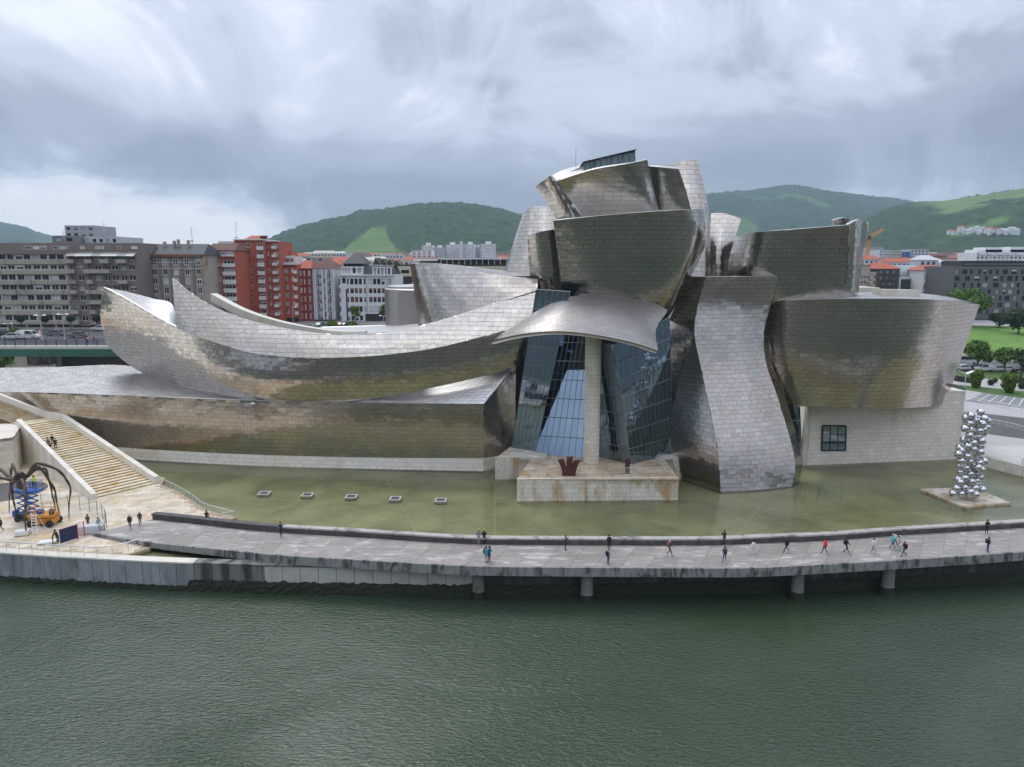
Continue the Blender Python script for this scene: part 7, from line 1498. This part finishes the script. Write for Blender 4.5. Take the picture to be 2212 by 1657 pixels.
for a, b in zip(sq[:-1], sq[1:]):
    a, b = a - sc_[0], b - sc_[0]; d = b - a; part_of(scr, 'screen_panel', MB().add([tuple(a + d * .02 + np.array([0, 0, .1])), tuple(b - d * .02 + np.array([0, 0, .1])), tuple(b - d * .02 + np.array([0, 0, 1.9])), tuple(a + d * .02 + np.array([0, 0, 1.9]))], [(0, 1, 2, 3)]), CLR); part_of(scr, 'top_rail', MB().tube([tuple(a + np.array([0, 0, 1.93])), tuple(b + np.array([0, 0, 1.93]))], .025, 4), RAIL)
for a in sq: part_of(scr, 'post', MB().tube([tuple(a - sc_[0]), tuple(a - sc_[0] + np.array([0, 0, 1.93]))], .035, 4), DARKSTEEL)
# ---------------------------------------------------------------- people
SKIN = mat('skin', (.42, .24, .16), .6)
def body_mesh(name, J, Rr):
    """one continuous skinned body: J joints, Rr radii; facing +Y"""
    bones = [('pelvis', 'waist'), ('waist', 'chest'), ('chest', 'neck0'), ('neck0', 'neck1'), ('neck1', 'head'), ('head', 'crown')]
    for s in 'LR': bones += [('chest', 'sh' + s), ('sh' + s, 'el' + s), ('el' + s, 'wr' + s), ('wr' + s, 'ha' + s), ('pelvis', 'hip' + s), ('hip' + s, 'kn' + s), ('kn' + s, 'an' + s), ('an' + s, 'to' + s)]
    names = list(dict.fromkeys(['pelvis'] + [b for p in bones for b in p])); ix = {n: i for i, n in enumerate(names)}
    me = bpy.data.meshes.new('skel'); me.from_pydata([J[n] for n in names], [(ix[a], ix[b]) for a, b in bones], []); o = bpy.data.objects.new('skel', me); COL.objects.link(o)
    sk = o.modifiers.new('s', 'SKIN'); sk.use_smooth_shade = True
    for n in names:
        v = me.skin_vertices[0].data[ix[n]]; r = Rr[n.rstrip('LR') if n not in Rr else n]; v.radius = r if hasattr(r, '__len__') else (r, r); v.use_root = n == 'pelvis'
    su = o.modifiers.new('u', 'SUBSURF'); su.levels = 1
    dg = bpy.context.evaluated_depsgraph_get(); out = bpy.data.meshes.new_from_object(o.evaluated_get(dg)); out.name = name; bpy.data.objects.remove(o)
    out.materials.clear()
    for m_ in (SKIN, WHT, GP, RUB): out.materials.append(m_)
    mi = []
    part = {}
    for a, b in bones:
        n = b.rstrip('LR'); part[(a, b)] = 0 if b in ('neck1', 'head', 'crown') or n == 'ha' else 3 if n == 'to' else 2 if n in ('kn', 'an') or n == 'hip' else 1
    seg = [(Vector(J[a]), Vector(J[b]), part[(a, b)]) for a, b in bones]
    for p in out.polygons:
        c = p.center; best = (9, 1)
        for a, b, k in seg:
            d = b - a; t = max(0, min(1, (c - a).dot(d) / max(1e-6, d.length_squared))); best = min(best, ((c - a - d * t).length, k))
        mi.append(best[1])
    out.polygons.foreach_set('material_index', mi); out.polygons.foreach_set('use_smooth', [True] * len(mi)); return out
RAD = dict(pelvis=(.15, .11), waist=(.14, .10), chest=(.17, .12), neck0=.07, neck1=.055, head=(.085, .10), crown=(.06, .07), sh=.07, el=.052, wr=.036, ha=.04, hip=.095, kn=.062, an=.042, to=.042)
def pose(arm=((.22, .05, 1.12), (.22, .22, .92)), arm2=None, leg=((.10, 0, .50), (.10, -.02, .08)), leg2=None, dz=0, lean=0., sit=False):
    mirror = lambda p: (-p[0], p[1], p[2]); a2 = arm2 or arm; l2 = leg2 or leg
    J = dict(pelvis=(0, 0, .94), waist=(0, lean * .3, 1.08), chest=(0, lean * .7, 1.28), neck0=(0, lean, 1.43), neck1=(0, lean + .02, 1.50), head=(0, lean + .045, 1.60), crown=(0, lean + .03, 1.69))
    for s, a, l in (('R', arm, leg), ('L', a2, l2)):
        f = (lambda p: p) if s == 'R' else mirror
        J['sh' + s] = f((.175, lean * .9, 1.39)); J['el' + s] = f(a[0]); J['wr' + s] = f(a[1]); e = Vector(a[1]) - Vector(a[0]); e.normalize(); J['ha' + s] = f(tuple(Vector(a[1]) + e * .10)); J['hip' + s] = f((.085, 0, .88)); J['kn' + s] = f(l[0]); J['an' + s] = f(l[1]); J['to' + s] = f((l[1][0] + .02, l[1][1] + .17, max(.035, l[1][2] - .05)))
    return J
POSES = {'stand': pose(), 'walk': pose(arm=((.23, -.10, 1.12), (.24, -.02, .88)), arm2=((.23, .12, 1.13), (.23, .28, .94)), leg=((.10, .16, .50), (.10, .26, .08)), leg2=((.09, .02, .50), (.09, -.28, .15))),
    'stride': pose(arm=((.23, .13, 1.13), (.22, .30, .96)), arm2=((.23, -.12, 1.12), (.25, -.05, .88)), leg=((.09, .04, .50), (.09, -.33, .17)), leg2=((.10, .19, .51), (.10, .30, .08)), lean=.04),
    'photo': pose(arm=((.25, .10, 1.18), (.10, .30, 1.42)), arm2=((.25, .10, 1.18), (.12, .30, 1.42))), 'hold': pose(arm=((.23, .02, 1.13), (.10, .26, 1.10)), arm2=((.23, .02, 1.13), (.10, .27, 1.12)), lean=.03),
    'sit': pose(arm=((.22, .10, 1.14), (.14, .34, 1.05)), leg=((.11, .44, .92), (.11, .46, .48)), lean=.06), 'bend': pose(arm=((.22, .32, 1.05), (.16, .48, .86)), lean=.26)}
BODY = {k: body_mesh('person', J, RAD) for k, J in POSES.items()}
def headgear(kind, y=0.):
    if kind == 'hat': return MB().lathe([(.20, 1.645), (.19, 1.66), (.105, 1.67), (.10, 1.76), (.05, 1.79)], (0, y + .03, 0), 14)
    if kind == 'cap': return MB().lathe([(.112, 1.63), (.11, 1.68), (.07, 1.74), (.01, 1.755)], (0, y + .035, 0), 12).box((-.07, y + .12, 1.635), (.07, y + .24, 1.65))
    if kind == 'helmet': return MB().lathe([(.125, 1.62), (.125, 1.68), (.08, 1.755), (.01, 1.78)], (0, y + .035, 0), 12)
    return MB().lathe([(.06, 1.50), (.10, 1.56), (.112, 1.64), (.085, 1.715), (.01, 1.745)], (0, y + .0, 0), 12)
HM = {}
def cm(c): 
    k = 'cloth_%d_%d_%d' % tuple(int(v * 999) for v in c)
    return mat(k, c, .8, var=.12, vscale=9.)
BK, NV, DG, WH, JN, BG = (.015, .015, .017), (.012, .016, .035), (.06, .06, .065), (.66, .66, .66), (.05, .085, .17), (.42, .34, .28)
def person(label, loc, rz, ps, top, legs, hair=(.03, .02, .015), head='hair', bag=None, group=None, scale=1., coat=False, hatc=None, shoes=(.03, .03, .03)):
    o = bpy.data.objects.new('person', BODY[ps]); COL.objects.link(o); o.location = tuple(map(float, loc)); o.rotation_euler = (0, 0, rz); o.scale = (scale,) * 3
    tag(o, label, 'person', group)
    for i, m_ in enumerate((SKIN, cm(top), cm(legs), cm(shoes))): o.material_slots[i].link = 'OBJECT'; o.material_slots[i].material = m_
    ln = {'stride': .04, 'hold': .03, 'sit': .06, 'bend': .26}.get(ps, 0)
    def ch(nm, mb, m_, sm=True):
        q = bpy.data.objects.new(nm, mb.mesh(nm, m_, sm)); COL.objects.link(q); q.parent = o
    ch('hair', headgear('hair', ln), cm(hair))
    if head != 'hair': ch(head, headgear(head, ln), cm(hatc or (.5, .33, .1)))
    if coat: ch('jacket', MB().lathe([(.20, .80), (.205, .95), (.19, 1.1), (.20, 1.28), (.17, 1.40), (.08, 1.46)], (0, ln * .5, 0), 12), cm(top))
    if bag: ch('backpack', MB().obox((0, -.20 + ln * .6, 1.20), (.15, .09, .24)), cm(bag), False)
    return o
def deckp(x, y): return G(x, y, 4.2 if x > 600 else zd(x) + .02) + np.array([0, 0, .005])
W, E_ = R(90), R(-90)                               # facing left, facing right
for lb_, x, y, rz, kw in (
    ('person in grey jacket and straw hat standing at the pool parapet', 1034, 1175, 0, dict(ps='stand', top=(.25, .25, .25), legs=(.36, .35, .34), head='hat', hatc=(.55, .36, .10))),
    ('person in black with yellow hat and backpack at the pool parapet', 1046, 1175, 0, dict(ps='stand', top=BK, legs=NV, head='hat', hatc=(.58, .34, .06), bag=(.02, .02, .02))),
    ('person in bright blue jacket with dark backpack near the river edge', 1050.5, 1214.5, R(-120), dict(ps='stand', top=(.03, .30, .42), legs=(.40, .40, .42), bag=BK, coat=True)),
    ('person in dark teal leaning by a tripod beside the bright blue jacket', 1057, 1213.5, R(-140), dict(ps='hold', top=(.02, .12, .14), legs=BK, head='cap', hatc=BK)),
    ('person in dark top with white wrap taking a photograph mid-promenade', 1221.5, 1188.7, R(-100), dict(ps='photo', top=(.06, .06, .08), legs=BK, bag=None)),
    ('person all in black standing right beside the parapet', 1315.5, 1187, 0, dict(ps='stand', top=BK, legs=BK, coat=True)),
    ('person in beige top with backpack near the river edge', 1313.7, 1219, R(-60), dict(ps='hold', top=BG, legs=JN, bag=BK, hair=(.30, .26, .22))),
    ('grey-haired person with orange bag walking right', 1446, 1200, R(-100), dict(ps='walk', top=DG, legs=DG, hair=(.45, .44, .42), bag=(.40, .10, .03))),
    ('person in black leaning up at the parapet above the blue walker', 1564, 1177, R(10), dict(ps='photo', top=BK, legs=DG)),
    ('person in navy jacket walking toward the river edge', 1565, 1214, R(150), dict(ps='walk', top=(.03, .05, .12), legs=JN, bag=(.10, .10, .12))),
    ('person in white clothes striding left', 1627, 1199.5, W, dict(ps='stride', top=WH, legs=(.55, .55, .58), coat=True)),
    ('person in long navy coat striding left', 1699, 1193, W, dict(ps='stride', top=NV, legs=BK, coat=True)),
    ('person in bright coral-red puffer jacket walking left', 1781.5, 1195.5, W, dict(ps='walk', top=(.70, .04, .05), legs=NV, coat=True)),
    ('person in black with black shoulder bag walking right', 1827, 1194, E_, dict(ps='stride', top=BK, legs=BK, bag=BK)),
    ('person in white jacket and blue jeans striding left', 1886.7, 1195, W, dict(ps='stride', top=WH, legs=(.16, .22, .36), coat=True, hair=(.12, .08, .05), shoes=(.6, .6, .6))),
    ('person in turquoise jacket and green trousers walking right', 1927, 1186, E_, dict(ps='walk', top=(.12, .46, .50), legs=(.08, .20, .16), coat=True, hair=(.42, .36, .28))),
    ('person in pale shirt and white cap walking right', 1939, 1190, E_, dict(ps='stride', top=(.50, .44, .45), legs=(.48, .47, .46), head='cap', hatc=(.7, .7, .7))),
    ('person in white mostly hidden behind the turquoise jacket', 1932, 1181, E_, dict(ps='walk', top=WH, legs=DG)),
    ('person in black with red backpack and jeans striding left', 1952.5, 1202.5, W, dict(ps='stride', top=BK, legs=JN, bag=(.45, .02, .03), hair=(.16, .05, .03))),
    ('person in black top and blue jeans facing the museum at far right', 2133, 1192.5, R(-150), dict(ps='hold', top=BK, legs=JN, bag=DG)),
    ('person in hooded black coat beside the parapet at far right', 2131, 1153, R(170), dict(ps='hold', top=BK, legs=BK, coat=True)),
    ('person with red hat in dark blue standing at the parapet', 607.5, 1158.5, R(160), dict(ps='hold', top=(.02, .03, .10), legs=NV, head='cap', hatc=(.40, .05, .03))),
    ('grey-haired person in black suit walking onto the deck', 281.5, 1141, R(-160), dict(ps='stride', top=BK, legs=BK, hair=(.55, .55, .55), coat=True)),
    ('person in black jacket and pale shirt strolling behind the grey-haired walker', 303, 1134.5, R(-150), dict(ps='walk', top=BK, legs=(.03, .03, .035), hair=(.38, .36, .34)))):
    kw = dict(kw); person(lb_, deckp(x, y), rz, kw.pop('ps'), kw.pop('top'), kw.pop('legs'), group='people on the promenade', **kw)
g = deckp(444, 1131.5); person('person in black and red sitting on the parapet by the pool railing', (g[0], g[1] + .4, zd(444) + .74 - .88), 0, 'sit', BK, (.25, .03, .02), group='people on the promenade')
for lb_, x, y, rz, ps, top, legs, kw in (
    ('worker in brown jacket crouched over beside the hoarding', 115, 1176, R(-60), 'bend', (.10, .08, .06), (.12, .11, .10), {}), ('worker in navy beside the hoarding with white gloves', 125.5, 1173, R(170), 'bend', NV, NV, {}),
    ('worker in dark clothes behind the wrapped crates', 191, 1140, R(180), 'stand', DG, BK, {}), ('worker in grey beret stepping past the wrapped crates', 214, 1147, R(-110), 'walk', (.30, .30, .30), DG, {}),
    ('person in dark red coat at the left edge of the plaza', 2.5, 1148, R(160), 'walk', (.06, .012, .012), BK, dict(coat=True))):
    person(lb_, G(x, y, PLZ + .02), rz, ps, top, legs, group='people on the plaza', **kw)
person('worker in yellow safety vest standing in the blue lift basket', (lf.location[0] + .9, lf.location[1] + .1, PLZ + 3.95), R(20), 'bend', (.55, .75, .05), NV, group='people on the plaza')
for lb_, x, y, tz_, ps, top, legs, kw in (('person in maroon sitting low on the stairs', 108.5, 972, .6, 'sit', (.10, .015, .025), NV, {}), ('person in black standing on the stairs behind the maroon sitter', 120.5, 970, .62, 'stand', BK, BK, {}), ('person in black sitting highest of the group on the stairs', 114, 960, .70, 'sit', BK, DG, {}), ('person in grey-green beside the maroon sitter', 105, 967, .66, 'sit', (.16, .18, .16), DG, {})):
    zz = PLZ + (ZT - PLZ) * tz_
    for _ in range(20):
        p = G(x, y, zz); mid = fL + (tL - fL) * .5; ax_ = (tL - fL)[:2]; s_ = np.dot(p[:2] - (fL[:2] + fR[:2]) / 2, ax_) / np.dot(ax_, ax_); zz = PLZ + (ZT - PLZ) * (math.floor(min(1, max(0, s_)) * NS) + 1) / NS
    person(lb_, (p[0], p[1], zz - (.50 if ps == 'sit' else 0)), R(-150), ps, top, legs, group='people on the stairs', **kw)
for lb_, x, top, Y in (('person in red top on the bridge footway left of the pair', 185, (.5, .03, .04), 151.2), ('person in red jacket on the bridge footway near the hull', 202.5, (.5, .04, .05), 151.2), ('person in white beside the red top on the bridge', 189, WH, 151.6), ('person with white hat before the shopfronts', 116, (.03, .03, .03), 186)):
    person(lb_, (PX(x, Y, 728), Y, 18.46 if Y < 160 else SZ + .12), R(90), 'walk', top, DG, group='people on the bridge and street')
# ---------------------------------------------------------------- the air
hz = bpy.data.materials.new('haze'); hz.use_nodes = True; nt = hz.node_tree; nt.nodes.clear()
o_ = nt.nodes.new('ShaderNodeOutputMaterial'); v_ = nt.nodes.new('ShaderNodeVolumePrincipled'); v_.inputs['Color'].default_value = (.62, .80, 1.0, 1); v_.inputs['Density'].default_value = .00012; v_.inputs['Anisotropy'].default_value = .1; nt.links.new(v_.outputs[0], o_.inputs['Volume'])
MB().box((-6000, -1700, -3), (6000, 6100, 560)).obj('haze', hz, kind='stuff')
